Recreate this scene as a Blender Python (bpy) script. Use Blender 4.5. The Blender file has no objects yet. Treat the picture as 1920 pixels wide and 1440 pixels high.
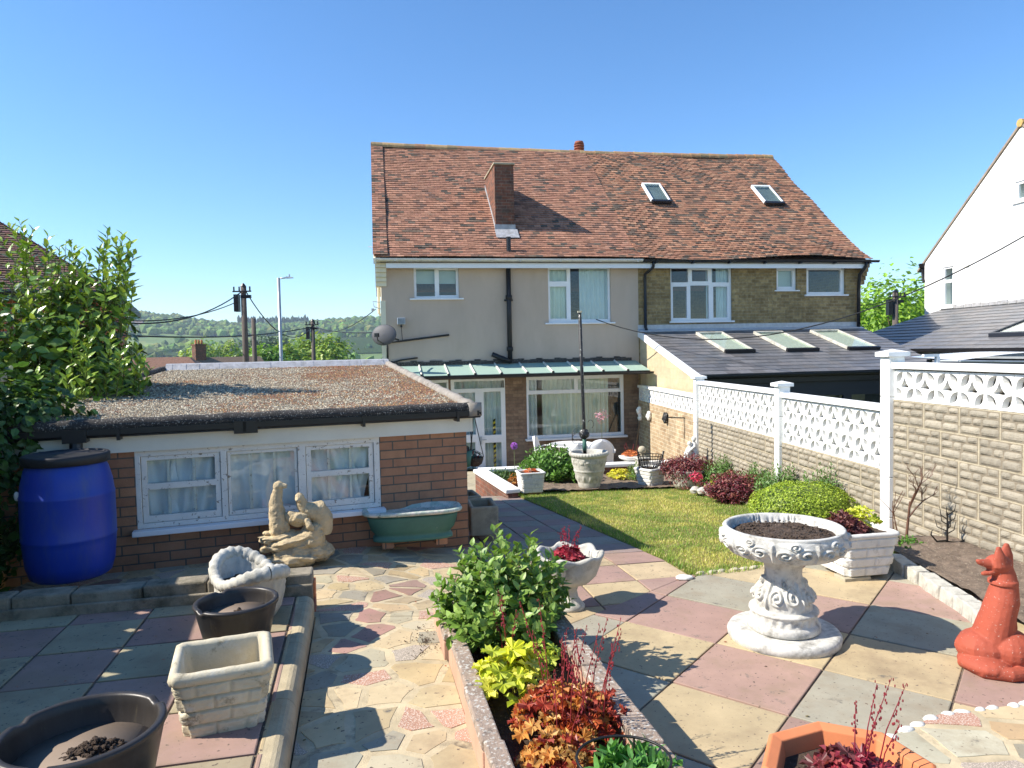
import bpy, math, random
import numpy as np
from mathutils import Vector, Matrix, noise
R = math.radians
rnd = random.Random(7)
SC = bpy.context.scene
COL = SC.collection

# ------------------------------------------------------------------ camera
FPX = 1332.0
cam_data = bpy.data.cameras.new("camera")
cam_data.sensor_width = 36.0
cam_data.lens = FPX / 1920 * 36
cam_data.clip_start = 0.05
cam_data.clip_end = 6000
cam = bpy.data.objects.new("camera", cam_data)
COL.objects.link(cam)
CM = Matrix.Rotation(math.pi / 2 - math.atan(60 / FPX), 4, 'X') @ Matrix.Rotation(R(-1.2), 4, 'Z')
cam.matrix_world = CM
SC.camera = cam

# ------------------------------------------------------------------ sky and sun
SUN_EL, SUN_AZ = 41.0, 9.0          # azimuth: shadows fall towards +X turned this much towards +Y
SKY = 0.125
w = bpy.data.worlds.new("World")
SC.world = w
w.use_nodes = True
nt = w.node_tree
bg = nt.nodes['Background']
sky = nt.nodes.new('ShaderNodeTexSky')
sky.sky_type = 'NISHITA'
sky.sun_disc = False
sky.sun_elevation = R(SUN_EL)
sky.sun_rotation = R(-90 - SUN_AZ)
sky.altitude = 300
sky.air_density = 1.0
sky.dust_density = 0.0
sky.ozone_density = 5.0
hs = nt.nodes.new('ShaderNodeHueSaturation'); hs.inputs['Saturation'].default_value = 1.14
nt.links.new(sky.outputs[0], hs.inputs['Color']); nt.links.new(hs.outputs[0], bg.inputs[0])
bg.inputs[1].default_value = SKY
sd = bpy.data.lights.new("sun", 'SUN')
sd.energy = 4.8
sd.angle = R(0.5)
sd.color = (1.0, 0.925, 0.82)
sun = bpy.data.objects.new("sun", sd)
COL.objects.link(sun)
_to = Vector((-math.cos(R(SUN_AZ)) * math.cos(R(SUN_EL)), -math.sin(R(SUN_AZ)) * math.cos(R(SUN_EL)), math.sin(R(SUN_EL))))
sun.rotation_euler = _to.to_track_quat('Z', 'Y').to_euler()
sun.location = (-20, -5, 20)
SC.view_settings.view_transform = 'Standard'
SC.view_settings.look = 'None'
SC.view_settings.gamma = 1
SC.view_settings.exposure = 0.88
SC.cycles.max_bounces = 8
SC.cycles.transparent_max_bounces = 24
SC.cycles.volume_bounces = 0

# ------------------------------------------------------------------ measuring helpers (rays through photo points onto real planes)
CM3 = CM.to_3x3()
def ray(px, py):
    return CM3 @ Vector(((px - 960) / FPX, (720 - py) / FPX, -1))
def PY(px, py, Y):
    d = ray(px, py); return d * (Y / d.y)
def PZ(px, py, Z):
    d = ray(px, py); return d * (Z / d.z)
class Frame:
    def __init__(s, x, y, z, deg):
        s.o = Vector((x, y, z)); s.a = R(deg)
        s.m = Matrix.Rotation(s.a, 3, 'Z'); s.mi = s.m.transposed()
    def lray(s, px, py):
        return s.mi @ (-s.o), s.mi @ ray(px, py)
    def wall(s, px, py, y=0.0):          # vertical plane local y = const -> x, z
        o, d = s.lray(px, py); t = (y - o.y) / d.y
        return o.x + d.x * t, o.z + d.z * t
    def roof(s, px, py, a, b):           # plane z = a + b*y -> local point
        o, d = s.lray(px, py); t = (a + b * o.y - o.z) / (d.z - b * d.y)
        return o + d * t
    def W(s, x, y, z=0):
        return s.m @ Vector((x, y, z)) + s.o

# ------------------------------------------------------------------ object helpers
def link(o, parent=None):
    COL.objects.link(o)
    if parent is not None: o.parent = parent
    return o
def tag(o, label=None, cat=None, group=None, kind=None):
    if label: o['label'] = label
    if cat: o['category'] = cat
    if group: o['group'] = group
    if kind: o['kind'] = kind
    return o
def thing(name, label, cat, loc=(0, 0, 0), deg=0, group=None):
    o = bpy.data.objects.new(name, None)
    o.empty_display_size = .1
    o.location = loc; o.rotation_euler = (0, 0, R(deg))
    link(o)
    return tag(o, label, cat, group)
def copy_tree(o, parent=None):
    c = o.copy(); COL.objects.link(c)
    if parent is not None: c.parent = parent
    for ch in [q for q in bpy.data.objects if q.parent is o and q is not c]:
        copy_tree(ch, c)
    return c

class MB:
    def __init__(s, col=(.5, .5, .5)):
        s.V = []; s.F = []; s.C = []; s.M = []; s.col = col; s.mi = 0
    def add(s, vs, fs, col=None):
        n = len(s.V); s.V.extend(vs)
        c = col or s.col
        for f in fs:
            s.F.append([i + n for i in f]); s.C.append(c); s.M.append(s.mi)
    def quad(s, a, b, c, d, col=None): s.add([a, b, c, d], [(0, 1, 2, 3)], col)
    def box(s, cx, cy, cz, sx, sy, sz, rz=0, col=None, taper=1.0):
        ca, sa = math.cos(rz), math.sin(rz); vs = []
        for z, t in ((-.5, taper), (.5, 1.0)):
            for x, y in ((-.5, -.5), (.5, -.5), (.5, .5), (-.5, .5)):
                X, Y = x * sx * t, y * sy * t
                vs.append((cx + X * ca - Y * sa, cy + X * sa + Y * ca, cz + z * sz))
        s.add(vs, [(3, 2, 1, 0), (4, 5, 6, 7), (0, 1, 5, 4), (1, 2, 6, 5), (2, 3, 7, 6), (3, 0, 4, 7)], col)
    def b2(s, x0, x1, y0, y1, z0, z1, col=None):
        s.box((x0 + x1) / 2, (y0 + y1) / 2, (z0 + z1) / 2, abs(x1 - x0), abs(y1 - y0), abs(z1 - z0), 0, col)
    def hexa(s, p, col=None):           # 8 points: bottom 4, top 4
        s.add([tuple(q) for q in p], [(3, 2, 1, 0), (4, 5, 6, 7), (0, 1, 5, 4), (1, 2, 6, 5), (2, 3, 7, 6), (3, 0, 4, 7)], col)
    def prism(s, poly, z0, z1, col=None):   # poly xy ccw, z0/z1 numbers or functions
        f0 = z0 if callable(z0) else (lambda x, y: z0); f1 = z1 if callable(z1) else (lambda x, y: z1)
        n = len(poly)
        vs = [(x, y, f0(x, y)) for x, y in poly] + [(x, y, f1(x, y)) for x, y in poly]
        s.add(vs, [tuple(range(n - 1, -1, -1)), tuple(range(n, 2 * n))] + [(i, (i + 1) % n, n + (i + 1) % n, n + i) for i in range(n)], col)
    def tube(s, pts, rad, n=8, col=None, caps=True):
        pts = [Vector(p) for p in pts]; k = len(pts)
        rr = rad if isinstance(rad, (list, tuple)) else [rad] * k
        vs = []; up = Vector((0, 0, 1)); prev = None
        for i, p in enumerate(pts):
            t = (pts[min(i + 1, k - 1)] - pts[max(i - 1, 0)])
            t = t.normalized() if t.length > 1e-9 else Vector((0, 0, 1))
            if prev is None:
                a = t.cross(up) if abs(t.z) < .95 else t.cross(Vector((0, 1, 0)))
            else:
                a = prev - t * prev.dot(t)
            a.normalize(); b = t.cross(a); prev = a
            r = rr[i]; ra, rb = r if isinstance(r, (tuple, list)) else (r, r)
            for j in range(n):
                th = 2 * math.pi * j / n
                vs.append(tuple(p + a * (ra * math.cos(th)) + b * (rb * math.sin(th))))
        fs = [(i * n + j, i * n + (j + 1) % n, (i + 1) * n + (j + 1) % n, (i + 1) * n + j) for i in range(k - 1) for j in range(n)]
        if caps: fs += [tuple(range(n - 1, -1, -1)), tuple((k - 1) * n + j for j in range(n))]
        s.add(vs, fs, col)
    def lathe(s, prof, n=32, c=(0, 0, 0), rip=None, col=None, sx=1, sy=1):
        vs = []; k = len(prof)
        for i, (r, z) in enumerate(prof):
            for j in range(n):
                th = 2 * math.pi * j / n
                q = r; zz = z
                if rip:
                    o = rip(th, i, r, z)
                    if isinstance(o, tuple): q += o[0]; zz += o[1]
                    else: q += o
                vs.append((c[0] + q * sx * math.cos(th), c[1] + q * sy * math.sin(th), c[2] + zz))
        fs = [(i * n + j, i * n + (j + 1) % n, (i + 1) * n + (j + 1) % n, (i + 1) * n + j) for i in range(k - 1) for j in range(n)]
        if prof[0][0] > 1e-4: fs.append(tuple(range(n - 1, -1, -1)))
        if prof[-1][0] > 1e-4: fs.append(tuple((k - 1) * n + j for j in range(n)))
        s.add(vs, fs, col)
    def ell(s, c, r, nu=16, nv=10, rot=None, nz=0, ns=3, seed=0, col=None):
        vs = []
        for i in range(nv + 1):
            ph = math.pi * i / nv
            for j in range(nu):
                th = 2 * math.pi * j / nu
                d = Vector((math.sin(ph) * math.cos(th), math.sin(ph) * math.sin(th), math.cos(ph)))
                k = 1 + (nz * noise.noise(d * ns + Vector((seed * 7.3, seed * 1.7, 0))) if nz else 0)
                v = Vector((d.x * r[0], d.y * r[1], d.z * r[2])) * k
                if rot is not None: v = rot @ v
                vs.append((c[0] + v.x, c[1] + v.y, c[2] + v.z))
        fs = [(i * nu + j, (i + 1) * nu + j, (i + 1) * nu + (j + 1) % nu, i * nu + (j + 1) % nu) for i in range(nv) for j in range(nu)]
        s.add(vs, fs, col)
    def grid(s, nx, ny, fn, col=None, cf=None):
        n0 = len(s.V)
        for j in range(ny + 1):
            for i in range(nx + 1):
                s.V.append(tuple(fn(i / nx, j / ny)))
        for j in range(ny):
            for i in range(nx):
                a = n0 + j * (nx + 1) + i
                s.F.append([a, a + 1, a + nx + 2, a + nx + 1])
                s.C.append(cf((i + .5) / nx, (j + .5) / ny) if cf else (col or s.col)); s.M.append(s.mi)
    def inst(s, tv, tf, pos, ax, ay, az, cols):
        """template verts (k,3) placed n times with axes ax, ay, az (n,3, already scaled)"""
        tv = np.asarray(tv, float); n = len(pos); k = len(tv)
        W_ = pos[:, None, :] + tv[None, :, 0:1] * ax[:, None, :] + tv[None, :, 1:2] * ay[:, None, :] + tv[None, :, 2:3] * az[:, None, :]
        b = len(s.V); s.V.extend(map(tuple, W_.reshape(-1, 3).tolist()))
        for i in range(n):
            o = b + i * k; c = tuple(cols[i])
            for f in tf:
                s.F.append([q + o for q in f]); s.C.append(c); s.M.append(s.mi)
    def xform(s, m, a=0):
        for i in range(a, len(s.V)):
            s.V[i] = tuple(m @ Vector(s.V[i]))
    def mesh(s, name):
        me = bpy.data.meshes.new(name)
        me.from_pydata(s.V, [], s.F)
        c = np.ones((len(s.F), 4), 'f'); c[:, :3] = np.array([q[:3] for q in s.C], 'f').reshape(-1, 3)
        tot = np.array([len(f) for f in s.F])
        at = me.color_attributes.new('Col', 'FLOAT_COLOR', 'CORNER')
        at.data.foreach_set('color', np.repeat(c, tot, axis=0).ravel())
        if any(s.M): me.polygons.foreach_set('material_index', np.array(s.M, 'i'))
        return me
    def build(s, name, mat, parent=None, smooth=False, bevel=0, loc=None, deg=None, fix=False, shade=None):
        me = s.mesh(name)
        for m in (mat if isinstance(mat, (list, tuple)) else [mat]): me.materials.append(m)
        if smooth: me.polygons.foreach_set('use_smooth', np.ones(len(me.polygons), bool))
        if fix:
            import bmesh
            b = bmesh.new(); b.from_mesh(me); bmesh.ops.recalc_face_normals(b, faces=b.faces); b.to_mesh(me); b.free()
        me.update()
        o = bpy.data.objects.new(name, me); link(o, parent)
        if bevel:
            m = o.modifiers.new('bevel', 'BEVEL'); m.width = bevel; m.segments = 2; m.limit_method = 'ANGLE'; m.angle_limit = R(40)
        if loc is not None: o.location = loc
        if deg is not None: o.rotation_euler = (0, 0, R(deg))
        return o

def fused(mb, name, mat, parent=None, voxel=.01, smooth=4, disp=0, dscale=8, loc=None, deg=None, dir_=None):
    """melt overlapping lumps into one continuous surface"""
    me = mb.mesh(name)
    o = bpy.data.objects.new(name, me); COL.objects.link(o)
    m = o.modifiers.new('r', 'REMESH'); m.mode = 'VOXEL'; m.voxel_size = voxel; m.use_smooth_shade = True
    if smooth:
        m = o.modifiers.new('s', 'SMOOTH'); m.iterations = smooth; m.factor = .5
    dg = bpy.context.evaluated_depsgraph_get()
    me2 = bpy.data.meshes.new_from_object(o.evaluated_get(dg))
    bpy.data.objects.remove(o); bpy.data.meshes.remove(me)
    me2.name = name
    if disp:
        n = len(me2.vertices)
        nn = [Vector(v.normal) for v in me2.vertices]
        for v, q in zip(me2.vertices, nn):
            k = noise.fractal(v.co * dscale, .9, 2.1, 4)
            if dir_: k = noise.fractal(Vector((v.co.x * dir_[0], v.co.y * dir_[1], v.co.z * dir_[2])) * dscale, .9, 2.1, 4)
            v.co += q * (k * disp)
    me2.materials.clear(); me2.materials.append(mat)
    me2.polygons.foreach_set('use_smooth', np.ones(len(me2.polygons), bool))
    me2.update()
    o = bpy.data.objects.new(name, me2); link(o, parent)
    if loc is not None: o.location = loc
    if deg is not None: o.rotation_euler = (0, 0, R(deg))
    return o

# ------------------------------------------------------------------ materials
def N(nt, t, **k):
    n = nt.nodes.new(t)
    for a, b in k.items():
        if a in ('op',): n.operation = b
        elif hasattr(n, a): setattr(n, a, b)
    return n
def ramp(nt, a, b, src, ca=(0, 0, 0, 1), cb=(1, 1, 1, 1)):
    r = N(nt, 'ShaderNodeValToRGB'); r.color_ramp.elements[0].position = a; r.color_ramp.elements[1].position = b
    r.color_ramp.elements[0].color = ca; r.color_ramp.elements[1].color = cb
    nt.links.new(src, r.inputs[0]); return r.outputs[0]
def mix(nt, fac, a, b, mode='MIX'):
    m = N(nt, 'ShaderNodeMix'); m.data_type = 'RGBA'; m.blend_type = mode
    for i, v in ((0, fac), (6, a), (7, b)):
        if isinstance(v, (int, float)): m.inputs[i].default_value = v
        elif isinstance(v, tuple): m.inputs[i].default_value = (*v[:3], 1)
        else: nt.links.new(v, m.inputs[i])
    return m.outputs[2]
def noi(nt, vec, scale, detail=4, rough=.6):
    n = N(nt, 'ShaderNodeTexNoise'); n.inputs['Scale'].default_value = scale; n.inputs['Detail'].default_value = detail
    n.inputs['Roughness'].default_value = rough
    if vec is not None: nt.links.new(vec, n.inputs['Vector'])
    return n.outputs[0]
def mat(name, col=None, rough=.8, var=.25, vs=5, bump=.3, bs=60, bd=.004, dirt=None, ds=3, da=.55, db=.7, dirt2=None, spec=.4, metal=0, stretch=None, coat=0, speck=None, spk=(.62,.68), sps=90, trans=0):
    """colour from the mesh's own Col attribute when col is None; noise gives mottling, dirt = (r,g,b) stains"""
    m = bpy.data.materials.new(name); m.use_nodes = True; nt = m.node_tree; b = nt.nodes['Principled BSDF']
    tc = N(nt, 'ShaderNodeTexCoord'); v = tc.outputs['Object']
    if stretch:
        mp = N(nt, 'ShaderNodeMapping'); mp.inputs['Scale'].default_value = stretch; nt.links.new(v, mp.inputs[0]); v = mp.outputs[0]
    if col is None:
        a = N(nt, 'ShaderNodeAttribute'); a.attribute_name = 'Col'; c = a.outputs['Color']
    else:
        rg = N(nt, 'ShaderNodeRGB'); rg.outputs[0].default_value = (*col, 1); c = rg.outputs[0]
    if var:
        k = ramp(nt, .3, .7, noi(nt, v, vs, 6, .65), (1 - var, 1 - var, 1 - var, 1), (1 + var * .6, 1 + var * .6, 1 + var * .6, 1))
        c = mix(nt, 1.0, c, k, 'MULTIPLY')
    if speck: c = mix(nt, ramp(nt, spk[0], spk[1], noi(nt, v, sps, 2, .5)), c, speck)
    if dirt: c = mix(nt, ramp(nt, da, db, noi(nt, v, ds, 8, .7)), c, dirt)
    if dirt2:
        mp = N(nt, 'ShaderNodeMapping'); mp.inputs['Location'].default_value = (9, 4, 2); nt.links.new(v, mp.inputs[0])
        c = mix(nt, ramp(nt, dirt2[3], dirt2[4], noi(nt, mp.outputs[0], dirt2[5], 8, .7)), c, dirt2[:3])
    nt.links.new(c, b.inputs['Base Color'])
    b.inputs['Roughness'].default_value = rough; b.inputs['Metallic'].default_value = metal
    b.inputs['Specular IOR Level'].default_value = spec
    if coat: b.inputs['Coat Weight'].default_value = coat
    if bump:
        bp = N(nt, 'ShaderNodeBump'); bp.inputs['Strength'].default_value = bump; bp.inputs['Distance'].default_value = bd
        nt.links.new(noi(nt, v, bs, 6, .7), bp.inputs['Height']); nt.links.new(bp.outputs[0], b.inputs['Normal'])
    return m
def brickmat(name, c1, c2, mortar, bw=.215, bh=.065, mw=.01, var=.3, bump=.6, stain=None, off=(0, 0), rough=.85, sa=.5, sb=.7, ss=1.2):
    m = bpy.data.materials.new(name); m.use_nodes = True; nt = m.node_tree; b = nt.nodes['Principled BSDF']
    tc = N(nt, 'ShaderNodeTexCoord'); v = tc.outputs['Object']
    sp = N(nt, 'ShaderNodeSeparateXYZ'); nt.links.new(v, sp.inputs[0])
    ad = N(nt, 'ShaderNodeMath', op='ADD'); nt.links.new(sp.outputs[0], ad.inputs[0]); nt.links.new(sp.outputs[1], ad.inputs[1])
    cb = N(nt, 'ShaderNodeCombineXYZ'); nt.links.new(ad.outputs[0], cb.inputs[0]); nt.links.new(sp.outputs[2], cb.inputs[1])
    br = N(nt, 'ShaderNodeTexBrick'); nt.links.new(cb.outputs[0], br.inputs['Vector'])
    br.inputs['Scale'].default_value = 1; br.inputs['Brick Width'].default_value = bw + mw; br.inputs['Row Height'].default_value = bh + mw
    br.inputs['Mortar Size'].default_value = mw / 2; br.inputs['Mortar Smooth'].default_value = .15
    br.inputs['Color1'].default_value = (*c1, 1); br.inputs['Color2'].default_value = (*c2, 1); br.inputs['Mortar'].default_value = (*mortar, 1)
    br.offset = .5
    c = br.outputs['Color']
    k = ramp(nt, .3, .7, noi(nt, v, 9, 6, .7), (1 - var,) * 3 + (1,), (1 + var,) * 3 + (1,))
    c = mix(nt, 1.0, c, k, 'MULTIPLY')
    k = ramp(nt, .35, .65, noi(nt, v, 1.3, 4, .6), (1 - var * .5,) * 3 + (1,), (1 + var * .3,) * 3 + (1,))
    c = mix(nt, 1.0, c, k, 'MULTIPLY')
    if stain: c = mix(nt, ramp(nt, sa, sb, noi(nt, v, ss, 7, .7)), c, stain)
    nt.links.new(c, b.inputs['Base Color']); b.inputs['Roughness'].default_value = rough; b.inputs['Specular IOR Level'].default_value = .25
    mm = N(nt, 'ShaderNodeMath', op='MULTIPLY_ADD'); nt.links.new(br.outputs['Fac'], mm.inputs[0]); mm.inputs[1].default_value = -1.0; nt.links.new(noi(nt, v, 120, 3), mm.inputs[2])
    bp = N(nt, 'ShaderNodeBump'); bp.inputs['Strength'].default_value = bump; bp.inputs['Distance'].default_value = .006
    nt.links.new(mm.outputs[0], bp.inputs['Height']); nt.links.new(bp.outputs[0], b.inputs['Normal'])
    return m
def glassmat(name, tint=(.9, .95, .95), ior=1.5, extra=0.0, rough=.0, frost=None):
    m = bpy.data.materials.new(name); m.use_nodes = True; nt = m.node_tree
    nt.nodes.remove(nt.nodes['Principled BSDF']); out = nt.nodes['Material Output']
    tr = N(nt, 'ShaderNodeBsdfTransparent'); tr.inputs[0].default_value = (*tint, 1)
    gl = N(nt, 'ShaderNodeBsdfGlossy'); gl.inputs['Roughness'].default_value = rough
    fr = N(nt, 'ShaderNodeFresnel'); fr.inputs[0].default_value = ior
    ad = N(nt, 'ShaderNodeMath', op='ADD'); nt.links.new(fr.outputs[0], ad.inputs[0]); ad.inputs[1].default_value = extra; ad.use_clamp = True
    ge = N(nt, 'ShaderNodeNewGeometry'); iv = N(nt, 'ShaderNodeMath', op='SUBTRACT'); iv.inputs[0].default_value = 1; nt.links.new(ge.outputs['Backfacing'], iv.inputs[1])
    mu = N(nt, 'ShaderNodeMath', op='MULTIPLY'); nt.links.new(ad.outputs[0], mu.inputs[0]); nt.links.new(iv.outputs[0], mu.inputs[1]); ad = mu
    mx = N(nt, 'ShaderNodeMixShader'); nt.links.new(ad.outputs[0], mx.inputs[0]); nt.links.new(tr.outputs[0], mx.inputs[1]); nt.links.new(gl.outputs[0], mx.inputs[2])
    o = mx.outputs[0]
    if frost:
        df = N(nt, 'ShaderNodeBsdfDiffuse'); df.inputs[0].default_value = (*frost[:3], 1)
        m2 = N(nt, 'ShaderNodeMixShader'); m2.inputs[0].default_value = frost[3]; nt.links.new(o, m2.inputs[1]); nt.links.new(df.outputs[0], m2.inputs[2]); o = m2.outputs[0]
    nt.links.new(o, out.inputs[0]); return m
def leafmat(name, rough=.45, trans=.25, var=.2):
    m = bpy.data.materials.new(name); m.use_nodes = True; nt = m.node_tree; b = nt.nodes['Principled BSDF']; out = nt.nodes['Material Output']
    a = N(nt, 'ShaderNodeAttribute'); a.attribute_name = 'Col'; c = a.outputs['Color']
    tc = N(nt, 'ShaderNodeTexCoord')
    k = ramp(nt, .3, .7, noi(nt, tc.outputs['Object'], 30, 2), (1 - var,) * 3 + (1,), (1 + var,) * 3 + (1,))
    c = mix(nt, 1.0, c, k, 'MULTIPLY')
    nt.links.new(c, b.inputs['Base Color']); b.inputs['Roughness'].default_value = rough; b.inputs['Specular IOR Level'].default_value = .45
    t = N(nt, 'ShaderNodeBsdfTranslucent'); c2 = mix(nt, 1.0, c, (1.5, 1.5, .8), 'MULTIPLY'); nt.links.new(c2, t.inputs[0])
    mx = N(nt, 'ShaderNodeMixShader'); mx.inputs[0].default_value = trans
    nt.links.new(b.outputs[0], mx.inputs[1]); nt.links.new(t.outputs[0], mx.inputs[2]); nt.links.new(mx.outputs[0], out.inputs[0])
    return m

M = {}
M['leaf'] = leafmat('leaf')
M['gloss_leaf'] = leafmat('glossy_leaf', .3, .15)
M['grass'] = leafmat('grass_blade', .6, .3)
M['far_tree'] = mat('far_foliage', None, .9, .45, .6, .6, 3, .3)
M['stem'] = mat('stem', (.16, .10, .05), .8, .3)
M['bark'] = mat('bark', (.14, .10, .07), .9, .4, 12, .8, 40, .01)
M['white'] = mat('white_plastic', (.80, .81, .82), .35, .05, 3, 0)
M['old_white'] = mat('flaking_white_paint', (.74, .72, .66), .6, .10, 6, .5, 70, .003, dirt=(.24, .20, .15), ds=30, da=.58, db=.63)
M['cream_board'] = mat('cream_fascia_paint', (.72, .70, .60), .5, .08, 3, .1, 50)
M['black'] = mat('black_plastic', (.012, .012, .014), .35, .2, 5, .1)
M['black_pipe'] = mat('black_iron_pipe', (.012, .012, .013), .45, .3, 10, .2)
M['render_beige'] = mat('beige_render', (.51, .405, .315), .92, .09, 1.5, .5, 260, .004, dirt=(.42, .335, .25), ds=1.1, da=.5, db=.85, stretch=(1, 1, .45))
M['render_cream'] = mat('cream_render', (.74, .68, .50), .9, .1, 2, .4, 200, .004)
M['render_white'] = mat('white_render', (.84, .84, .83), .9, .04, 1, .3, 150, .003)
M['stock'] = brickmat('yellow_stock_brick', (.34, .25, .115), (.21, .145, .065), (.28, .24, .16), stain=(.13, .11, .06), var=.4, sa=.60, sb=.82, ss=2.2)
M['buff_brick'] = brickmat('buff_brown_brick', (.30, .20, .13), (.20, .125, .085), (.16, .12, .09), stain=(.24, .18, .12), var=.3)
M['shed_brick'] = brickmat('red_brown_brick', (.41, .215, .12), (.34, .17, .10), (.12, .105, .085), var=.16, mw=.012)
M['red_brick'] = brickmat('red_brick', (.40, .10, .05), (.30, .07, .04), (.40, .35, .28), var=.25)
M['pale_brick'] = brickmat('weathered_pale_brick', (.46, .36, .23), (.34, .235, .14), (.52, .45, .32), stain=(.22, .17, .11), var=.3, sa=.56, sb=.78, ss=2.4, bump=.6, mw=.014)
M['buff_block'] = brickmat('buff_concrete_block', (.56, .46, .29), (.50, .39, .26), (.50, .42, .26), bw=.43, bh=.2, mw=.012, var=.12)
M['chimney_brick'] = brickmat('dark_chimney_brick', (.22, .085, .05), (.12, .06, .045), (.20, .16, .12), stain=(.07, .065, .05), var=.4, sa=.5, sb=.75, ss=3)
M['tile'] = mat('clay_tile', None, .9, .35, 14, .5, 60, .004, dirt=(.10, .085, .06), ds=4.5, da=.60, db=.75)
M['slate'] = mat('slate', None, .42, .2, 10, .3, 60, .003, spec=.5)
M['slab'] = mat('paving_slab', None, .88, .16, 4, .4, 160, .002, dirt=(.25, .185, .115), ds=2.6, da=.50, db=.80, dirt2=(.13, .12, .10, .61, .70, 7), speck=(.12, .09, .07), spk=(.66, .72), sps=48)
M['aggregate'] = mat('exposed_aggregate', None, .8, .15, 3, .8, 90, .006, speck=(.62, .52, .42), spk=(.54, .58), sps=170)
M['mortar'] = mat('sandy_mortar', (.52, .43, .275), .95, .3, 6, .8, 120, .004, dirt=(.16, .13, .09), ds=5)
M['concrete'] = mat('old_concrete', (.42, .37, .26), .92, .25, 4, .7, 80, .005, dirt=(.16, .15, .12), ds=5, da=.52, db=.72)
M['coping_lichen'] = mat('lichened_coping_brick', (.34, .26, .20), .95, .35, 8, .8, 50, .01, speck=(.50, .47, .41), spk=(.55, .64), sps=60, dirt=(.08, .07, .06), ds=16, da=.55, db=.68)
M['pink_brick_face'] = mat('pink_wall_slabs', (.48, .29, .20), .92, .2, 3, .5, 60, .004)
M['stone_white'] = mat('white_painted_stone', (.68, .67, .62), .88, .14, 8, .5, 90, .004, dirt=(.30, .29, .26), ds=7, da=.56, db=.74)
M['stone_grey'] = mat('pale_grey_stone', (.52, .50, .43), .9, .22, 8, .7, 70, .006, dirt=(.24, .23, .19), ds=6, da=.50, db=.70)
M['stone_cream'] = mat('cream_cast_stone', (.56, .50, .36), .9, .16, 7, .6, 90, .004, dirt=(.16, .14, .09), ds=11, da=.57, db=.70, dirt2=(.62, .60, .52, .55, .7, 5))
M['sandstone'] = mat('sandy_cast_stone', (.54, .43, .26), .92, .2, 9, .9, 90, .008, dirt=(.20, .17, .12), ds=7, da=.54, db=.74)
M['basin'] = mat('basin_stone', (.60, .585, .53), .9, .2, 10, .6, 90, .004, dirt=(.26, .25, .22), ds=11, da=.48, db=.68)
M['fence_white'] = mat('white_masonry_paint', (.80, .80, .77), .85, .04, 3, .3, 90, .003, dirt=(.52, .50, .42), ds=5, da=.62, db=.8)
M['cobble_block'] = mat('cobble_block', None, .95, .18, 14, .9, 55, .012, dirt=(.20, .17, .12), ds=20, da=.60, db=.72)
M['terracotta'] = mat('terracotta', (.62, .21, .085), .8, .12, 5, .2, 120, .002)
M['dog_paint'] = mat('red_terracotta_paint', (.37, .078, .042), .75, .15, 6, .5, 110, .004, speck=(.46, .30, .24), spk=(.66, .74), sps=80, dirt=(.22, .06, .04), ds=5, da=.55, db=.8)
M['brown_glaze'] = mat('dark_brown_plastic_pot', (.034, .030, .027), .40, .25, 5, .08, 60, .002, dirt=(.12, .10, .06), ds=3, da=.6, db=.8, stretch=(6, 6, 1))
M['pot_inner'] = mat('brown_pot_floor', (.22, .17, .13), .8, .15, 5, .1)
M['green_paint'] = mat('flaking_green_paint', (.06, .165, .125), .6, .2, 5, .5, 60, .004, dirt=(.50, .48, .42), ds=9, da=.66, db=.70)
M['chipped_rim'] = mat('chipped_pale_green_rim', (.42, .50, .42), .8, .2, 9, .8, 50, .008, dirt=(.62, .60, .52), ds=15, da=.48, db=.56, dirt2=(.05, .05, .04, .60, .66, 12))
M['soil'] = mat('soil', (.095, .065, .045), .98, .5, 25, 1, 70, .02, speck=(.32, .26, .18), spk=(.68, .72), sps=80)
M['soil_dry'] = mat('dry_soil', (.22, .165, .12), .98, .4, 14, 1, 60, .02, speck=(.42, .36, .27), spk=(.64, .70), sps=60, dirt=(.09, .065, .045), ds=4)
M['turf'] = mat('turf', (.20, .19, .05), .95, .35, 7, .8, 90, .02, dirt=(.34, .27, .10), ds=2.6, da=.5, db=.68)
M['barrel'] = mat('blue_plastic_drum', (.006, .038, .33), .42, .18, 2.5, .12, 30, .004, dirt=(.05, .08, .22), ds=4, da=.5, db=.8, spec=.5, stretch=(2, 2, .5))
M['barrel_lid'] = mat('black_drum_lid', (.018, .017, .018), .5, .2, 5, .1)
M['bitumen'] = mat('mossy_bitumen_felt', (.045, .04, .036), .9, .4, 15, .9, 60, .01, speck=(.30, .28, .24), spk=(.60, .66), sps=90)
M['kerb_felt'] = mat('grey_felt_edge', (.30, .27, .23), .95, .3, 9, .9, 60, .01, dirt=(.12, .10, .08), ds=7)
M['lead'] = mat('lead_flashing', (.40, .40, .41), .6, .3, 9, .5, 25, .01, spec=.4, metal=.1, dirt=(.25, .24, .22), ds=8, da=.5, db=.7)
M['gravel'] = mat('roof_gravel', None, .9, .2, 40, .5, 120, .004)
M['gravel_bed'] = mat('gravel_bed', (.24, .19, .13), .95, .5, 30, 1, 110, .02, dirt=(.22, .085, .04), ds=2.2, da=.50, db=.66)
M['curtain'] = mat('net_curtain', (.66, .72, .60), .9, .1, 2, 0)
M['curtain_white'] = mat('white_sheet_curtain', (.80, .82, .84), .9, .1, 4, .2, 10, .01)
M['curtain_blue'] = mat('pale_blue_curtain', (.60, .68, .68), .9, .1, 2, 0)
M['blind'] = mat('pale_roller_blind', (.5, .56, .5), .9, .05, 2, 0)
M['glass'] = glassmat('window_glass', (.93, .96, .95), 1.5, .05)
M['canopy_glass'] = glassmat('canopy_glass', (.6, .75, .68), 1.5, .08, .08, (.40, .54, .46, .7))
M['roof_glass'] = glassmat('skylight_glass', (.88, .92, .90), 1.5, .04)
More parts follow.
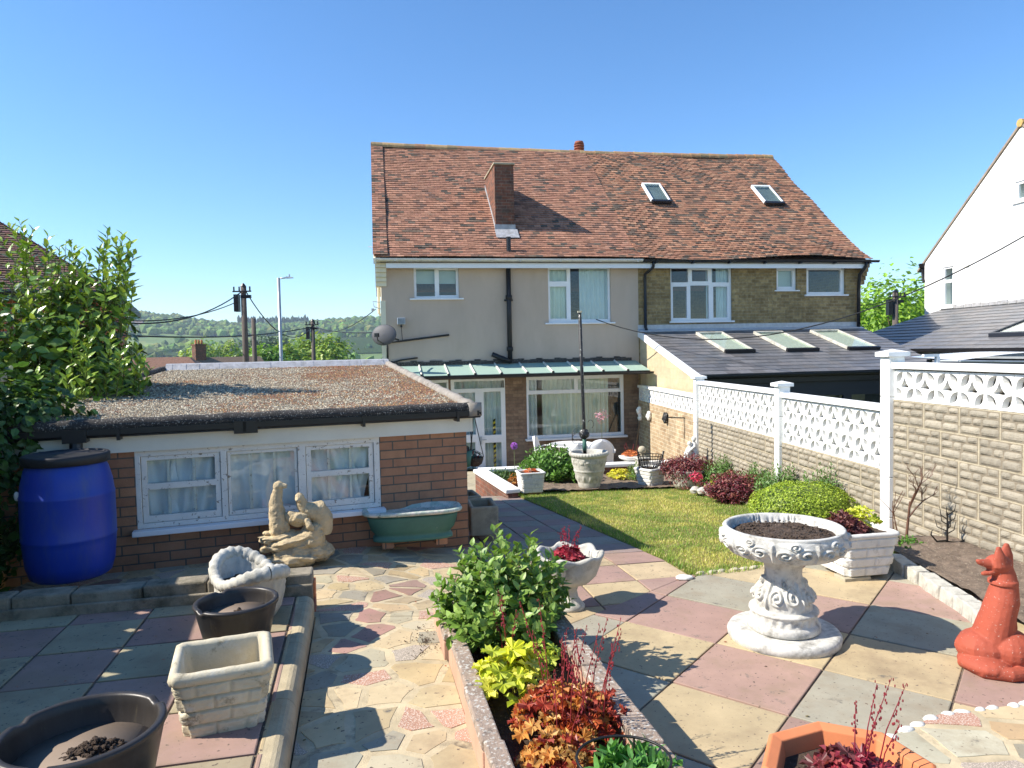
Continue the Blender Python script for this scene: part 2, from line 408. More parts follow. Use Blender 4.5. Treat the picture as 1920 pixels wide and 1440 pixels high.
M['dark_room'] = mat('dark_room', (.03, .03, .03), .9, .1, 2, 0)
M['pale_room'] = mat('pale_skylight_lining', (.70, .70, .62), .8, .05, 2, 0)
M['grey_frame'] = mat('anthracite_frame', (.018, .022, .032), .45, .1, 3, 0)
M['steel'] = mat('galvanised_steel', (.42, .45, .47), .45, .15, 4, .05, metal=.4)
M['pole_wood'] = mat('weathered_pole_wood', (.12, .10, .085), .9, .35, 6, .6, 30, .01, stretch=(8, 8, .6))
M['iron'] = mat('flaked_black_iron', (.02, .02, .02), .5, .3, 20, .4, 60, .003, dirt=(.55, .55, .50), ds=26, da=.60, db=.62)
M['wire'] = mat('black_wire', (.01, .01, .01), .5, 0, 5, 0)
M['white_chair'] = mat('white_garden_plastic', (.84, .84, .82), .3, .03, 2, 0)
M['ground'] = mat('field', None, .95, .25, .02, .5, .2, .3)
# ------------------------------------------------------------------ plant generators
def T_oval(wd=.28, fold=.05, droop=.06):
    return ([(0, 0, 0), (wd, .33, fold), (wd * .8, .68, fold * .5 - droop * .5), (0, 1, -droop), (-wd * .8, .68, fold * .5 - droop * .5), (-wd, .33, fold), (0, .45, -fold * .3)],
            [(0, 1, 6), (1, 2, 6), (2, 3, 6), (3, 4, 6), (4, 5, 6), (5, 0, 6)])
def T_flat(wd=.3):
    return ([(0, 0, 0), (wd, .45, .04), (0, 1, -.05), (-wd, .45, .04)], [(0, 1, 2), (0, 2, 3)])
def T_lobed(n=7, cup=.12, seed=0):
    r = random.Random(seed); vs = [(0, .42, -.04)]; k = n * 4
    for i in range(k):
        th = -math.pi / 2 + .25 + (2 * math.pi - .5) * i / (k - 1)
        ph = (i % 4)
        rad = {0: .30, 1: .46, 2: .55, 3: .45}[ph] * (1 + .08 * r.uniform(-1, 1))
        vs.append((math.cos(th) * rad, .42 + math.sin(th) * rad, cup * (1 if i % 2 else -.3) * r.uniform(.4, 1) - .1 * rad))
    return vs, [(0, i, i + 1) for i in range(1, k)]
OVAL, FLAT, LOBED, NARROW = T_oval(), T_flat(), T_lobed(), T_oval(.13, .03, .12)
BROAD = T_oval(.34, .08, .12)
def unit(v): return v / np.maximum(np.linalg.norm(v, axis=1, keepdims=True), 1e-9)
def pal(rs, n, cols, jit=.2):
    c = np.array(cols, float)[rs.randint(0, len(cols), n)]
    return np.clip(c * (1 + rs.uniform(-jit, jit, (n, 1))), 0, 1)
def crown(mb, c, rad, n, size, cols, tmpl=OVAL, seed=0, up=.5, shell=.65, lump=.22, lf=2.2, jit=.25, cut=None, droop=0.0, zmin=None):
    rs = np.random.RandomState(seed)
    u = unit(rs.normal(size=(n, 3)))
    if cut is not None: u[:, 2] = np.where(u[:, 2] < cut, -u[:, 2] * .8, u[:, 2])
    k = np.array([noise.noise(Vector(q) * lf + Vector((seed * 3.1, 0, 0))) for q in u])
    rr = (shell + (1 - shell) * rs.uniform(0, 1, n) ** .6) * (1 + lump * k * 2)
    p = np.array(c) + u * rr[:, None] * np.array(rad)
    nn = unit(u + np.array([0, 0, up]) + rs.normal(size=(n, 3)) * .45)
    t = np.cross(nn, rs.normal(size=(n, 3))); t = unit(t + u * .5 + np.array([0, 0, -droop]))
    t = unit(t - nn * np.sum(t * nn, axis=1, keepdims=True))
    s = size * rs.uniform(.65, 1.25, (n, 1))
    if zmin is not None:
        ok = p[:, 2] > zmin; p, t, nn, s = p[ok], t[ok], nn[ok], s[ok]
    mb.inst(tmpl[0], tmpl[1], p, np.cross(t, nn) * s, t * s, nn * s, pal(rs, len(p), cols, jit))
def shoot(mb, base, tip, nl, size, cols, tmpl, rs, start=.3, ang=.9, rstem=.004, scol=(.10, .12, .03), rnd_=.2):
    base = np.array(base, float); tip = np.array(tip, float); d = tip - base; L = np.linalg.norm(d); dn = d / max(L, 1e-6)
    bend = rs.normal(size=3) * L * .06
    pts = [tuple(base + d * t + bend * math.sin(math.pi * t)) for t in (0, .35, .7, 1)]
    mb.tube(pts, [rstem, rstem * .8, rstem * .6, rstem * .3], 4, scol, False)
    a = np.cross(dn, [0, 0, 1.0]) if abs(dn[2]) < .95 else np.cross(dn, [1.0, 0, 0]); a /= np.linalg.norm(a); b = np.cross(dn, a)
    ti = start + (1 - start) * (np.arange(nl) + .5) / nl
    th = np.arange(nl) * 2.4 + rs.uniform(0, 6)
    out = np.cos(th)[:, None] * a + np.sin(th)[:, None] * b
    an = ang * (1.15 - .55 * ti)[:, None]
    t = unit(out * np.sin(an) + dn * np.cos(an) + rs.normal(size=(nl, 3)) * rnd_ * .5)
    nn = unit(dn - out * .25 + rs.normal(size=(nl, 3)) * rnd_)
    nn = unit(nn - t * np.sum(t * nn, axis=1, keepdims=True))
    p = base + d * ti[:, None] + bend * np.sin(math.pi * ti)[:, None]
    s = size * (.75 + .35 * np.sin(math.pi * ti))[:, None] * rs.uniform(.8, 1.15, (nl, 1))
    mb.inst(tmpl[0], tmpl[1], p, np.cross(t, nn) * s, t * s, nn * s, pal(rs, nl, cols, .2))
def bush(mb, c, rad, ns, nl, size, cols, tmpl, seed=0, spread=1.0, low=.05, start=.3, jit=.15, rstem=.003, scol=(.12, .10, .04)):
    """many leafy shoots fanning out of one root"""
    rs = np.random.RandomState(seed)
    for i in range(ns):
        th = rs.uniform(0, 2 * math.pi); q = math.sqrt(rs.uniform(0, 1)) * spread
        h = math.sqrt(max(0, 1 - q * q * .85)) * rs.uniform(1 - jit * 2, 1 + jit * .6)
        tip = (c[0] + rad[0] * q * math.cos(th), c[1] + rad[1] * q * math.sin(th), c[2] + max(low, rad[2] * h))
        b = (c[0] + rad[0] * q * .35 * math.cos(th), c[1] + rad[1] * q * .35 * math.sin(th), c[2])
        shoot(mb, b, tip, nl, size, cols, tmpl, rs, start, 1.0, rstem, scol)
def heuchera(mb, st, c, r, h, n, size, cols, spikes=0, scol=(.25, .03, .03), sh=.2, seed=0, fl=(.30, .03, .05), tm=None):
    rs = np.random.RandomState(seed); c = np.array(c, float)
    ps, ts, ns = [], [], []
    for i in range(n):
        th = rs.uniform(0, 2 * math.pi); q = math.sqrt(rs.uniform(0, 1)); hh = h * (1 - .6 * q * q) * rs.uniform(.55, 1.1)
        p = c + np.array([math.cos(th) * r * q * .85, math.sin(th) * r * q * .85, hh])
        o = np.array([math.cos(th), math.sin(th), -.25 - .3 * q]); nn = np.array([math.cos(th) * .6 * q, math.sin(th) * .6 * q, 1.0]) + rs.normal(size=3) * .3
        if i % 3 == 0: st.tube([tuple(c + np.array([math.cos(th), math.sin(th), 0]) * r * .15), tuple(p)], .0025, 4, scol, False)
        ps.append(p); ts.append(o); ns.append(nn)
    ns = unit(np.array(ns)); ts = np.array(ts); ts = unit(ts - ns * np.sum(ts * ns, axis=1, keepdims=True)); s = size * rs.uniform(.6, 1.15, (n, 1))
    tm = tm or LOBED
    mb.inst(tm[0], tm[1], np.array(ps) - ts * s * .4, np.cross(ts, ns) * s, ts * s, ns * s, pal(rs, n, cols, .2))
    for i in range(spikes):
        th = rs.uniform(0, 2 * math.pi); q = rs.uniform(0, .6) * r; L = h + sh * rs.uniform(.5, 1.1)
        b = c + np.array([math.cos(th) * q, math.sin(th) * q, h * .3]); tip = b + np.array([math.cos(th) * L * .28, math.sin(th) * L * .28, L])
        md = (b + tip) / 2 + np.array([math.cos(th), math.sin(th), 0]) * -.015
        st.tube([tuple(b), tuple(md), tuple(tip)], [.0028, .0022, .001], 5, scol, False)
        for k in range(16):
            t = .55 + .45 * k / 15; p = b + (tip - b) * t + rs.normal(size=3) * .005
            st.ell(tuple(p), (.0045 * (1.5 - t), .0045 * (1.5 - t), .006), 5, 4, col=tuple(fl))

# ------------------------------------------------------------------ building generators
def plate(mb, x0, x1, z0, z1, holes, y0, y1, col=None):
    """slab between planes y0 (front) and y1 with rectangular through holes"""
    hs = [(max(a, x0), min(b, x1), max(c, z0), min(d, z1)) for a, b, c, d in holes]
    xs = sorted({x0, x1, *[h[0] for h in hs], *[h[1] for h in hs]}); zs = sorted({z0, z1, *[h[2] for h in hs], *[h[3] for h in hs]})
    def inh(x, z): return any(a < x < b and c < z < d for a, b, c, d in hs)
    g = {}
    def v(i, j, k):
        if (i, j, k) not in g: g[(i, j, k)] = len(mb.V); mb.V.append((xs[i], (y0, y1)[k], zs[j]))
        return g[(i, j, k)]
    def f(*q): mb.F.append(list(q)); mb.C.append(col or mb.col); mb.M.append(mb.mi)
    nx, nz = len(xs) - 1, len(zs) - 1
    S = [[not inh((xs[i] + xs[i + 1]) / 2, (zs[j] + zs[j + 1]) / 2) for j in range(nz)] for i in range(nx)]
    for i in range(nx):
        for j in range(nz):
            if not S[i][j]: continue
            f(v(i, j, 0), v(i + 1, j, 0), v(i + 1, j + 1, 0), v(i, j + 1, 0)); f(v(i, j + 1, 1), v(i + 1, j + 1, 1), v(i + 1, j, 1), v(i, j, 1))
            if i == 0 or not S[i - 1][j]: f(v(i, j, 0), v(i, j + 1, 0), v(i, j + 1, 1), v(i, j, 1))
            if i == nx - 1 or not S[i + 1][j]: f(v(i + 1, j, 1), v(i + 1, j + 1, 1), v(i + 1, j + 1, 0), v(i + 1, j, 0))
            if j == 0 or not S[i][j - 1]: f(v(i, j, 1), v(i + 1, j, 1), v(i + 1, j, 0), v(i, j, 0))
            if j == nz - 1 or not S[i][j + 1]: f(v(i, j + 1, 0), v(i + 1, j + 1, 0), v(i + 1, j + 1, 1), v(i, j + 1, 1))
def px_rect(fr, q, y=0.0):
    x0, z1 = fr.wall(q[0], (q[1]), y); x1, z0 = fr.wall(q[2], q[3], y)
    return (x0, x1, z0, z1)
def drape(mb, x0, x1, z0, z1, y, amp=.03, fold=.11, nx=None, seed=0, top=None):
    n = nx or max(12, int((x1 - x0) / .02)); r = seed * 1.7
    def fn(u, v):
        x = x0 + (x1 - x0) * u; z = z0 + (z1 - z0) * v
        a = amp * math.sin(2 * math.pi * x / fold + r + 1.5 * math.sin(x * 5 + r)) * (1 - .3 * v)
        return (x, y + a, z)
    mb.grid(n, 4, fn)
def window(par, fr, outer, cells, y=0.0, name='window', thick=.07, recess=.05, curtain=None, blind=None, sill=None, m='white', gm='glass', sillm='white', cap=None, curt_y=.17):
    """one window: frame mesh, with pane, sill and curtain below it"""
    x0, x1, z0, z1 = outer
    mb = MB(); plate(mb, x0, x1, z0, z1, cells, y + recess, y + recess + thick)
    o = mb.build(name, M[m], par, bevel=.006)
    g = MB()
    for a, b, c, d in cells: g.b2(a - .005, b + .005, y + recess + thick * .5 - .002, y + recess + thick * .5 + .002, c - .005, d + .005)
    g.build('pane', M[gm], o)
    if sill:
        s = MB(); s.b2(x0 - sill[0], x1 + sill[0], y - sill[1], y + recess + .02, z0 - sill[2], z0 - .001); s.build('sill', M[sillm], o, bevel=.008)
    if curtain:
        for k, (a, b, mm) in enumerate(curtain):
            c_ = MB(); drape(c_, x0 + (x1 - x0) * a, x0 + (x1 - x0) * b, z0, z1, y + curt_y, seed=k); c_.build('curtain', M[mm], o, True)
    if blind is not None:
        b_ = MB(); b_.b2(x0 + .03, x1 - .03, y + .16, y + .165, z1 - (z1 - z0) * blind, z1); b_.build('blind', M['blind'], o)
    return o
def tiles(mb, x0f, x1f, prof, gauge, tw, th, cols, seed, sag=0.0, jit=.004, lap=1.35, dark=None, fringe=0, patch=None):
    """rows of separate overlapping tiles along a roof profile [(y,z)...] going up"""
    rs = random.Random(seed)
    seg = []; L = 0
    for (a, b), (c, d) in zip(prof, prof[1:]):
        l = math.hypot(c - a, d - b); seg.append((L, l, a, b, (c - a) / l, (d - b) / l)); L += l
    def at(s):
        for q in seg:
            if s <= q[0] + q[1] or q is seg[-1]: return (q[2] + q[4] * (s - q[0]), q[3] + q[5] * (s - q[0]), q[4], q[5])
    nr = int(L / gauge)
    for r_ in range(nr + 1):
        s = r_ * gauge; y, z, dy, dz = at(s); X0 = x0f(s / L); X1 = x1f(s / L)
        x = X0 - (tw * .5 if r_ % 2 else 0)
        while x < X1 - .01:
            a, b = max(x, X0), min(x + tw - .004, X1); x += tw
            if b - a < .03: continue
            cx = (a + b) / 2
            sg = lambda q: sag * noise.noise(Vector((cx * .35, q * .6, seed)))
            l = gauge * lap; k = sg(s + l); lift = th * .9 + sg(s) + rs.uniform(0, jit * 1.5)
            oy, oz = -dz, dy      # outward normal of the slope
            sl = rs.uniform(-.006, .006)
            p = lambda X, t, h: (X, y + dy * (t + sl) + oy * h, z + dz * (t + sl) + oz * h)
            c = cols[min(int(rs.random() ** 1.1 * len(cols)), len(cols) - 1)]
            if dark:
                q = noise.noise(Vector((cx * .9, s * 1.3, seed + 5))) + .5 * noise.noise(Vector((cx * 3, s * 4, seed)))
                if q > dark[0] and rs.random() < dark[2]: c = dark[1][rs.randint(0, len(dark[1]) - 1)]
            f = rs.uniform(.8, 1.2); c = tuple(v_ * f for v_ in c)
            mb.add([p(a, 0, lift - th), p(b, 0, lift - th), p(a, 0, lift), p(b, 0, lift), p(a, l, k), p(b, l, k)],
                   [(0, 1, 3, 2), (2, 3, 5, 4), (0, 2, 4), (1, 5, 3)], c)
def cable(name, label, pts, rad=.012, sag=.3, n=14, cat='cable', group=None):
    mb = MB((.01, .01, .01)); a, b = Vector(pts[0]), Vector(pts[1])
    mb.tube([a + (b - a) * (i / n) + Vector((0, 0, -sag * 4 * (i / n) * (1 - i / n))) for i in range(n + 1)], rad, 5)
    return tag(mb.build(name, M['wire']), label, cat, group)
def clip(poly, a, b):
    """keep the part of poly left of a->b"""
    out = []; n = len(poly)
    f = lambda p: (b[0] - a[0]) * (p[1] - a[1]) - (b[1] - a[1]) * (p[0] - a[0])
    for i in range(n):
        p, q = poly[i], poly[(i + 1) % n]; fp, fq = f(p), f(q)
        if fp >= 0: out.append(p)
        if (fp >= 0) != (fq >= 0):
            t = fp / (fp - fq); out.append((p[0] + (q[0] - p[0]) * t, p[1] + (q[1] - p[1]) * t))
    return out
def clip_to(poly, region):
    for i in range(len(region)):
        poly = clip(poly, region[i], region[(i + 1) % len(region)])
        if len(poly) < 3: return []
    return poly
def shrink(poly, g):
    n = len(poly); P = poly
    for i in range(n):
        a, b = poly[i], poly[(i + 1) % n]; l = math.hypot(b[0] - a[0], b[1] - a[1])
        if l < 1e-6: continue
        nx, ny = -(b[1] - a[1]) / l * g, (b[0] - a[0]) / l * g
        P = clip(P, (a[0] + nx, a[1] + ny), (b[0] + nx, b[1] + ny))
        if len(P) < 3: return []
    return P
def inside(p, region):
    return all((b[0] - a[0]) * (p[1] - a[1]) - (b[1] - a[1]) * (p[0] - a[0]) >= 0 for a, b in zip(region, region[1:] + region[:1]))
def stone_top(mb, poly, zf, h, col, ch=.006):
    """one paving stone: sides and a slightly chamfered top"""
    q = shrink(poly, ch)
    if len(q) != len(poly):
        n = len(poly); vs = [(x, y, zf(x, y) - .02) for x, y in poly] + [(x, y, zf(x, y) + h) for x, y in poly]
        mb.add(vs, [tuple(range(n, 2 * n))] + [(i, (i + 1) % n, n + (i + 1) % n, n + i) for i in range(n)], col); return
    # order q to match poly
    n = len(poly)
    best = min(range(n), key=lambda k: sum((q[(i + k) % n][0] - poly[i][0]) ** 2 + (q[(i + k) % n][1] - poly[i][1]) ** 2 for i in range(n)))
    q = [q[(i + best) % n] for i in range(n)]
    vs = [(x, y, zf(x, y) - .02) for x, y in poly] + [(x, y, zf(x, y) + h - ch * .6) for x, y in poly] + [(x, y, zf(x, y) + h) for x, y in q]
    fs = [tuple(range(2 * n, 3 * n))]
    for i in range(n):
        j = (i + 1) % n; fs += [(i, j, n + j, n + i), (n + i, n + j, 2 * n + j, 2 * n + i)]
    mb.add(vs, fs, col)

# ------------------------------------------------------------------ ground levels
GA = -.2177                           # the garden runs back along X = X0 + GA*Y
def gx(X0, Y): return X0 + GA * Y
def lerp_tab(t, x):
    if x <= t[0][0]: return t[0][1]
    for (a, b), (c, d) in zip(t, t[1:]):
        if x <= c: return b + (d - b) * (x - a) / (c - a)
    return t[-1][1]
def sm(x): x = max(0, min(1, x)); return x * x * (3 - 2 * x)
ZT = -1.52                            # raised terrace on the left
ZP = -1.80                            # patio on the right
def z_path(x, y): return lerp_tab([(5.4, -1.80), (6, -1.815), (11.3, -2.31), (13.6, -2.78), (30, -2.8)], y)
def z_lawn(x, y): return lerp_tab([(5.4, -1.80), (6, -1.82), (11.5, -2.30), (14, -2.4)], y)
def z_crazy(x, y):
    base = -1.635 - .012 * max(0, y - 2.7)
    k = sm((y - 4.1) / 1.8) * sm((x + 1.5) / 1.2)
    return base + (-1.80 - base) * k
C_RED, C_YEL, C_GRY, C_GRN = (.345, .225, .182), (.475, .375, .22), (.325, .300, .225), (.335, .290, .185)
def near(c, k=.07):
    f = 1 + rnd.uniform(-k, k); return tuple(v * f * (1 + rnd.uniform(-.02, .02)) for v in c)

def paving(name, regions, org, ang, size, zf, colf, gap=.0065, joint=True):
    ca, sa = math.cos(ang), math.sin(ang); mb = MB()
    for reg in regions:
        us = [((x - org[0]) * ca + (y - org[1]) * sa) / size for x, y in reg]; vs = [(-(x - org[0]) * sa + (y - org[1]) * ca) / size for x, y in reg]
        for i in range(math.floor(min(us)), math.ceil(max(us))):
            for j in range(math.floor(min(vs)), math.ceil(max(vs))):
                e = gap / size
                q = [(i + e, j + e), (i + 1 - e, j + e), (i + 1 - e, j + 1 - e), (i + e, j + 1 - e)]
                p = [(org[0] + (u * ca - v * sa) * size, org[1] + (u * sa + v * ca) * size) for u, v in q]
                p = clip_to(p, reg)
                if len(p) >= 3:
                    ta, tb, c0_ = rnd.uniform(-.005, .005), rnd.uniform(-.005, .005), p[0]
                    stone_top(mb, p, (lambda x, y: zf(x, y) + ta * (x - c0_[0]) + tb * (y - c0_[1])), .007 + rnd.uniform(0, .003), near(colf(i, j), .10), .004)
    o = mb.build(name, M['slab'])
    return tag(o, kind='structure')
def sheet(name, regions, zf, m, nsub=1, dz=0, depth=.5):
    mb = MB()
    for reg in regions: mb.prism(reg, lambda x, y: zf(x, y) - depth, lambda x, y: zf(x, y) + dz)
    return tag(mb.build(name, M[m]), kind='structure')
def cut_strips(reg, ys):
    """split a convex region into strips along Y so a bent level can follow"""
    out = []
    for a, b in zip(ys, ys[1:]):
        p = clip(clip(reg, (0, a), (1, a)), (1, b), (0, b))
        if len(p) >= 3: out.append(p)
    return out
YS = [-5, 5.4, 6, 8, 10, 11.3, 12.4, 13.6, 20]

# left terrace
R_TERR = [(gx(-2.95, .6), .6), (gx(-.405, .6), .6), (gx(-.405, 4.42), 4.42), (gx(-2.95, 3.95), 3.95)]
sheet('terrace_bed', [R_TERR], lambda x, y: ZT, 'soil_dry')
paving('terrace', [R_TERR], (-1.994, 3.282), math.atan(.2177), .415, lambda x, y: ZT,
       lambda i, j: (C_YEL if (i >= 2 and j % 2 == 0) else C_RED if (i + j) % 2 else C_GRN))
# crazy paving
R_A = [(gx(-.31, .6), .6), (gx(.44, .6), .6), (gx(.44, 4.45), 4.45), (gx(-.31, 4.45), 4.45)]
R_B1 = [(-3.7, 4.02), (gx(-.31, 4.45), 4.45), (gx(-.31, 4.45), 6.22), (-3.7, 5.40)]
R_B2 = [(gx(-.31, 4.45), 4.45), (-.10, 4.45), (-.40, 6.53), (gx(-.31, 4.45), 6.22)]
def fine_sheet(name, regs, zf, m, st=.12, depth=.3):
    mb = MB()
    for reg in regs:
        xs = [p[0] for p in reg]; ys = [p[1] for p in reg]
        for i in range(int((max(xs) - min(xs)) / st) + 1):
            for j in range(int((max(ys) - min(ys)) / st) + 1):
                x0, y0 = min(xs) + i * st, min(ys) + j * st
                p = clip_to([(x0, y0), (x0 + st, y0), (x0 + st, y0 + st), (x0, y0 + st)], reg)
                if len(p) >= 3: mb.add([(x, y, zf(x, y)) for x, y in p], [tuple(range(len(p)))])
        n = len(reg); mb.add([(x, y, zf(x, y)) for x, y in reg] + [(x, y, zf(x, y) - depth) for x, y in reg], [(i, (i + 1) % n, n + (i + 1) % n, n + i) for i in range(n)])
    return tag(mb.build(name, M[m]), kind='structure')
fine_sheet('paving_mortar', [R_A, R_B1, R_B2], z_crazy, 'mortar')
def crazy(name, regs, zf, box, step, seed, cols):
    rs = random.Random(seed); pts = []
    nx, ny = int((box[1] - box[0]) / step), int((box[3] - box[2]) / (step * .9))
    for i in range(nx):
        for j in range(ny):
            pts.append((box[0] + (i + .5 * (j % 2) + rs.uniform(-.42, .42)) * step, box[2] + (j + rs.uniform(-.42, .42)) * step * .9))
    mb = MB()
    for p in pts:
        if not any(inside((p[0] + dx, p[1] + dy), r) for r in regs for dx in (-.3, 0, .3) for dy in (-.3, 0, .3)): continue
        cell = [(p[0] - .7, p[1] - .7), (p[0] + .7, p[1] - .7), (p[0] + .7, p[1] + .7), (p[0] - .7, p[1] + .7)]
        for q in pts:
            if q is p or abs(q[0] - p[0]) > 1.2 or abs(q[1] - p[1]) > 1.2: continue
            mx, my = (p[0] + q[0]) / 2, (p[1] + q[1]) / 2; dx, dy = q[0] - p[0], q[1] - p[1]
            cell = clip(cell, (mx, my), (mx - dy, my + dx))
            if len(cell) < 3: break
        cell = shrink(cell, .019) if len(cell) >= 3 else []
        if len(cell) < 3: continue
        k = rs.random(); mb.mi = 0
        if k < .16: c = near((.46, .25, .17)); mb.mi = 1
        elif k < .22: c = near((.36, .31, .25)); mb.mi = 1
        else: c = near(cols[rs.randint(0, len(cols) - 1)], .14)
        # nibble the corners so stones look broken, not drawn
        out = []
        n = len(cell)
        for a in range(n):
            A, B_ = cell[a], cell[(a + 1) % n]
            L = math.hypot(B_[0] - A[0], B_[1] - A[1])
            out.append(A)
            if L > .12:
                for t in (.3, .7):
                    o = rs.uniform(.0, .010)
                    nx_, ny_ = -(B_[1] - A[1]) / L, (B_[0] - A[0]) / L
                    out.append((A[0] + (B_[0] - A[0]) * t + nx_ * o, A[1] + (B_[1] - A[1]) * t + ny_ * o))
        for r in regs:
            q = clip_to(out, r)
            if len(q) >= 3: stone_top(mb, q, zf, .0015 + rs.uniform(0, .002), c, .001)
    return tag(mb.build(name, [M['slab'], M['aggregate']]), kind='structure')
CR = [C_YEL, C_YEL, C_YEL, (.49, .37, .20), (.46, .34, .19), C_GRY, (.33, .30, .23), (.44, .39, .27), C_RED, (.36, .21, .17), (.52, .42, .26)]
crazy('crazy_paving', [R_A, R_B1, R_B2], z_crazy, (-3.9, .9, .4, 6.8), .235, 5, CR)
# patio of large diagonal slabs, raised corner beside the camera, path, lawn
R_PAT = [(.14, 4.40), (gx(1.10, .6), .6), (4.1, .6), (4.1, 4.4), (3.25, 6.1), (2.75, 6.02), (1.38, 5.55)]
R_PATH = [(-.10, 4.45), (.14, 4.40), (1.38, 5.55), (.0, 11.4), (-1.2, 17.2), (-3.9, 16.4), (-.40, 6.53)]
sheet('patio_bed', [R_PAT], lambda x, y: ZP, 'soil_dry')
DA = math.atan2(.79, .613)
def colp(i, j): return {0: C_RED, 1: C_GRY, 2: C_YEL, 3: C_GRN if False else C_YEL}[(i * 1 + j * 2) % 4] if (i, j) != (0, -1) else C_RED
DG = {(-1, -1): C_RED, (0, -1): C_YEL, (-1, 0): C_YEL, (-1, -2): C_GRY, (0, -2): C_YEL, (-2, -1): C_YEL, (0, 0): C_RED, (1, 0): C_GRY, (1, -1): C_RED, (1, -2): C_GRY, (2, -2): C_RED, (2, -1): C_YEL, (0, -3): C_RED, (-2, 0): C_GRY, (-2, -2): C_RED, (1, -3): C_YEL, (2, -3): C_YEL, (3, -2): C_GRY, (-3, 0): C_RED, (-3, -1): C_GRY, (-2, 1): C_RED, (-1, 1): C_GRY, (0, 1): C_RED, (3, -3): C_RED}
paving('patio', [R_PAT], (1.203, 4.233), DA, .615, lambda x, y: ZP, lambda i, j: DG.get((i, j), [C_RED, C_GRY, C_YEL][(i + 2 * j) % 3]), .006)
R_RAISE = [(1.15, .6), (4.1, .6), (4.1, 3.5), (2.42, 3.36), (1.98, 3.28), (1.62, 3.08), (1.30, 2.6)]
sheet('paving_mortar', [R_RAISE], lambda x, y: ZP + .045, 'mortar', depth=.2)
crazy('crazy_paving', [R_RAISE], lambda x, y: ZP + .045, (1.0, 4.3, .4, 3.8), .30, 11, [C_YEL, C_GRY, C_RED, (.46, .44, .32), (.52, .36, .2)])
sheet('path_bed', cut_strips(R_PATH, YS), z_path, 'soil_dry')
def colpath(i, j): return [C_YEL, C_RED, C_GRY, C_RED][(j + 2 * i) % 4] if j > -30 else C_YEL
paving('path', cut_strips(R_PATH, YS), (1.38, 5.55), math.atan(.2177), .45, z_path, lambda i, j: (C_YEL if (i + j) % 2 else C_RED) if j < 2 else ((.27, .20, .18) if (i + j) % 2 else (.27, .255, .205)))  # rows further back use duller tones, shade put into the slab colour
sheet('house_patio', [[(-3.6, 13.55), (3.2, 13.55), (3.1, 17.3), (-3.6, 17.3)]], lambda x, y: -2.68, 'concrete')
R_LAWN = [(1.40, 5.56), (1.9, 5.68), (2.62, 5.97), (2.85, 6.6), (3.02, 8.0), (3.12, 9.5), (3.02, 11.75), (-.02, 11.45)]
sheet('lawn', cut_strips(R_LAWN, YS), z_lawn, 'turf', dz=.004)
# grass blades
def grass():
    rs = np.random.RandomState(3); n = 78000
    x = rs.uniform(-.1, 3.2, n); y = 5.5 + (rs.uniform(0, 1, n) ** 1.25) * 6.3
    a = np.array(R_LAWN); ok = np.ones(n, bool)
    for i in range(len(a)):
        p, q = a[i], a[(i + 1) % len(a)]
        ok &= (q[0] - p[0]) * (y - p[1]) - (q[1] - p[1]) * (x - p[0]) >= -.03
    x, y = x[ok], y[ok]; n = len(x)
    z = np.array([z_lawn(0, v) for v in y]) - .002
    f = np.array([noise.noise(Vector((u * 1.2, v * .9, 0))) + .5 * noise.noise(Vector((u * 5, v * 4, 3))) for u, v in zip(x, y)])
    edge = np.minimum.reduce([((a[(i + 1) % len(a)][0] - a[i][0]) * (y - a[i][1]) - (a[(i + 1) % len(a)][1] - a[i][1]) * (x - a[i][0])) / math.dist(a[i], a[(i + 1) % len(a)]) for i in range(len(a))])
    f = f - np.clip(.5 - edge * 1.5, 0, .5) * .5
    g = np.array([.125, .21, .025]); yl = np.array([.33, .34, .08]); br = np.array([.44, .36, .15])
    t = np.clip(f * 2.2 + .36, 0, 1)[:, None]; c = g * (1 - t) + yl * t
    k = rs.uniform(0, 1, n) < .10 + .16 * (f > .15); c[k] = br
    c *= rs.uniform(.75, 1.25, (n, 1)) * 1.45
    h = rs.uniform(.016, .036, n) * (1 + np.where(edge < .05, rs.uniform(0, 1.4, n), 0)) * (1 + .5 * np.clip(f, 0, 1)); th = rs.uniform(0, 2 * math.pi, n); ln = rs.uniform(0, .9, n)
    az = np.stack([np.cos(th) * ln * h, np.sin(th) * ln * h, h], 1); ax = np.stack([-np.sin(th), np.cos(th), 0 * th], 1) * .0042
    mb = MB(); mb.inst([(-1, 0, 0), (1, 0, 0), (0, 0, 1)], [(0, 1, 2)], np.stack([x, y, z], 1), ax, ax * 0, az, c)
    o_ = mb.build('grass', M['grass']); tag(o_, 'short mown lawn, green with straw-yellow patches, between path and flower bed', 'grass', kind='stuff')
grass()
# soil beds
def soil_sheet(name, reg, zf, m='soil_dry', amp=.02):
    xs = [p[0] for p in reg]; ys = [p[1] for p in reg]; mb = MB()
    nx, ny = int((max(xs) - min(xs)) / .05) + 1, int((max(ys) - min(ys)) / .05) + 1
    for i in range(nx):
        for j in range(ny):
            x0, y0 = min(xs) + i * .05, min(ys) + j * .05
            p = clip_to([(x0, y0), (x0 + .05, y0), (x0 + .05, y0 + .05), (x0, y0 + .05)], reg)
            if len(p) >= 3: mb.add([(x, y, zf(x, y) + amp * noise.fractal(Vector((x * 7, y * 7, 1)), .8, 2, 4)) for x, y in p], [tuple(range(len(p)))])
    o = mb.build(name, M[m], smooth=False); return tag(o, kind='structure')
def fx(Y): return 4.325 - .075 * Y      # line of the boundary wall
soil_sheet('flower_bed', [(3.10, 4.2), (fx(4.2) + .05, 4.2), (fx(6.2) + .05, 6.2), (3.15, 6.2)], lambda x, y: ZP + .09 + .02 * (x - 3.1))
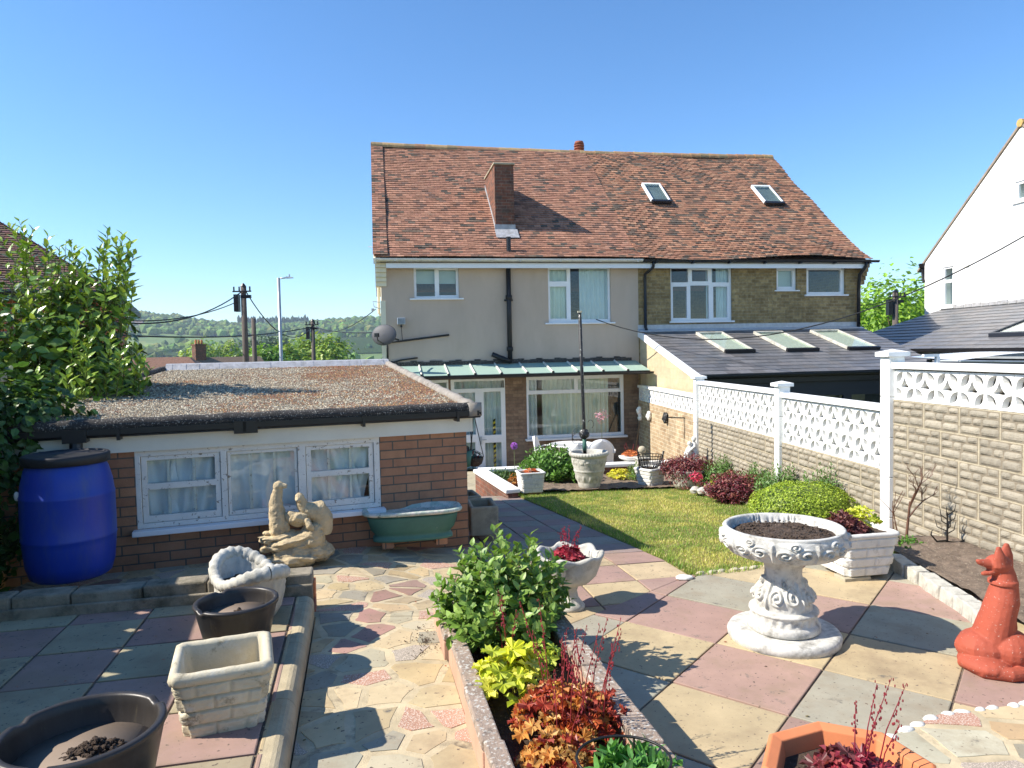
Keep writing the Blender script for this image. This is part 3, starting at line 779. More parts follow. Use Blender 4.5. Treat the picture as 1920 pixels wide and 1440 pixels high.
soil_sheet('flower_bed', [(3.15, 6.2), (fx(6.2) + .05, 6.2), (fx(12.8) + .05, 12.8), (3.0, 12.8), (3.02, 11.75), (3.12, 9.5), (3.02, 8.0), (2.85, 6.6), (2.62, 5.97)][0:1] + [(fx(6.2) + .05, 6.2), (fx(12.8) + .05, 12.8), (3.0, 12.8), (3.02, 8.0), (2.7, 6.2)], lambda x, y: z_lawn(x, y) + .035)
soil_sheet('flower_bed', [(-.02, 11.3), (3.1, 11.6), (3.35, 13.85), (-.62, 13.2)], lambda x, y: z_lawn(x, y) + .05)
soil_sheet('planter_soil', [(gx(.52, .8), .8), (gx(1.0, .8), .8), (gx(1.0, 4.30), 4.30), (gx(.52, 4.30), 4.30)], lambda x, y: -1.585, 'soil', .03)
# land round the garden, running out to the valley and the far hills
def ridge(th):                         # height of the hill crest by direction
    return 66 + 7 * math.sin(th * 9 + 1.0) + 5 * math.sin(th * 23) + (8 if th < -.5 else 0)
def z_land(x, y):
    d = math.hypot(x, y)
    if y < 22: return -3.02
    th = math.atan2(x, max(y, 1))
    z = lerp_tab([(22, -3.02), (60, -7), (140, -13), (330, -19), (600, -9), (820, 12), (1050, 38), (1280, 60), (1500, 66), (2300, 40)], d)
    if d > 500: z *= 1 if z < 0 else (1 + (ridge(th) / 66 - 1) * min(1, (d - 500) / 600))
    return z + (3.0 * noise.noise(Vector((x * .006, y * .006, 0))) if d > 150 else 0)
def land():
    mb = MB()
    def cf(u, v):
        x, y = P0(u, v); d = math.hypot(x, y)
        k = noise.noise(Vector((math.floor(x / 90) * 3.3, math.floor(y / 130) * 5.1, 0)))
        if d < 40: return (.12, .14, .05)
        return (.12, .19, .045) if k > .1 else ((.17, .22, .06) if k > -.2 else (.09, .15, .035))
    def P0(u, v):
        a = -1.35 + 2.7 * u; d = 2600 * v ** 2.2
        return math.sin(a) * d, math.cos(a) * d - 12
    mb.grid(150, 110, lambda u, v: (*P0(u, v), z_land(*P0(u, v))), cf=cf)
    tag(mb.build('ground', M['ground'], smooth=True), kind='structure')
land()
b_ = MB(); b_.quad((-200, -60, -3.06), (200, -60, -3.06), (200, 20, -3.06), (-200, 20, -3.06), (.12, .14, .05))
tag(b_.build('ground', M['ground']), kind='structure')
# ------------------------------------------------------------------ far woods, fields, trees
def ico(sub=1, seed=0, amp=.25):
    import bmesh
    b = bmesh.new(); bmesh.ops.create_icosphere(b, subdivisions=sub, radius=1)
    for v in b.verts: v.co *= 1 + amp * noise.noise(v.co * 1.8 + Vector((seed * 5.0, 0, 0))) * 2 + amp * .5 * noise.noise(v.co * 5 + Vector((seed, 3, 0)))
    r = [tuple(v.co) for v in b.verts], [tuple(q.index for q in f.verts) for f in b.faces]; b.free(); return r
IC = [ico(2, k, .34) for k in range(4)]
IC1 = [ico(1, k, .3) for k in range(4)]
def woods():
    rs = random.Random(4); rows = {k: [] for k in range(4)}; near_ = {k: [] for k in range(4)}
    def dens(x, y, d, th):
        k = noise.noise(Vector((x * .004 + 9, y * .006, 2)))
        if th > -.34 and th < .0 and 560 < d < 900: return 0.02
        if d > 1000: return .97 if k > -.30 else .08
        if d > 560: return .9 if k > .08 else .03
        if d > 330: return .85 if k > -.12 else .15
        return .35 if k > 0 else .05
    for th0 in np.arange(-.72, .78, .0085):
        left = th0 < -.02
        d = 240.0
        while d < 1420:
            d += (9 if left else 24) * (d / 800) ** .6 * rs.uniform(.7, 1.3)
            th = th0 + rs.uniform(-.0045, .0045)
            x, y = math.sin(th) * d, math.cos(th) * d
            if rs.random() > dens(x, y, d, th): continue
            r = rs.uniform(3.6, 7.0) * (.8 if d < 400 else 1); h = r * rs.uniform(.8, 1.25)
            g = rs.choice([(.085, .15, .028), (.13, .21, .04), (.06, .115, .028), (.18, .26, .045), (.10, .17, .035)])
            (near_ if d < 620 else rows)[rs.randint(0, 3)].append((x, y, z_land(x, y) + h * .55, r, h, g))
    mb = MB()
    for src, T in ((rows, IC1), (near_, IC)):
        for k, L in src.items():
            if not L: continue
            a = np.array([q[:5] for q in L]); n = len(a); z = np.zeros(n)
            c = [tuple(v * rs.uniform(.8, 1.2) for v in q[5]) for q in L]
            mb.inst(T[k][0], T[k][1], a[:, :3], np.stack([a[:, 3], z, z], 1), np.stack([z, a[:, 3], z], 1), np.stack([z, z, a[:, 4]], 1), c)
    tag(mb.build('woodland', M['far_tree']), 'dark green woodland covering the far hillside and valley', 'woodland', kind='stuff')
    # poplars in a row on the crest
    mb = MB()
    rs = random.Random(6)
    for i in range(34):
        th = math.atan2(452 - 960 + i * 3.9 + rs.uniform(-1, 1), FPX); d = 1330; x, y = math.sin(th) * d, math.cos(th) * d
        mb.inst(IC1[i % 4][0], IC1[i % 4][1], np.array([[x, y, z_land(x, y) + 11]]), np.array([[3.0, 0, 0]]), np.array([[0, 3.0, 0]]), np.array([[0, 0, rs.uniform(8, 13)]]), [(.045, .08, .025)])
    tag(mb.build('conifer_belt', M['far_tree']), 'dark belt of tall narrow trees on the hill crest behind the street lamp', 'woodland', kind='stuff')
    mb = MB()
    for i in range(70):                # vine rows
        t = i / 70; y0 = 640 + 190 * t
        pts = []
        for k in range(13):
            x = -330 + 26 * k + 22 * t; y = y0 + k * 7
            pts.append((x, y, z_land(x, y) + 1.4))
        mb.tube(pts, [(.7, 1.3)] * 13, 4, (.075, .13, .03), False)
    tag(mb.build('vineyard', M['far_tree']), 'striped rows of vines on the field below the far hill', 'vineyard', kind='stuff')
woods()
def tree(name, label, x, y, zb, h, r, cols, seed, n=4200, leaf=.22, tmpl=FLAT, group=None, lobes=9, shell=.45, flat=1.0, tr=.12, mat_='leaf', cat='tree'):
    t = thing(name, label, cat, (x, y, zb), 0, group); rs = random.Random(seed)
    tk = MB((.14, .10, .07)); tk.tube([(0, 0, -.3), (r * .04, 0, h * .3), (-r * .03, r * .03, h * .6), (0, 0, h * .85)], [tr * 1.3, tr, tr * .6, tr * .2], 8)
    lb = []
    for i in range(lobes):
        a = i * 2.4 + rs.uniform(-.4, .4); q = rs.uniform(.25, .72) * r; zz = h * rs.uniform(.38, .86); s = rs.uniform(.34, .52) * r
        lb.append((math.cos(a) * q, math.sin(a) * q, zz, s)); tk.tube([(0, 0, h * .3 + i * .02 * h), (math.cos(a) * q * .5, math.sin(a) * q * .5, (zz + h * .3) / 2), (math.cos(a) * q, math.sin(a) * q, zz)], [tr * .5, tr * .35, tr * .1], 5)
    lb.append((0, 0, h * .8, r * .5)); lb.append((0, 0, h * .5, r * .62))
    tk.build('trunk', M['bark'], t, True)
    c = MB()
    for i, (a, b, z, s) in enumerate(lb): crown(c, (a, b, z), (s, s, s * flat), n // len(lb), leaf, cols, tmpl, seed * 31 + i, .5, shell, .3, 2.0, .3, zmin=h * .06)
    c.build('crown', M[mat_], t)
    return t
YG = [(.20, .30, .03), (.26, .36, .04), (.14, .24, .03), (.30, .38, .06)]
MG = [(.09, .17, .025), (.13, .22, .03), (.07, .13, .02), (.17, .26, .04)]
def at_px(px, py, Y): return PY(px, py, Y)
midtrees = [  # photo x, top y, base y, distance, radius, palette, label
    (592, 628, 700, 95, 5.0, YG, 'rounded yellow-green willow right of the short telegraph pole'),
    (545, 650, 700, 80, 3.4, YG, 'bushy lime tree between the street lamp and the short telegraph pole'),
    (497, 648, 705, 75, 3.2, [(.13, .26, .03), (.18, .32, .04)], 'fresh green tree left of the street lamp foot'),
    (445, 654, 705, 70, 2.8, MG, 'mid green tree behind the tall telegraph pole'),
    (395, 640, 700, 150, 6.5, YG, 'pale yellow-green tree above the distant chimney'),
    (497, 622, 665, 260, 9.0, [(.05, .10, .02), (.07, .12, .03)], 'dark tree in the valley left of the street lamp'),
    (640, 668, 700, 60, 1.4, MG, 'low bush against the left edge of the house'),
]
for i, (px, ty, by, Y, r, cols, lab) in enumerate(midtrees):
    a = at_px(px, ty, Y); zb = z_land(a.x, a.y)
    tree('deciduous_tree', lab, a.x, a.y, zb, a.z - zb, r, cols, 20 + i, 3800, .035 * Y ** .62 * 1.1, FLAT, 'trees in the valley', 8, .5, 1.1, .2)
a = at_px(1680, 530, 37)
tree('deciduous_tree', 'bright lime green tree in the gap between the brick house and the white house', a.x + .2, a.y, -3, a.z + 3, 4.6, [(.20, .36, .03), (.26, .42, .04), (.15, .28, .03)], 50, 9000, .30, FLAT, None, 12, .4, 1.0, .25)
# ------------------------------------------------------------------ distant buildings
def far_house(label, x, y, zb, sx, sy, h, rh, deg, wallm, rcol, hip=.0, chim=None, name='distant_house', wins=None):
    t = thing(name, label, 'house', (x, y, zb), deg, None)
    b = MB(); b.b2(-sx / 2, sx / 2, -sy / 2, sy / 2, -2, h); b.build('wall', M[wallm], t)
    r = MB(rcol); o = .35; A = [(-sx / 2 - o, -sy / 2 - o, h), (sx / 2 + o, -sy / 2 - o, h), (sx / 2 + o, sy / 2 + o, h), (-sx / 2 - o, sy / 2 + o, h)]; k = sx / 2 * (1 - hip) + (o if hip == 0 else 0)
    rr = [(-k, 0, h + rh), (k, 0, h + rh)]
    r.add(A + rr, [(0, 1, 5, 4), (2, 3, 4, 5), (1, 2, 5), (3, 0, 4), (3, 2, 1, 0)]); ro = r.build('roof', M['tile'], t)
    if chim:
        for cx in chim:
            c = MB(); c.b2(cx - .45, cx + .45, -.35, .35, h + rh * .5, h + rh + 1.0); c.b2(cx - .5, cx + .5, -.4, .4, h + rh + 1.0, h + rh + 1.12); co = c.build('chimney', M['chimney_brick'], ro)
            p = MB((.40, .16, .09))
            for q in (-.25, 0, .25): p.lathe([(.10, h + rh + 1.12), (.08, h + rh + 1.5)], 8, (cx + q, 0, 0))
            p.build('chimney_pot', M['terracotta'], co)
    if wins:
        for (wx, wz, ww, wh) in wins:
            w_ = MB(); plate(w_, wx, wx + ww, wz, wz + wh, [(wx + .06, wx + ww - .06, wz + .06, wz + wh - .06)], -sy / 2 - .05, -sy / 2 + .02); wo = w_.build('window', M['white'], t)
            g = MB((.05, .07, .09)); g.b2(wx + .05, wx + ww - .05, -sy / 2 - .02, -sy / 2 - .012, wz + .05, wz + wh - .05); g.build('pane', M['slate'], wo)
    return t
a = PY(300, 700, 34); far_house('low brown hipped bungalow roof just beyond the garage roof edge', a.x - .6, 34, -4.05, 7.5, 6, 2.4, 1.75, 12, 'red_brick', (.20, .11, .075), .5)
a = PY(455, 664, 62); far_house('brown gabled roof with a brick chimney beyond the bungalow roof', a.x - 1.6, 62, -6.7, 6.0, 6, 4.4, 2.4, 48, 'red_brick', (.22, .15, .10), 0, [-2.2])
a = PY(345, 680, 58); far_house('small roof with a short chimney left of the distant gabled roof', a.x, 66, -8, 6, 6, 4.2, 1.8, 10, 'red_brick', (.24, .13, .10), .3, [1.6])
a = PY(240, 612, 930); far_house('white country house half hidden by trees on the far hill', a.x, 930, a.z - 8, 38, 14, 9, 7, 8, 'render_white', (.26, .20, .18), .0, None, wins=[(-12, 3, 3, 4), (-4, 3, 3, 4), (4, 3, 3, 4)])
# ------------------------------------------------------------------ brick neighbour on the left
FN = Frame(-10.4, 18.0, 0, 24)
nb = thing('brick_house', 'red brick neighbouring house with a brown hipped roof behind the laurel', 'house', (-10.4, 18.0, 0), 24)
m_ = MB(); m_.b2(-9, 0, 0, 8, -3.1, 1.62); m_.build('wall', M['red_brick'], nb)
def hiproof(mb, x0, x1, y0, y1, z, rh, gauge, cols):
    mb.add([(x0, y0, z), (x1, y0, z), (x1, y1, z), (x0, y1, z), ((x0 + x1) / 2 - .4, (y0 + y1) / 2, z + rh), ((x0 + x1) / 2 + .4, (y0 + y1) / 2, z + rh)],
           [(0, 1, 5, 4), (1, 2, 5), (2, 3, 4, 5), (3, 0, 4), (3, 2, 1, 0)], cols[0])
    L = math.hypot((y1 - y0) / 2, rh); n = int(L / gauge)
    for face in range(2):
        for i in range(n):
            t0 = i / n; t1 = (i + 1.2) / n
            hx = (x1 - x0) / 2 - .4
            if face == 0:
                a0, b0 = x0 + hx * t0, x1 - hx * t0; ay = y0 + (y1 - y0) / 2 * t0; az = z + rh * t0; cy = y0 + (y1 - y0) / 2 * t1; cz = z + rh * t1
                m = int((b0 - a0) / .17)
                for j in range(m):
                    xa = a0 + (b0 - a0) * j / m; xb = a0 + (b0 - a0) * (j + .97) / m; c = tuple(v * rnd.uniform(.7, 1.2) for v in rnd.choice(cols)); l = .03 + rnd.uniform(0, .015)
                    mb.add([(xa, ay - l * .4, az + l - .02), (xb, ay - l * .4, az + l - .02), (xa, ay - l * .4, az + l), (xb, ay - l * .4, az + l), (xa, cy, cz + .005), (xb, cy, cz + .005)], [(0, 1, 3, 2), (2, 3, 5, 4)], c)
            else:
                a0, b0 = y0 + (y1 - y0) / 2 * t0, y1 - (y1 - y0) / 2 * t0; ax = x1 - hx * t0; az = z + rh * t0; cx = x1 - hx * t1; cz = z + rh * t1
                m = max(1, int((b0 - a0) / .17))
                for j in range(m):
                    ya = a0 + (b0 - a0) * j / m; yb = a0 + (b0 - a0) * (j + .97) / m; c = tuple(v * rnd.uniform(.7, 1.2) for v in rnd.choice(cols)); l = .03 + rnd.uniform(0, .015)
                    mb.add([(ax + l * .4, ya, az + l - .02), (ax + l * .4, yb, az + l - .02), (ax + l * .4, ya, az + l), (ax + l * .4, yb, az + l), (cx, ya, cz + .005), (cx, yb, cz + .005)], [(0, 1, 3, 2), (2, 3, 5, 4)], c)
m_ = MB(); hiproof(m_, -9.4, .42, -.42, 8.4, 1.70, 3.2, .11, [(.17, .095, .07), (.13, .08, .06), (.21, .12, .085)]); m_.build('roof', M['tile'], nb)
m_ = MB(); m_.b2(-9.42, .44, -.46, -.40, 1.50, 1.68); m_.b2(.40, .46, -.39, 8.4, 1.50, 1.68); m_.build('fascia', M['iron'], nb)
m_ = MB(); m_.tube([(-9.4, -.52, 1.66), (.75, -.52, 1.66)], .055, 8); m_.build('gutter', M['black'], nb)
m_ = MB(); m_.b2(.0, .10, -.12, .02, .93, 1.12); m_.tube([(.03, -.06, 1.12), (.03, -.06, 1.55)], .02, 6); m_.build('cable_bracket', M['black'], nb)
# ------------------------------------------------------------------ poles, lamp and cables
def tele_pole(px, ty, Y, rad, label, extra=None, lean=0):
    p = PY(px, ty, Y); zb = z_land(p.x, p.y); t = thing('telegraph_pole', label, 'telegraph pole', (p.x, p.y, zb), 0, 'wooden poles beyond the garage')
    h = p.z - zb; m = MB(); m.tube([(0, 0, -.5), (0, 0, h * .5), (lean, 0, h)], [rad * 1.15, rad, rad * .85], 12); m.build('pole', M['pole_wood'], t, True)
    if extra:
        c = MB(); c.b2(-.34, -.17, -.12, .12, h - .95, h - .3); c.b2(-.08, .30, -.10, -.0, h - .45, h - .33); c.tube([(-.35, -.15, h - .2), (.35, -.15, h - .2)], .03, 6); c.tube([(0, 0, h), (.0, 0, h + .12)], [rad, .03], 8)
        for k in (-.3, -.1, .14, .3): c.tube([(k, -.15, h - .2), (k, -.15, h - .02)], .03, 6)
        c.build('junction_box', M['black'], t)
    return Vector((p.x, p.y, p.z))
A1 = tele_pole(456, 537, 27, .115, 'tall weathered telegraph pole carrying cables left of the street lamp', True)
A2 = tele_pole(475, 597, 30, .105, 'shorter bare telegraph pole just right of the tall one')
A3 = tele_pole(586, 602, 38, .115, 'dark telegraph pole with fittings standing before the willow', True)
A4 = tele_pole(1679, 548, 30, .13, 'grey telegraph pole standing in front of the lime green tree', True)
p = PY(522, 521, 30); zb = z_land(p.x, p.y); t = thing('street_lamp', 'slim galvanised street lamp with a short arm and flat lantern', 'street lamp', (p.x, p.y, zb))
h = p.z - zb; m_ = MB(); m_.tube([(0, 0, -.2), (0, 0, h * .4), (0, 0, h)], [.10, .075, .065], 12); m_.build('pole', M['steel'], t, True)
m_ = MB(); m_.tube([(0, 0, h - .03), (.36, 0, h + .0)], .03, 8); m_.build('arm', M['steel'], t, True)
m_ = MB(); m_.hexa([(.33, -.09, h - .03), (.62, -.07, h - .02), (.62, .07, h - .02), (.33, .09, h - .03), (.33, -.07, h + .05), (.60, -.05, h + .02), (.60, .05, h + .02), (.33, .07, h + .05)]); m_.lathe([(.03, h + .03), (.03, h + .14)], 8, (.46, 0, 0)); m_.build('lantern', M['steel'], t)
g_ = 'overhead cables beyond the garage'
NB = FN.W(.03, -.08, 1.02)
cable('overhead_cable', 'upper cable from the brick house bracket to the tall telegraph pole', (NB, A1 + Vector((0, 0, -.15))), .022, .5, group=g_)
cable('overhead_cable', 'lower cable rising past the brick house to the tall telegraph pole', (PY(190, 598, 19), A1 + Vector((-.2, 0, -.55))), .018, .3, group=g_)
cable('overhead_cable', 'cable dropping steeply from the tall pole towards the dark pole', (A1 + Vector((.1, 0, -.2)), A3 + Vector((0, 0, -.25))), .022, 1.1, group=g_)
cable('overhead_cable', 'long horizontal cable crossing the woods to the dark pole', (PY(215, 628, 20), A3 + Vector((0, 0, -.3))), .025, .25, group=g_)
cable('overhead_cable', 'thin cable from the dark pole up to the left corner of the house', (A3 + Vector((0, 0, -.1)), PY(704, 580, 17.5)), .012, .5, group=g_)
cable('overhead_cable', 'dark cable from the dark pole running right behind the satellite dish', (A3 + Vector((0, 0, -.3)), PY(720, 622, 26)), .022, .15, group=g_)
cable('overhead_cable', 'long cable sweeping from the right edge over the slate roof to the beige house', (PY(1925, 440, 11.0), PY(1118, 599, 16.55)), .012, .95, 24)
cable('overhead_cable', 'faint cable crossing in front of the lime green tree', (A4 + Vector((0, 0, -.2)), PY(1612, 572, 30)), .015, .1)
# ------------------------------------------------------------------ the pair of semi-detached houses
HD = 10.37
HF = Frame(3.05, 17.0, 0, HD)
DEPTH = 8.6
PROF = [(-.30, 2.14), (.10, 2.36), (.55, 2.68), (4.30, 5.85)]
PROF0 = [(y, z - .13) for y, z in PROF]
ZE = 2.02
XL, XR = -6.02, 5.88
def roofz(y): return 2.68 + (y - .55) * (5.85 - 2.68) / (4.30 - .55)
def house(name, label, x0, x1, wallmats, side, tcols, dark, seed):
    t = thing(name, label, 'house', HF.o, HD, 'pair of semi-detached houses')
    return t
hl = house('semi_detached_house', 'beige rendered left half of the pair of houses with the tall chimney', 0, 0, 0, 0, 0, 0, 0)
hr = house('semi_detached_house', 'yellow brick right half of the pair with two small roof windows', 0, 0, 0, 0, 0, 0, 0)
W = lambda q, y=0.0: px_rect(HF, q, y)
w1 = W((775, 499, 861, 559)); w2 = W((1027, 500, 1146, 604)); wb = W((987, 706, 1171, 815)); wd = W((845, 712, 951, 899)); ws = W((772, 714, 843, 800))
wd = (wd[0], wd[1], -2.80, wd[3])
r1 = W((1257, 499, 1373, 601)); r2 = W((1456, 502, 1494, 544)); r3 = W((1512, 501, 1585, 552))
ZS = -.33
m_ = MB(); plate(m_, XL, -.0, ZS, 2.12, [w1, w2], 0, .28); wl = m_.build('wall', M['render_beige'], hl)
m_ = MB(); plate(m_, XL, -.0, -3.0, ZS - .002, [wb, wd, ws], .04, .28); m_.build('lower_wall', M['buff_brick'], hl)
def gable(par, x, matn, s):
    m = MB(); th = .25 * s; o = .012
    poly = [(.281, -3.0), (DEPTH - .26, -3.0), (DEPTH - .26, 2.12), (4.3, 5.60), (.281, 2.22)]
    n = len(poly); m.add([(x, y, z) for y, z in poly] + [(x + th, y, z) for y, z in poly], [tuple(range(n)), tuple(range(2 * n - 1, n - 1, -1))] + [(i, n + i, n + (i + 1) % n, (i + 1) % n) for i in range(n)])
    m.build('gable_wall', M[matn], par, fix=True)
gable(hl, XL, 'render_cream', 1); gable(hr, XR, 'stock', -1)
m_ = MB(); m_.b2(XL, 0, DEPTH - .25, DEPTH, -3, 2.1); m_.build('back_wall', M['render_cream'], hl)
m_ = MB(); m_.b2(0.01, XR, DEPTH - .25, DEPTH, -3, 2.1); m_.build('back_wall', M['stock'], hr)
m_ = MB(); plate(m_, 0.002, XR, -3.0, 2.12, [r1, r2, r3], 0, .28); m_.build('wall', M['stock'], hr)
# strip of pale paint on the corner and the stepped corbels under the eaves
m_ = MB(); m_.b2(XL - .02, XL + .09, -.018, -.002, -3, 1.2); m_.build('corner_strip', M['render_cream'], hl)
for par, x, s, mt in ((hl, XL, -1, 'render_cream'), (hr, XR, 1, 'stock')):
    m_ = MB()
    for k in range(6):
        m_.b2(x - (.0 if s > 0 else .12 - .0), x + (.12 if s > 0 else .0), -.04 - .05 * k, .25, 1.52 + .1 * k, 1.62 + .1 * k - .004)
        if s < 0: m_.b2(x + .002, x + .12, -.04 - .045 * k, -.001, 1.52 + .1 * k, 1.62 + .1 * k - .004)
    m_.build('eaves_corbel', M[mt], par)
# roofs of separate clay tiles
TC = [(.36, .18, .115), (.375, .19, .12), (.345, .17, .11), (.33, .16, .105), (.385, .205, .135), (.30, .15, .095), (.19, .11, .08)]
TC2 = [(.37, .185, .11), (.35, .175, .105), (.39, .215, .13), (.32, .155, .095), (.28, .145, .09), (.21, .12, .08), (.13, .09, .065)]
DK = [(.09, .075, .06), (.13, .10, .075), (.17, .12, .085)]  # random dark tiles: lichen, plus shade of lifted-tile gaps put into the colour
L_ = lambda x: (lambda s: x)
for par, xa, xb, cols, dk, sd_ in ((hl, L_(XL - .14), L_(-.0), TC, (.12, DK, .2), 2), (hr, L_(.0), L_(XR + .16), TC2, (.02, DK, .22), 9)):
    m_ = MB()
    x0, x1 = xa(0), xb(0)
    for (a, b), (c, d) in zip(PROF0, PROF0[1:]):
        m_.add([(x0, a, b), (x1, a, b), (x1, c, d), (x0, c, d)], [(0, 1, 2, 3)], (.10, .06, .045))
    m_.add([(x0, 4.3, 5.81), (x1, 4.3, 5.81), (x1, DEPTH + .3, 2.0), (x0, DEPTH + .3, 2.0)], [(0, 1, 2, 3)], (.34, .15, .10))
    tiles(m_, xa, xb, PROF, .104, .165, .020, cols, sd_, .11 if par is hr else .05, .004, 1.3, dk)
    if par is hl:      # the verge kicks up along the left edge
        tiles(m_, L_(XL - .16), L_(XL + .16), [(y, z + .045) for y, z in PROF], .098, .165, .016, TC[3:], 77, 0, .004, 1.3, (0, DK, .4))
    ro = m_.build('roof', M['tile'], par)
    rg = MB()
    x = x0
    while x < x1 - .05:
        L2 = min(.31, x1 - x); sg = .05 * math.sin((x - XL) / 11.9 * math.pi) * -1 + rnd.uniform(-.006, .006); n = 8
        vs = []
        for xx, q in ((x, 1.06), (x + L2, 1.0)):
            for k in range(n + 1):
                th = math.pi * (k / n) * 1.1 - .16; vs.append((xx, 4.3 + math.cos(th) * .13 * q, 5.80 + sg + math.sin(th) * .13 * q))
        rg.add(vs, [(k, k + 1, n + 2 + k, n + 1 + k) for k in range(n)] + [tuple(range(n + 1)), tuple(range(2 * n + 1, n, -1))], rnd.choice([(.40, .24, .12), (.36, .20, .11), (.30, .22, .12), (.44, .30, .15)]))
        x += .30
    rg.build('ridge_tiles', M['tile'], ro)
    # barge board and verge mortar
    if par is hl:
        v = MB((.6, .55, .42)); 
        for (a, b), (c, d) in zip(PROF, PROF[1:]): v.hexa([(XL - .15, a, b - .16), (XL - .09, a, b - .16), (XL - .09, c, d - .16), (XL - .15, c, d - .16), (XL - .15, a, b - .03), (XL - .09, a, b - .03), (XL - .09, c, d - .03), (XL - .15, c, d - .03)])
        v.build('barge_board', M['render_cream'], ro)
# chimney, roof vents, pot behind the ridge
cx0, _ = HF.wall(929.5, 430, .85); cx1, _ = HF.wall(965, 430, .85)
m_ = MB(); m_.b2(cx0, cx1, .85, 2.35, 2.6, 4.50); ch = m_.build('chimney', M['chimney_brick'], hl)
m_ = MB((.5, .42, .25)); m_.b2(cx0 - .03, cx1 + .03, .82, 2.38, 4.50, 4.545); m_.b2(cx0 + .06, cx0 + .2, 1.2, 1.5, 4.545, 4.57); m_.build('chimney_cap', M['concrete'], ch, bevel=.01)
m_ = MB(); z = roofz(.85)
m_.b2(cx0 - .02, cx1 + .02, .835, .849, z - .1, z + .14)
m_.hexa([(cx0 - .03, .55, roofz(.55) + .03), (cx1 + .06, .55, roofz(.55) + .03), (cx1 + .06, .85, z + .03), (cx0 - .03, .85, z + .03), (cx0 - .03, .55, roofz(.55) + .04), (cx1 + .06, .55, roofz(.55) + .04), (cx1 + .06, .85, z + .04), (cx0 - .03, .85, z + .04)])
for xa, xb in ((cx0 - .012, cx0 - .001), (cx1 + .001, cx1 + .012)):
    m_.hexa([(xa, .84, roofz(.84) - .05), (xb, .84, roofz(.84) - .05), (xb, 2.4, roofz(2.4) - .05), (xa, 2.4, roofz(2.4) - .05), (xa, .84, roofz(.84) + .12), (xb, .84, roofz(.84) + .12), (xb, 2.4, roofz(2.4) + .12), (xa, 2.4, roofz(2.4) + .12)])
m_.build('chimney_flashing', M['lead'], ch)
vp = HF.roof(954, 477, roofz(0), (5.85 - 2.68) / 3.75)
m_ = MB(); m_.lathe([(.055, -.1), (.055, .40), (.045, .40), (.045, .3)], 12, (vp.x, vp.y, vp.z)); m_.box(vp.x, vp.y, vp.z + .03, .3, .22, .02); m_.build('vent_pipe', M['black'], hl)
m_ = MB((.30, .10, .06)); q = HF.wall(1086, 289, 4.5)
for k in range(3): m_.lathe([(.15, k * .075), (.16, k * .075 + .035), (.10, k * .075 + .045)], 14, (q[0], 4.5, 5.9))
m_.lathe([(.12, -.5), (.12, .22), (.15, .22), (.12, .30), (.0, .33)], 14, (q[0], 4.5, 5.9)); m_.build('chimney_pot', M['tile'], hr, True)
# eaves: fascia, gutter, downpipes
m_ = MB(); m_.b2(XL + .12, -.02, -.26, -.235, 1.90, 2.08); m_.b2(XL + .12, -.02, -.234, -.001, 1.99, 2.02); m_.build('fascia', M['white'], hl)
m_ = MB(); m_.b2(-.018, XR - .02, -.26, -.235, 1.90, 2.06); m_.b2(-.018, XR - .02, -.234, -.001, 1.99, 2.02); m_.build('fascia', M['white'], hr)
def gutter(mb, x0, x1, y, z, r=.055):
    n = 8; vs = []
    for x in (x0, x1):
        for k in range(n + 1):
            th = math.pi + math.pi * k / n; vs.append((x, y + math.cos(th) * r, z + math.sin(th) * r))
        for k in range(n + 1):
            th = 2 * math.pi - math.pi * k / n; vs.append((x, y + math.cos(th) * (r - .006), z + math.sin(th) * (r - .006)))
    k = 2 * (n + 1); mb.add(vs, [(i, (i + 1) % k, k + (i + 1) % k, k + i) for i in range(k)] + [tuple(range(k - 1, -1, -1)), tuple(range(k, 2 * k))])
m_ = MB(); gutter(m_, XL - .10, .0, -.325, 2.10)
for k in range(7): m_.b2(XL + .3 + k * .93, XL + .33 + k * .93, -.385, -.262, 2.035, 2.05)
m_.build('gutter', M['stone_white'], hl)
m_ = MB(); gutter(m_, .004, XR + .30, -.325, 2.09)
for k in range(7): m_.b2(.3 + k * .93, .34 + k * .93, -.385, -.262, 2.00, 2.04)
m_.build('gutter', M['black'], hr)
dp = HF.wall(953, 560)[0]
m_ = MB(); m_.tube([(dp, -.08, 1.98), (dp, -.08, -.25)], .055, 10)
for z in (1.30, .12): m_.tube([(dp, -.08, z), (dp, -.08, z - .10)], .075, 10)
m_.b2(dp - .10, dp + .10, -.03, -.002, 1.17, 1.21); m_.tube([(dp - .42, -.10, -.04), (dp - .12, -.11, -.17), (dp, -.1, -.22)], .055, 8); m_.build('soil_pipe', M['black_pipe'], hl, True)
q0 = HF.wall(1225, 490, -.3)[0]; q1 = HF.wall(1208, 560)[0]
m_ = MB(); m_.tube([(q0, -.32, 2.06), (q0, -.30, 1.93), (q0 - .03, -.2, 1.87), (q1, -.07, 1.78), (q1, -.06, 1.6), (q1, -.06, .52), (q1 + .0, -.12, .46)], .036, 8); m_.build('downpipe', M['black'], hr, True)
q0 = HF.wall(1624, 492, -.3)[0]; q1 = HF.wall(1606, 560)[0]
m_ = MB(); m_.tube([(q0, -.32, 2.06), (q0, -.30, 1.95), (q0 - .10, -.2, 1.75), (q1, -.09, 1.50), (q1, -.08, 1.3), (q1, -.08, .45)], .045, 8); m_.build('downpipe', M['black'], hr, True)
m_ = MB(); m_.tube([(XL - .06, .5, 2.2), (XL - .06, .5, .95), (XL - .02, .5, .9)], .03, 6); m_.tube([(XL - .26, .4, 2.46), (XL + .01, .4, 2.42)], .008, 5); m_.build('overflow_pipe', M['render_cream'], hl)
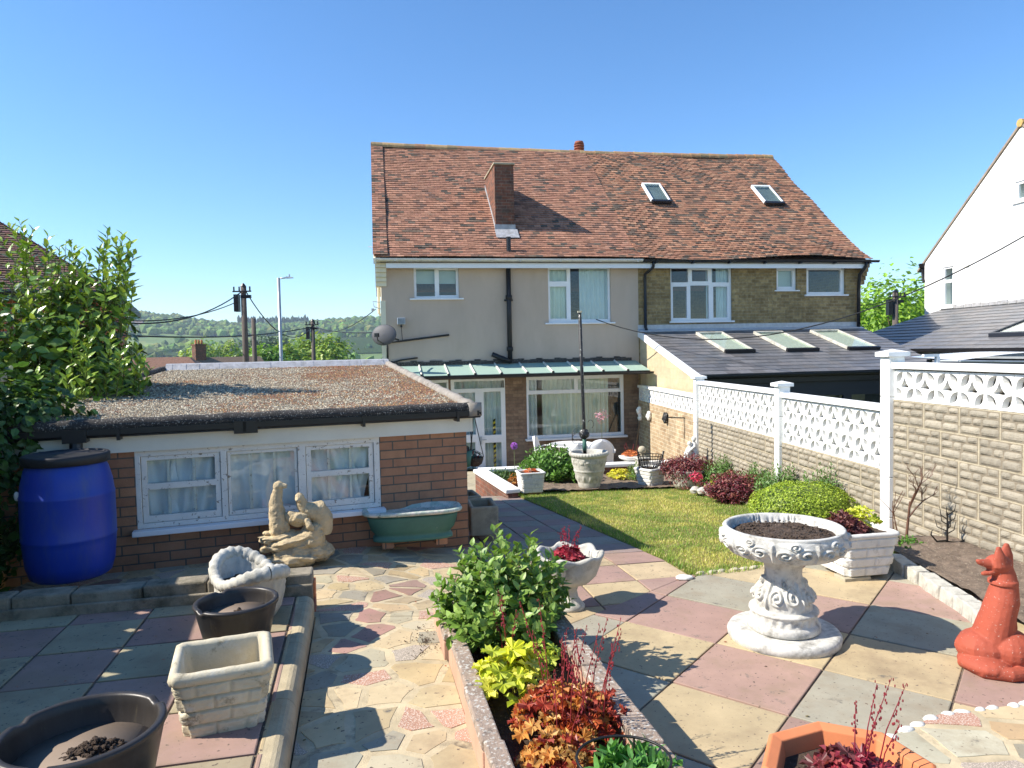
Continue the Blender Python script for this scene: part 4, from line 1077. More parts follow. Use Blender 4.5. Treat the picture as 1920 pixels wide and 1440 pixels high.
# wall cables and holes
a = HF.wall(726, 643); b = HF.wall(842, 628); c = HF.wall(726, 680); d = HF.wall(783, 671)
m_ = MB(); m_.tube([(a[0], -.02, c[1]), (a[0], -.02, a[1]), (a[0] + .25, -.03, a[1] + .03), (b[0], -.03, b[1])], .022, 6); m_.tube([(c[0] + .02, -.02, c[1] - .02), (c[0] + .3, -.03, c[1] + .05), (d[0], -.03, d[1])], .02, 6); m_.build('wall_pipe', M['black_pipe'], hl, True)
# windows
window(hl, HF, w1, [W((780, 504, 816, 555)), W((823, 506, 856, 553))], blind=.53, sill=(.10, .06, .035))
window(hl, HF, w2, [W((1031, 505, 1064, 527)), W((1032, 537, 1064, 597)), W((1070, 503, 1142, 598))], curtain=[(0, .36, 'curtain'), (.52, 1, 'curtain_blue')], sill=(.09, .06, .035))
window(hl, HF, wb, [W((992, 713, 1077, 730)), W((1084, 711, 1163, 728)), W((991, 740, 1166, 810))], y=.04, recess=-.02, curtain=[(.17, .86, 'curtain'), (0, .12, 'curtain_blue'), (.86, 1, 'dark_room')], sill=(.05, .14, .05))  # last strip is no curtain: near-black sheet painting the dim room
q = window(hl, HF, ws, [W((779, 719, 838, 733)), W((779, 740, 838, 796))], y=.04, recess=0, blind=.3)
dr = window(hl, HF, wd, [W((852, 716, 946, 727)), W((860, 737, 893, 815)), W((861, 831, 893, 882)), W((907, 735, 941, 815)), W((910, 831, 942, 882))], y=.04, name='french_doors', recess=-.01, curtain=[(0, .99, 'curtain_blue')], curt_y=.14)
m_ = MB(); x, z = HF.wall(902, 826, .0); m_.b2(x - .02, x + .02, -.01, .028, z - .09, z + .09); m_.tube([(x, -.05, z + .02), (x + .12, -.05, z + .02)], .01, 6); m_.build('handle', M['steel'], dr)
m_ = MB(); m_.b2(wd[0] + .49 * (wd[1] - wd[0]), wd[0] + .51 * (wd[1] - wd[0]), .018, .029, -2.78, wd[3] - .25); m_.build('meeting_stile', M['white'], dr)
m_ = MB(); x, z0 = HF.wall(929, 880, .05); _, z1 = HF.wall(929, 790, .05); k = 0; z = z0
while z < z1:                         # hazard tape on the inside of the glass
    m_.hexa([(x - .03, .076, z), (x + .03, .076, z + .03), (x + .03, .078, z + .03), (x - .03, .078, z), (x - .03, .076, z + .055), (x + .03, .076, z + .085), (x + .03, .078, z + .085), (x - .03, .078, z + .055)], (.62, .47, .04) if k % 2 else (.01, .01, .01)); z += .055; k += 1
m_.build('warning_tape', M['tile'], dr)
m_ = MB(); m_.b2(wd[0] - .9, wd[1] + .1, -.28, .03, -2.80, -2.68); m_.build('door_step', M['white'], hl)
m_ = MB((.28, .17, .11)); x, z = HF.wall(1042, 833)
for k in range(4): m_.b2(x - .12, x + .12, .03, .037, z - .04 + k * .022, z - .03 + k * .022)
m_.build('air_brick', M['tile'], hl)
window(hr, HF, r1, [W((1260, 503, 1292, 529)), W((1299, 506, 1329, 527)), W((1336, 503, 1369, 529)), W((1263, 537, 1290, 596)), W((1296, 535, 1331, 597)), W((1339, 537, 1366, 595))], curtain=[(.62, .72, 'curtain_blue'), (.78, 1, 'curtain_blue')], sill=(.04, .06, .04))
window(hr, HF, r2, [W((1461, 507, 1488, 537))], blind=.95, sill=(.06, .05, .03))
window(hr, HF, r3, [W((1518, 506, 1578, 547))], blind=None, sill=(.06, .06, .04))
# glass canopy over the left back door
cn = MB(); cx = HF.wall(1190, 676)[0]
yb, yf, zb_, zf_ = -.003, -.95, -.27, -.48
cl, cr_ = XL + .02, HF.wall(1150, 680)[0] + .55
cn.hexa([(cl, yf, zf_), (cr_, yf, zf_), (cr_, yb, zb_), (cl, yb, zb_), (cl, yf, zf_ + .008), (cr_, yf, zf_ + .008), (cr_, yb, zb_ + .008), (cl, yb, zb_ + .008)])
cno = cn.build('glass_canopy', M['canopy_glass'], hl, fix=True)
m_ = MB(); nb_ = 12; sp = .575; x = HF.wall(1151, 680)[0]
while x > cl: m_.hexa([(x - .018, yf - .02, zf_ + .010), (x + .018, yf - .02, zf_ + .010), (x + .018, yb, zb_ + .010), (x - .018, yb, zb_ + .010), (x - .012, yf - .02, zf_ + .04), (x + .012, yf - .02, zf_ + .04), (x + .012, yb, zb_ + .04), (x - .012, yb, zb_ + .04)]); x -= sp
m_.build('glazing_bars', M['cream_board'], cno)
m_ = MB(); x = HF.wall(1151, 680)[0]
while x > cl: m_.b2(x - .025, x + .025, yf - .05, yf - .021, zf_ - .02, zf_ + .045); x -= sp
gutter(m_, cl, cr_ + .06, yf - .04, zf_ - .02, .045); m_.b2(cl, cr_, yf - .005, yf + .04, zf_ - .075, zf_ - .004); m_.build('canopy_gutter', M['black'], cno)
m_ = MB(); 
for k in range(40):
    x = cl + (cr_ - .1 - cl) * k / 40; m_.b2(x, x + (cr_ - .1 - cl) / 40 - .002, -.03, -.0015, zb_ + .012, zb_ + .10 + .02 * math.sin(k * 1.9)); 
m_.build('canopy_flashing', M['bitumen'], cno)
# ---- slate lean-to at the back of the right house
LA, LB = .46, .297
XE = 5.55
D_ = 3.27
m_ = MB(); zz = lambda y: LA + LB * y
m_.hexa([(.02, -D_, zz(-D_) - .10), (XE, -D_, zz(-D_) - .10), (XR + .02, -.002, zz(0) - .10), (.02, -.002, zz(0) - .10), (.02, -D_, zz(-D_) - .02), (XE, -D_, zz(-D_) - .02), (XR + .02, -.002, zz(0) - .02), (.02, -.002, zz(0) - .02)], (.07, .075, .085))
SLC = [(.135, .135, .142), (.15, .147, .15), (.125, .128, .135), (.16, .152, .152), (.145, .138, .135)]
tiles(m_, lambda s: .03, lambda s: XE + (XR + .02 - XE) * s, [(-D_ - .03, zz(-D_ - .03)), (-.02, zz(-.02))], .22, .28, .009, SLC, 31, 0, .0015, 1.15)
lr = m_.build('lean_to_roof', M['slate'], hr)
m_ = MB(); 
m_.hexa([(-.02, -.22, zz(-.22) + .012), (XR, -.22, zz(-.22) + .012), (XR, -.012, zz(0) + .012), (-.02, -.012, zz(0) + .012), (-.02, -.22, zz(-.22) + .020), (XR, -.22, zz(-.22) + .020), (XR, -.012, zz(0) + .020), (-.02, -.012, zz(0) + .020)]); m_.b2(-.02, XR, -.012, -.002, zz(0) - .02, zz(0) + .12)
m_.build('lean_to_flashing', M['slate'], lr)
m_ = MB(); m_.hexa([(-.03, -D_ - .02, zz(-D_) - .16), (.018, -D_ - .02, zz(-D_) - .16), (.018, -.01, zz(0) - .16), (-.03, -.01, zz(0) - .16), (-.03, -D_ - .02, zz(-D_) - .005), (.018, -D_ - .02, zz(-D_) - .005), (.018, -.01, zz(0) - .005), (-.03, -.01, zz(0) - .005)]); m_.build('barge_board', M['white'], lr)
m_ = MB(); m_.hexa([(.03, -D_ + .05, -3), (.28, -D_ + .05, -3), (.28, -.003, -3), (.03, -.003, -3), (.03, -D_ + .05, zz(-D_) - .11), (.28, -D_ + .05, zz(-D_) - .11), (.28, -.003, zz(0) - .11), (.03, -.003, zz(0) - .11)]); m_.build('lean_to_wall', M['buff_block'], hr)
m_ = MB(); m_.hexa([(XE - .3, -D_ + .05, -3), (XE - .08, -D_ + .05, -3), (XE - .08, -.003, -3), (XE - .3, -.003, -3), (XE - .3, -D_ + .05, zz(-D_) - .11), (XE - .08, -D_ + .05, zz(-D_) - .11), (XE - .08, -.003, zz(0) - .11), (XE - .3, -.003, zz(0) - .11)]); m_.build('lean_to_wall', M['stock'], hr)
m_ = MB(); gutter(m_, -.04, XE + .05, -D_ - .09, zz(-D_) - .04, .06); m_.b2(.0, XE, -D_ - .04, -D_ - .001, zz(-D_) - .20, zz(-D_) - .03); m_.build('lean_to_gutter', M['black'], lr)
m_ = MB(); m_.tube([(.03, -D_ - .09, zz(-D_) - .08), (.03, -D_ - .05, zz(-D_) - .22), (.02, -D_ + .0, zz(-D_) - .3), (.02, -D_ + .0, -2.9)], .035, 8); m_.b2(-.03, .08, -D_ - .07, -D_ + .05, zz(-D_) - .40, zz(-D_) - .26); m_.build('lean_to_downpipe', M['black'], lr)
# dark sliding doors under it
zt = zz(-D_) - .24
m_ = MB(); m_.b2(.285, XE - .31, -D_ + .06, -D_ + .16, zt - .16, zt + .03); xs = [(.30 + k * (XE - .62) / 5, .30 + (k + 1) * (XE - .62) / 5) for k in range(5)]
plate(m_, .285, XE - .31, -2.85, zt - .161, [(a + .09, b - .09, -2.72, zt - .26) for a, b in xs], -D_ + .07, -D_ + .14); fd = m_.build('folding_doors', M['grey_frame'], hr)
m_ = MB()
for a, b in xs: m_.b2(a + .08, b - .08, -D_ + .10, -D_ + .106, -2.73, zt - .25)
m_.build('pane', M['glass'], fd)
m_ = MB(); m_.b2(.3, XE - .35, -D_ + .6, -D_ + .61, -2.85, zt - .1, (.10, .11, .14)); m_.build('blind', M['slate'], fd)
def skylight(par, a, b, q, fm, gm, lin, up=.05):
    c = [HF.roof(px, py, a, b) for px, py in q]
    X0, X1 = min(c[0].x, c[3].x), max(c[1].x, c[2].x); y1 = (c[0].y + c[1].y) / 2; y0 = (c[2].y + c[3].y) / 2
    X0 = (c[0].x + c[3].x) / 2; X1 = (c[1].x + c[2].x) / 2
    s = math.sqrt(1 + b * b); m = MB(); k = .05
    def P3(x, y, h): return (x, y - b / s * h, a + b * y + h / s)
    def bar(x0, x1, ya, yb, h0, h1): m.hexa([P3(x0, ya, h0), P3(x1, ya, h0), P3(x1, yb, h0), P3(x0, yb, h0), P3(x0, ya, h1), P3(x1, ya, h1), P3(x1, yb, h1), P3(x0, yb, h1)])
    bar(X0, X0 + k, y0 + .05, y1 - .05, 0, up + .03); bar(X1 - k, X1, y0 + .05, y1 - .05, 0, up + .03); bar(X0, X1, y1 - .05, y1, 0, up + .035)
    o = m.build('skylight', M[fm], par, bevel=.006)
    m = MB(); bar(X0 - .01, X1 + .01, y0 - .03, y0 + .05, .0, up + .04); m.build('bottom_cover', M['black'], o, bevel=.008)
    m = MB(); bar(X0 + k, X1 - k, y0 + .05, y1 - .05, up + .008, up + .014); m.build('pane', M[gm], o, fix=True)
    m = MB()
    bar(X0 + k, X0 + k + .008, y0 + .05, y1 - .05, .012, up + .006); bar(X1 - k - .012, X1 - k, y0 + .05, y1 - .05, .012, up + .006); bar(X0 + k + .01, X1 - k - .014, y0 + .06, y1 - .06, .012, .018)
    m.build('lining', M[lin], o)
    return o
rb = (5.85 - 2.68) / 3.75
M['room_grey'] = mat('dim_room_beyond_glass', (.20, .23, .23), .8, .3, 2, 0)
for q in ([(1203, 348), (1237, 348), (1256, 381), (1222, 382)], [(1408, 352), (1443, 352), (1467, 384), (1434, 385)]):
    skylight(hr, roofz(0) + .02, rb, q, 'white', 'roof_glass', 'room_grey')
for q in ([(1307, 627), (1358, 627), (1412, 661), (1356, 662)], [(1420, 626), (1472, 625), (1527, 658), (1468, 660)], [(1524, 624), (1575, 622), (1642, 655), (1586, 657)]):
    skylight(hr, LA + .01, LB, q, 'stone_grey', 'roof_glass', 'pale_room', .035)
# things fixed to the house
fl = HF.wall(752, 602); t = thing('flood_light', 'small square grey floodlight on the beige wall above the satellite dish', 'floodlight', HF.W(fl[0], -.02, fl[1]), HD)
m_ = MB(); m_.b2(-.09, .09, -.13, -.02, -.08, .07); m_.build('lamp_housing', M['steel'], t, bevel=.01)
m_ = MB((.25, .27, .28)); m_.b2(-.075, .075, -.136, -.131, -.065, .055); m_.build('lens', M['slate'], t)
m_ = MB(); m_.b2(-.02, .02, -.06, .018, -.14, -.081); m_.tube([(0, -.01, -.14), (.02, -.012, -.45)], .006, 5); m_.build('bracket', M['black'], t)
dp_ = PY(720, 628, 15.25); t = thing('satellite_dish', 'oval grey satellite dish on the left corner of the beige house', 'satellite dish', dp_, -14)
m_ = MB((.5, .5, .5)); prof = [(.0, .06), (.10, .055), (.20, .035), (.27, .008), (.285, -.004), (.27, -.004), (.2, .022), (.1, .043), (0, .048)]
m_.lathe(prof, 32, sx=1.0, sy=.80); rt = Matrix.Rotation(R(82), 3, 'X'); m_.xform(rt); m_.build('dish', mat('grey_dish', (.09, .09, .095), .6, .1, 3, .05), t, True)
m_ = MB(); m_.tube([(0, -.02, -.2), (.0, -.32, -.12), (0, -.36, -.02)], .012, 6); m_.b2(-.04, .04, -.40, -.33, -.05, .03); m_.tube([(0, .05, -.05), (0, .25, -.05), (.1, .55, -.1)], .02, 6); m_.build('arm', M['black'], t)
an = PY(703, 575, 16.3); t = thing('cable_bracket', 'small metal cable bracket on the left side of the beige house', 'bracket', an, HD)
m_ = MB(); m_.tube([(.15, 0, -.06), (-.02, 0, .0), (-.04, 0, .12), (.12, 0, .10)], .01, 5); m_.b2(-.08, -.02, -.03, .03, -.10, -.04); m_.build('hook', M['steel'], t)
# ------------------------------------------------------------------ white house on the right, seen on its gable side
WF = Frame(12.2, 21.0, 0, 90 + 5.4)         # local x runs back into the distance, local +y faces the garden
wh = thing('white_house', 'white rendered gable house at the right edge with a slate lean-to', 'house', (12.2, 21.0, 0), 95.4)
def WW(q): 
    a = WF.wall(q[0], q[1]); b = WF.wall(q[2], q[3]); return (min(a[0], b[0]), max(a[0], b[0]), min(a[1], b[1]), max(a[1], b[1]))
wa = WW((1767, 502, 1787, 574)); wc = WW((1903, 342, 1936, 372)); wc = (wc[0], wc[1], wc[2] + .02, wc[3])
ap = WF.wall(1915, 238); ap = (ap[0], ap[1]); el = WF.wall(1733, 494)
hx = -ap[0]                                   # half depth of the gable
m_ = MB(); plate(m_, -2 * hx, 0.0, -3.1, el[1], [(-wa[1], -wa[0], 0, 0)] if False else [(wa[0], wa[1], wa[2], wa[3])], -.3, 0.0); m_.build('wall', M['render_white'], wh)
m_ = MB(); n = 3
tri = [(0, el[1] + .002), (-2 * hx, el[1] + .002), (ap[0], ap[1])]
# gable with the small window left open
slope = (ap[1] - el[1]) / hx
x0, x1, z0, z1 = wc
def gz(x): return el[1] + .002 + slope * (min(-x, x + 2 * hx))
def gpoly(P): m_.add([(x, 0, z) for x, z in P] + [(x, -.3, z) for x, z in P], [tuple(range(len(P))), tuple(range(2 * len(P) - 1, len(P) - 1, -1))] + [(i, len(P) + i, len(P) + (i + 1) % len(P), (i + 1) % len(P)) for i in range(len(P))])
gpoly([(x1, el[1] + .002), (0, el[1] + .002), (x1, gz(x1))]); gpoly([(x0, el[1] + .002), (x1, el[1] + .002), (x1, z0), (x0, z0)])
top = [(x0, z1), (x1, z1), (x1, gz(x1))] + ([(ap[0], ap[1])] if x0 < ap[0] < x1 else []) + [(x0, gz(x0))]
gpoly(top); rest = [(-2 * hx, el[1] + .002), (x0, el[1] + .002), (x0, gz(x0))] + ([(ap[0], ap[1])] if ap[0] < x0 else []); gpoly(rest)
m_.build('gable', M['render_white'], wh, fix=True)
m_ = MB(); m_.b2(-2 * hx, 0, -8, -.301, -3.1, el[1]); m_.build('side_walls', M['render_white'], wh)
m_ = MB((.30, .24, .18))
for s in (0, 1):
    xe = .30 if s == 0 else -2 * hx - .30; za = el[1] - .24
    P4 = [(xe, .03, za), (ap[0], .03, ap[1] + .05), (ap[0], -8, ap[1] + .05), (xe, -8, za)]
    m_.add(P4 + [(x, y, z + .07) for x, y, z in P4], [(3, 2, 1, 0), (4, 5, 6, 7), (0, 1, 5, 4), (1, 2, 6, 5), (2, 3, 7, 6), (3, 0, 4, 7)])
wr = m_.build('roof', M['tile'], wh, fix=True)
m_ = MB((.50, .33, .12)); m_.tube([(ap[0], .05, ap[1] + .10), (ap[0], -8, ap[1] + .10)], .10, 8); m_.build('ridge_tiles', M['tile'], wr)
m_ = MB(); m_.tube([(.10, -.02, el[1] - .05), (.10, -.02, el[1] - .3), (.02, .0, el[1] - .55)], .05, 8); m_.lathe([(.10, 0), (.13, .12)], 10, (.10, -.02, el[1] - .12)); m_.build('rain_hopper', M['black'], wh)
v0 = WF.wall(1813, 495); m_ = MB(); m_.b2(v0[0] - .09, v0[0] + .09, .0, .03, v0[1] - .08, v0[1] + .08); m_.build('wall_vent', M['cream_board'], wh)
def wwin(r, cells):
    m = MB(); plate(m, r[0], r[1], r[2], r[3], cells, -.09, -.03); o = m.build('window', M['white'], wh)
    g = MB()
    for a, b, c, d in cells: g.b2(a - .005, b + .005, -.066, -.060, c - .005, d + .005)
    g.build('pane', M['glass'], o); s = MB(); s.b2(r[0] - .06, r[1] + .06, -.02, .05, r[2] - .05, r[2] - .001); s.build('sill', M['white'], o)
    b_ = MB(); b_.b2(r[0], r[1], -.29, -.28, r[2], r[3]); b_.build('blind', M['curtain_blue'], o)
hgt = wa[3] - wa[2]; kx = .07
wwin(wa, [(wa[0] + kx, wa[1] - kx, wa[2] + .06, wa[2] + hgt * .60), (wa[0] + kx, wa[1] - kx, wa[2] + hgt * .68, wa[3] - .05)])
wwin(wc, [(wc[0] + .08, wc[1] - .08, wc[2] + .07, wc[3] - .07)])
# its lean-to: slates falling towards the garden fence
zt_, ze_, pr = .86, -.10, 2.9
f0 = WF.wall(1766, 581); zt_ = f0[1]
b1 = (zt_ - ze_) / pr
m_ = MB((.10, .105, .115))
base = [(f0[0] + .1, .002, zt_), (-9, .002, zt_), (-9, pr, ze_), (f0[0] + 1.3, pr, ze_)]
m_.add([(x, y, z) for x, y, z in base] + [(x, y, z - .1) for x, y, z in base] + [(f0[0] + 1.3, .002, ze_ + .18)], [(0, 1, 2, 3), (7, 6, 5, 4)])
m_.add([base[0], base[3], (1.6, 1.4, ze_), (.6, .0, zt_ - .45)], [(0, 1, 2, 3)])
i = 0; y = 0.0
while y < pr - .05:
    z = zt_ - b1 * y; x = -9 + (.17 if i % 2 else 0); xm = f0[0] + .1 + 1.2 * y / pr
    while x < xm:
        b = min(x + .30, xm); h = .012 + rnd.uniform(0, .006); c = rnd.choice(SLC)
        m_.add([(x, y + .25, z - b1 * .25 + h), (b, y + .25, z - b1 * .25 + h), (b, y - .02, z + .004), (x, y - .02, z + .004), (x, y + .25, z - b1 * .25), (b, y + .25, z - b1 * .25)], [(0, 1, 2, 3), (0, 1, 5, 4)], c); x += .305
    y += .23; i += 1
wl_ = m_.build('lean_to_roof', M['slate'], wh, fix=False)
m_ = MB()
for k in range(30): m_.b2(f0[0] - .3 * k - .29, f0[0] - .3 * k, .003, .035, zt_ + .01, zt_ + .10 + .015 * math.sin(k * 2.1))
m_.build('lean_to_flashing', M['lead'], wl_)
m_ = MB(); m_.b2(-9, f0[0] + 1.3, pr - .03, pr + .02, ze_ - .24, ze_ - .06); m_.build('lean_to_fascia', M['steel'], wl_)
m_ = MB(); m_.b2(-9, f0[0] + 1.3, pr + .02, pr + .13, ze_ - .10, ze_ - .02); m_.build('lean_to_gutter', M['black'], wl_)
m_ = MB(); m_.b2(-9, f0[0] + 1.1, pr - .3, pr - .06, -3.1, ze_ - .12); m_.build('lean_to_wall', M['grey_frame'], wh)
s0 = [WF.roof(px, py, zt_, -b1) for px, py in ((1853, 633), (1900, 633), (1960, 596), (1925, 596))]
m_ = MB(); ya, yb = (s0[0].y + s0[1].y) / 2, (s0[2].y + s0[3].y) / 2
c = [(s0[0].x, s0[0].y), (s0[1].x, s0[1].y), (s0[2].x, s0[2].y), (s0[3].x, s0[3].y)]
xa, xb = max(c[0][0], c[3][0]), min(c[1][0], c[2][0])
def slab3(mb, x0, x1, y0, y1, h0, h1): mb.hexa([(x0, y0, zt_ - b1 * y0 + h0), (x1, y0, zt_ - b1 * y0 + h0), (x1, y1, zt_ - b1 * y1 + h0), (x0, y1, zt_ - b1 * y1 + h0), (x0, y0, zt_ - b1 * y0 + h1), (x1, y0, zt_ - b1 * y0 + h1), (x1, y1, zt_ - b1 * y1 + h1), (x0, y1, zt_ - b1 * y1 + h1)])
xa = s0[0].x; ya = s0[0].y; xb = xa - 1.0; yb = ya - 1.3
slab3(m_, xb, xa, yb, yb + .07, .01, .09); slab3(m_, xb, xa, ya - .07, ya, .01, .09); slab3(m_, xb, xb + .07, yb + .071, ya - .071, .01, .09); slab3(m_, xa - .07, xa, yb + .071, ya - .071, .01, .09); sk = m_.build('skylight', M['grey_frame'], wl_, fix=True)
m_ = MB(); slab3(m_, xb + .071, xa - .071, yb + .071, ya - .071, .06, .068); m_.build('pane', M['roof_glass'], sk, fix=True)
m_ = MB(); slab3(m_, xb + .071, xa - .071, yb + .071, ya - .071, .022, .03); m_.build('lining', M['pale_room'], sk, fix=True)
# garden shelter roof behind the front panel of the boundary wall
t = thing('garden_shelter', 'pale curved shelter roof just above the front panel of the pierced wall', 'shelter', PY(1860, 668, 11.5), 4)
m_ = MB((.55, .60, .66)); m_.grid(20, 6, lambda u, v: (-1.0 + 2.6 * u, -.6 + 1.2 * v, .02 + .10 * math.sin(math.pi * u) * (1 - v * .4) - .06 + .05 * v)); m_.build('roof_sheet', mat('pale_plastic_sheet', (.52, .57, .64), .25, .1, 3, 0), t, True)
m_ = MB(); m_.tube([(-1.0, -.62, -.05), (.3, -.62, -.09), (1.6, -.62, -.03)], .018, 6); m_.tube([(-1.0, -.6, -.05), (-1.1, -.2, -.05)], .018, 6); m_.build('edge_rail', M['steel'], t)
m_ = MB(); 
for x in (-.9, 1.5):
    m_ = MB(); m_.b2(x - .03, x + .03, .2, .26, -2.3, -.03); m_.build('post', M['grey_frame'], t)

m_ = MB(); m_.b2(-1.35, -1.10, -.3, -.24, .02, .06); m_.b2(-1.14, -1.09, -.3, -.24, -.10, .02); m_.build('bracket', M['white'], t)
# ------------------------------------------------------------------ brick garage with a flat gravelled roof
SF = Frame(-.43, 6.5, 0, 20)
sh = thing('garage', 'low red-brown brick garage with a flat gravelled roof and peeling white windows', 'garage', SF.o, 20)
S = lambda q, y=0.0: px_rect(SF, q, y)
zc = SF.wall(868, 809)[1]                       # underside of the fascia
fr0 = SF.wall(252, 860)[0]; fr1 = SF.wall(712, 860)[0]
zt1 = zc + .001; zb1 = SF.wall(480, 972)[1]
m_ = MB(); plate(m_, -3.62, 0, -2.4, zc + .05, [(fr0, fr1, zb1, zt1 + .2)], 0, .22); m_.build('wall', M['shed_brick'], sh)
m_ = MB(); m_.b2(-.22, 0, .221, 4.2, -3, zc + .05); m_.b2(-3.62, -.221, 4.0, 4.2, -3, zc + .05)
m_.hexa([(-3.62, .221, -3), (-3.4, .221, -3), (-2.7, 3.99, -3), (-2.9, 3.99, -3), (-3.62, .221, zc), (-3.4, .221, zc), (-2.7, 3.99, zc), (-2.9, 3.99, zc)]); m_.build('side_walls', M['shed_brick'], sh)
# window of three lights
sills = SF.wall(480, 975)
A_ = S((262, 853, 418, 985)); B_ = S((424, 838, 562, 966)); C_ = S((572, 826, 704, 953))
m_ = MB(); e = .035
plate(m_, fr0, fr1, zb1, zt1, [(A_[0], A_[1], zb1 + .04, zt1 - .05), (B_[0], B_[1], zb1 + .04, zt1 - .05), (C_[0], C_[1], zb1 + .04, zt1 - .05)], .0, .09)
wf = m_.build('window', M['old_white'], sh, bevel=.004)
za, zb = zb1 + .04, zt1 - .05; mid = za + (zb - za) * .53
for k, (q, sash) in enumerate(((A_, 1), (B_, 0), (C_, 1))):
    x0, x1 = q[0] + .004, q[1] - .004; m_ = MB(); f = .040
    if sash: cells = [(x0 + f, x1 - f, za + .055, mid - .02), (x0 + f, x1 - f, mid + .03, zb - .035)]
    else: cells = [(x0 + f * .6, x1 - f * .6, za + .035, zb - .03)]
    plate(m_, x0, x1, za + .002, zb - .002, cells, .015 if sash else .022, .065)
    for c in cells:
        for j in (1, 2): xx = c[0] + (c[1] - c[0]) * (.30 if j == 1 else .68); m_.b2(xx - .011, xx + .011, .04, .062, c[2] + .001, c[3] - .001)
    so = m_.build('sash', M['old_white'], wf, bevel=.003)
    g = MB()
    for c in cells: g.b2(c[0] - .004, c[1] + .004, .034, .038, c[2] - .004, c[3] + .004)
    g.build('pane', M['glass'], so)
m_ = MB()
def sheetc(x0, x1, seed, lean):
    def fn(u, v):
        x = x0 + (x1 - x0) * u + lean * (1 - v) * .06; z = za + (zb - za) * v
        z -= .035 * math.sin(math.pi * u) * (v > .95)
        return (x, .100 + .018 * math.sin(x * 46 + seed + 3 * v * lean) + .014 * math.sin(x * 21 + v * 7 + seed), z)
    m_.grid(40, 12, fn)
x0, x1 = fr0 + .02, fr1 - .02; w3 = (x1 - x0)
sheetc(x0 - .01, x0 + w3 * .14, 0, .8); sheetc(x0 + w3 * .13, x0 + w3 * .34, 2, -1.5); sheetc(x0 + w3 * .35, x0 + w3 * .66, 4, .3); sheetc(x0 + w3 * .66, x0 + w3 * .88, 5, 1.6); sheetc(x0 + w3 * .86, x1, 7, -2)
m_.build('curtain', M['curtain_white'], wf, True)
m_ = MB(); m_.b2(fr0 - .03, fr1 + .03, -.085, .03, zb1 - .045, zb1 - .002); m_.build('sill', M['white'], wf, bevel=.006)
m_ = MB(); m_.b2(-3.60, -.04, .6, .605, -2.4, zc - .02); m_.build('dark_interior_sheet', M['dark_room'], sh)  # near-black sheet added: dimness of the garage interior put into its colour
# fascia, gutter, felt roll, roof
zf = zc + .155
m_ = MB(); m_.b2(-3.70, .02, -.045, -.003, zc, zf + .03); m_.b2(.021, .05, -.045, 4.2, zc, zf + .03); m_.build('fascia', M['cream_board'], sh)
m_ = MB(); gutter(m_, -3.85, .10, -.105, zf + .03, .055)
m_.b2(-3.8, .08, -.165, -.158, zf - .0, zf + .045)
for x in (-.12, -.95, -1.9, -2.8): m_.b2(x - .012, x + .012, -.175, -.05, zf - .045, zf - .02); m_.b2(x - .012, x + .012, -.178, -.162, zf - .03, zf + .05)
m_.b2(-1.98, -1.80, -.178, -.05, zf - .045, zf + .055)
xb_ = SF.wall(143, 845, -.12)[0]
m_.tube([(xb_, -.11, zf), (xb_, -.13, zf - .12), (xb_, -.16, zf - .24)], .045, 10); m_.b2(xb_ - .08, xb_ + .08, -.175, -.05, zf - .05, zf + .05)
m_.build('gutter', M['black'], sh)
ZR = zf + .075                     # roof surface at the front
sl = .082
rp = [(.02, -.10), (.02, 4.25), (-2.86, 4.25), (-3.86, -.10)]
zr = lambda x, y: ZR + sl * (y + .1)
m_ = MB(); P = [(x, y, zr(x, y)) for x, y in rp]; m_.add([(x, y, z) for x, y, z in P] + [(x, y, z - .10) for x, y, z in P], [(3, 2, 1, 0), (4, 5, 6, 7), (0, 1, 5, 4), (1, 2, 6, 5), (2, 3, 7, 6), (3, 0, 4, 7)])
rf = m_.build('roof', M['gravel_bed'], sh, fix=True)
m_ = MB()
def roll(pts, r0, n=10):
    out = []
    for i in range(len(pts) - 1):
        a, b = Vector(pts[i]), Vector(pts[i + 1]); k = 40
        for j in range(k): out.append(a + (b - a) * (j / k) + Vector((0, 0, .004 * math.sin(j * 1.7) + .004 * noise.noise(Vector((j * .6, i, 0))))))
    out.append(Vector(pts[-1])); m_.tube(out, [r0 * (1 + .08 * noise.noise(Vector((i * .4, 3, 0)))) for i in range(len(out))], n)
roll([(-3.9, -.11, ZR - .005), (.03, -.11, ZR - .005)], .052)
m_.build('felt_roll', M['bitumen'], rf, True)
m_ = MB(); roll([(.025, -.14, ZR), (.035, 4.25, zr(0, 4.25))], .05); m_.box(.035, -.12, ZR - .02, .12, .10, .12, .3); m_.build('side_felt_roll', M['kerb_felt'], rf, True)
m_ = MB(); roll([(-3.88, -.1, ZR - .01), (-2.9, 4.25, zr(0, 4.25))], .05); m_.build('side_felt_roll', M['bitumen'], rf, True)
m_ = MB()
for k in range(36):
    x = -2.9 + 2.95 * k / 36; j = .012 * noise.noise(Vector((k * .7, 0, 0)))
    m_.hexa([(x, 4.05 + j, zr(0, 4.05)), (x + .082, 4.05 + j, zr(0, 4.05)), (x + .082, 4.22, zr(0, 4.2)), (x, 4.22, zr(0, 4.2)), (x, 4.14 + j, zr(0, 4.05) + .075), (x + .082, 4.14 + j, zr(0, 4.05) + .075), (x + .082, 4.24, zr(0, 4.2) + .075), (x, 4.24, zr(0, 4.2) + .075)])
m_.build('lead_upstand', M['lead'], rf)
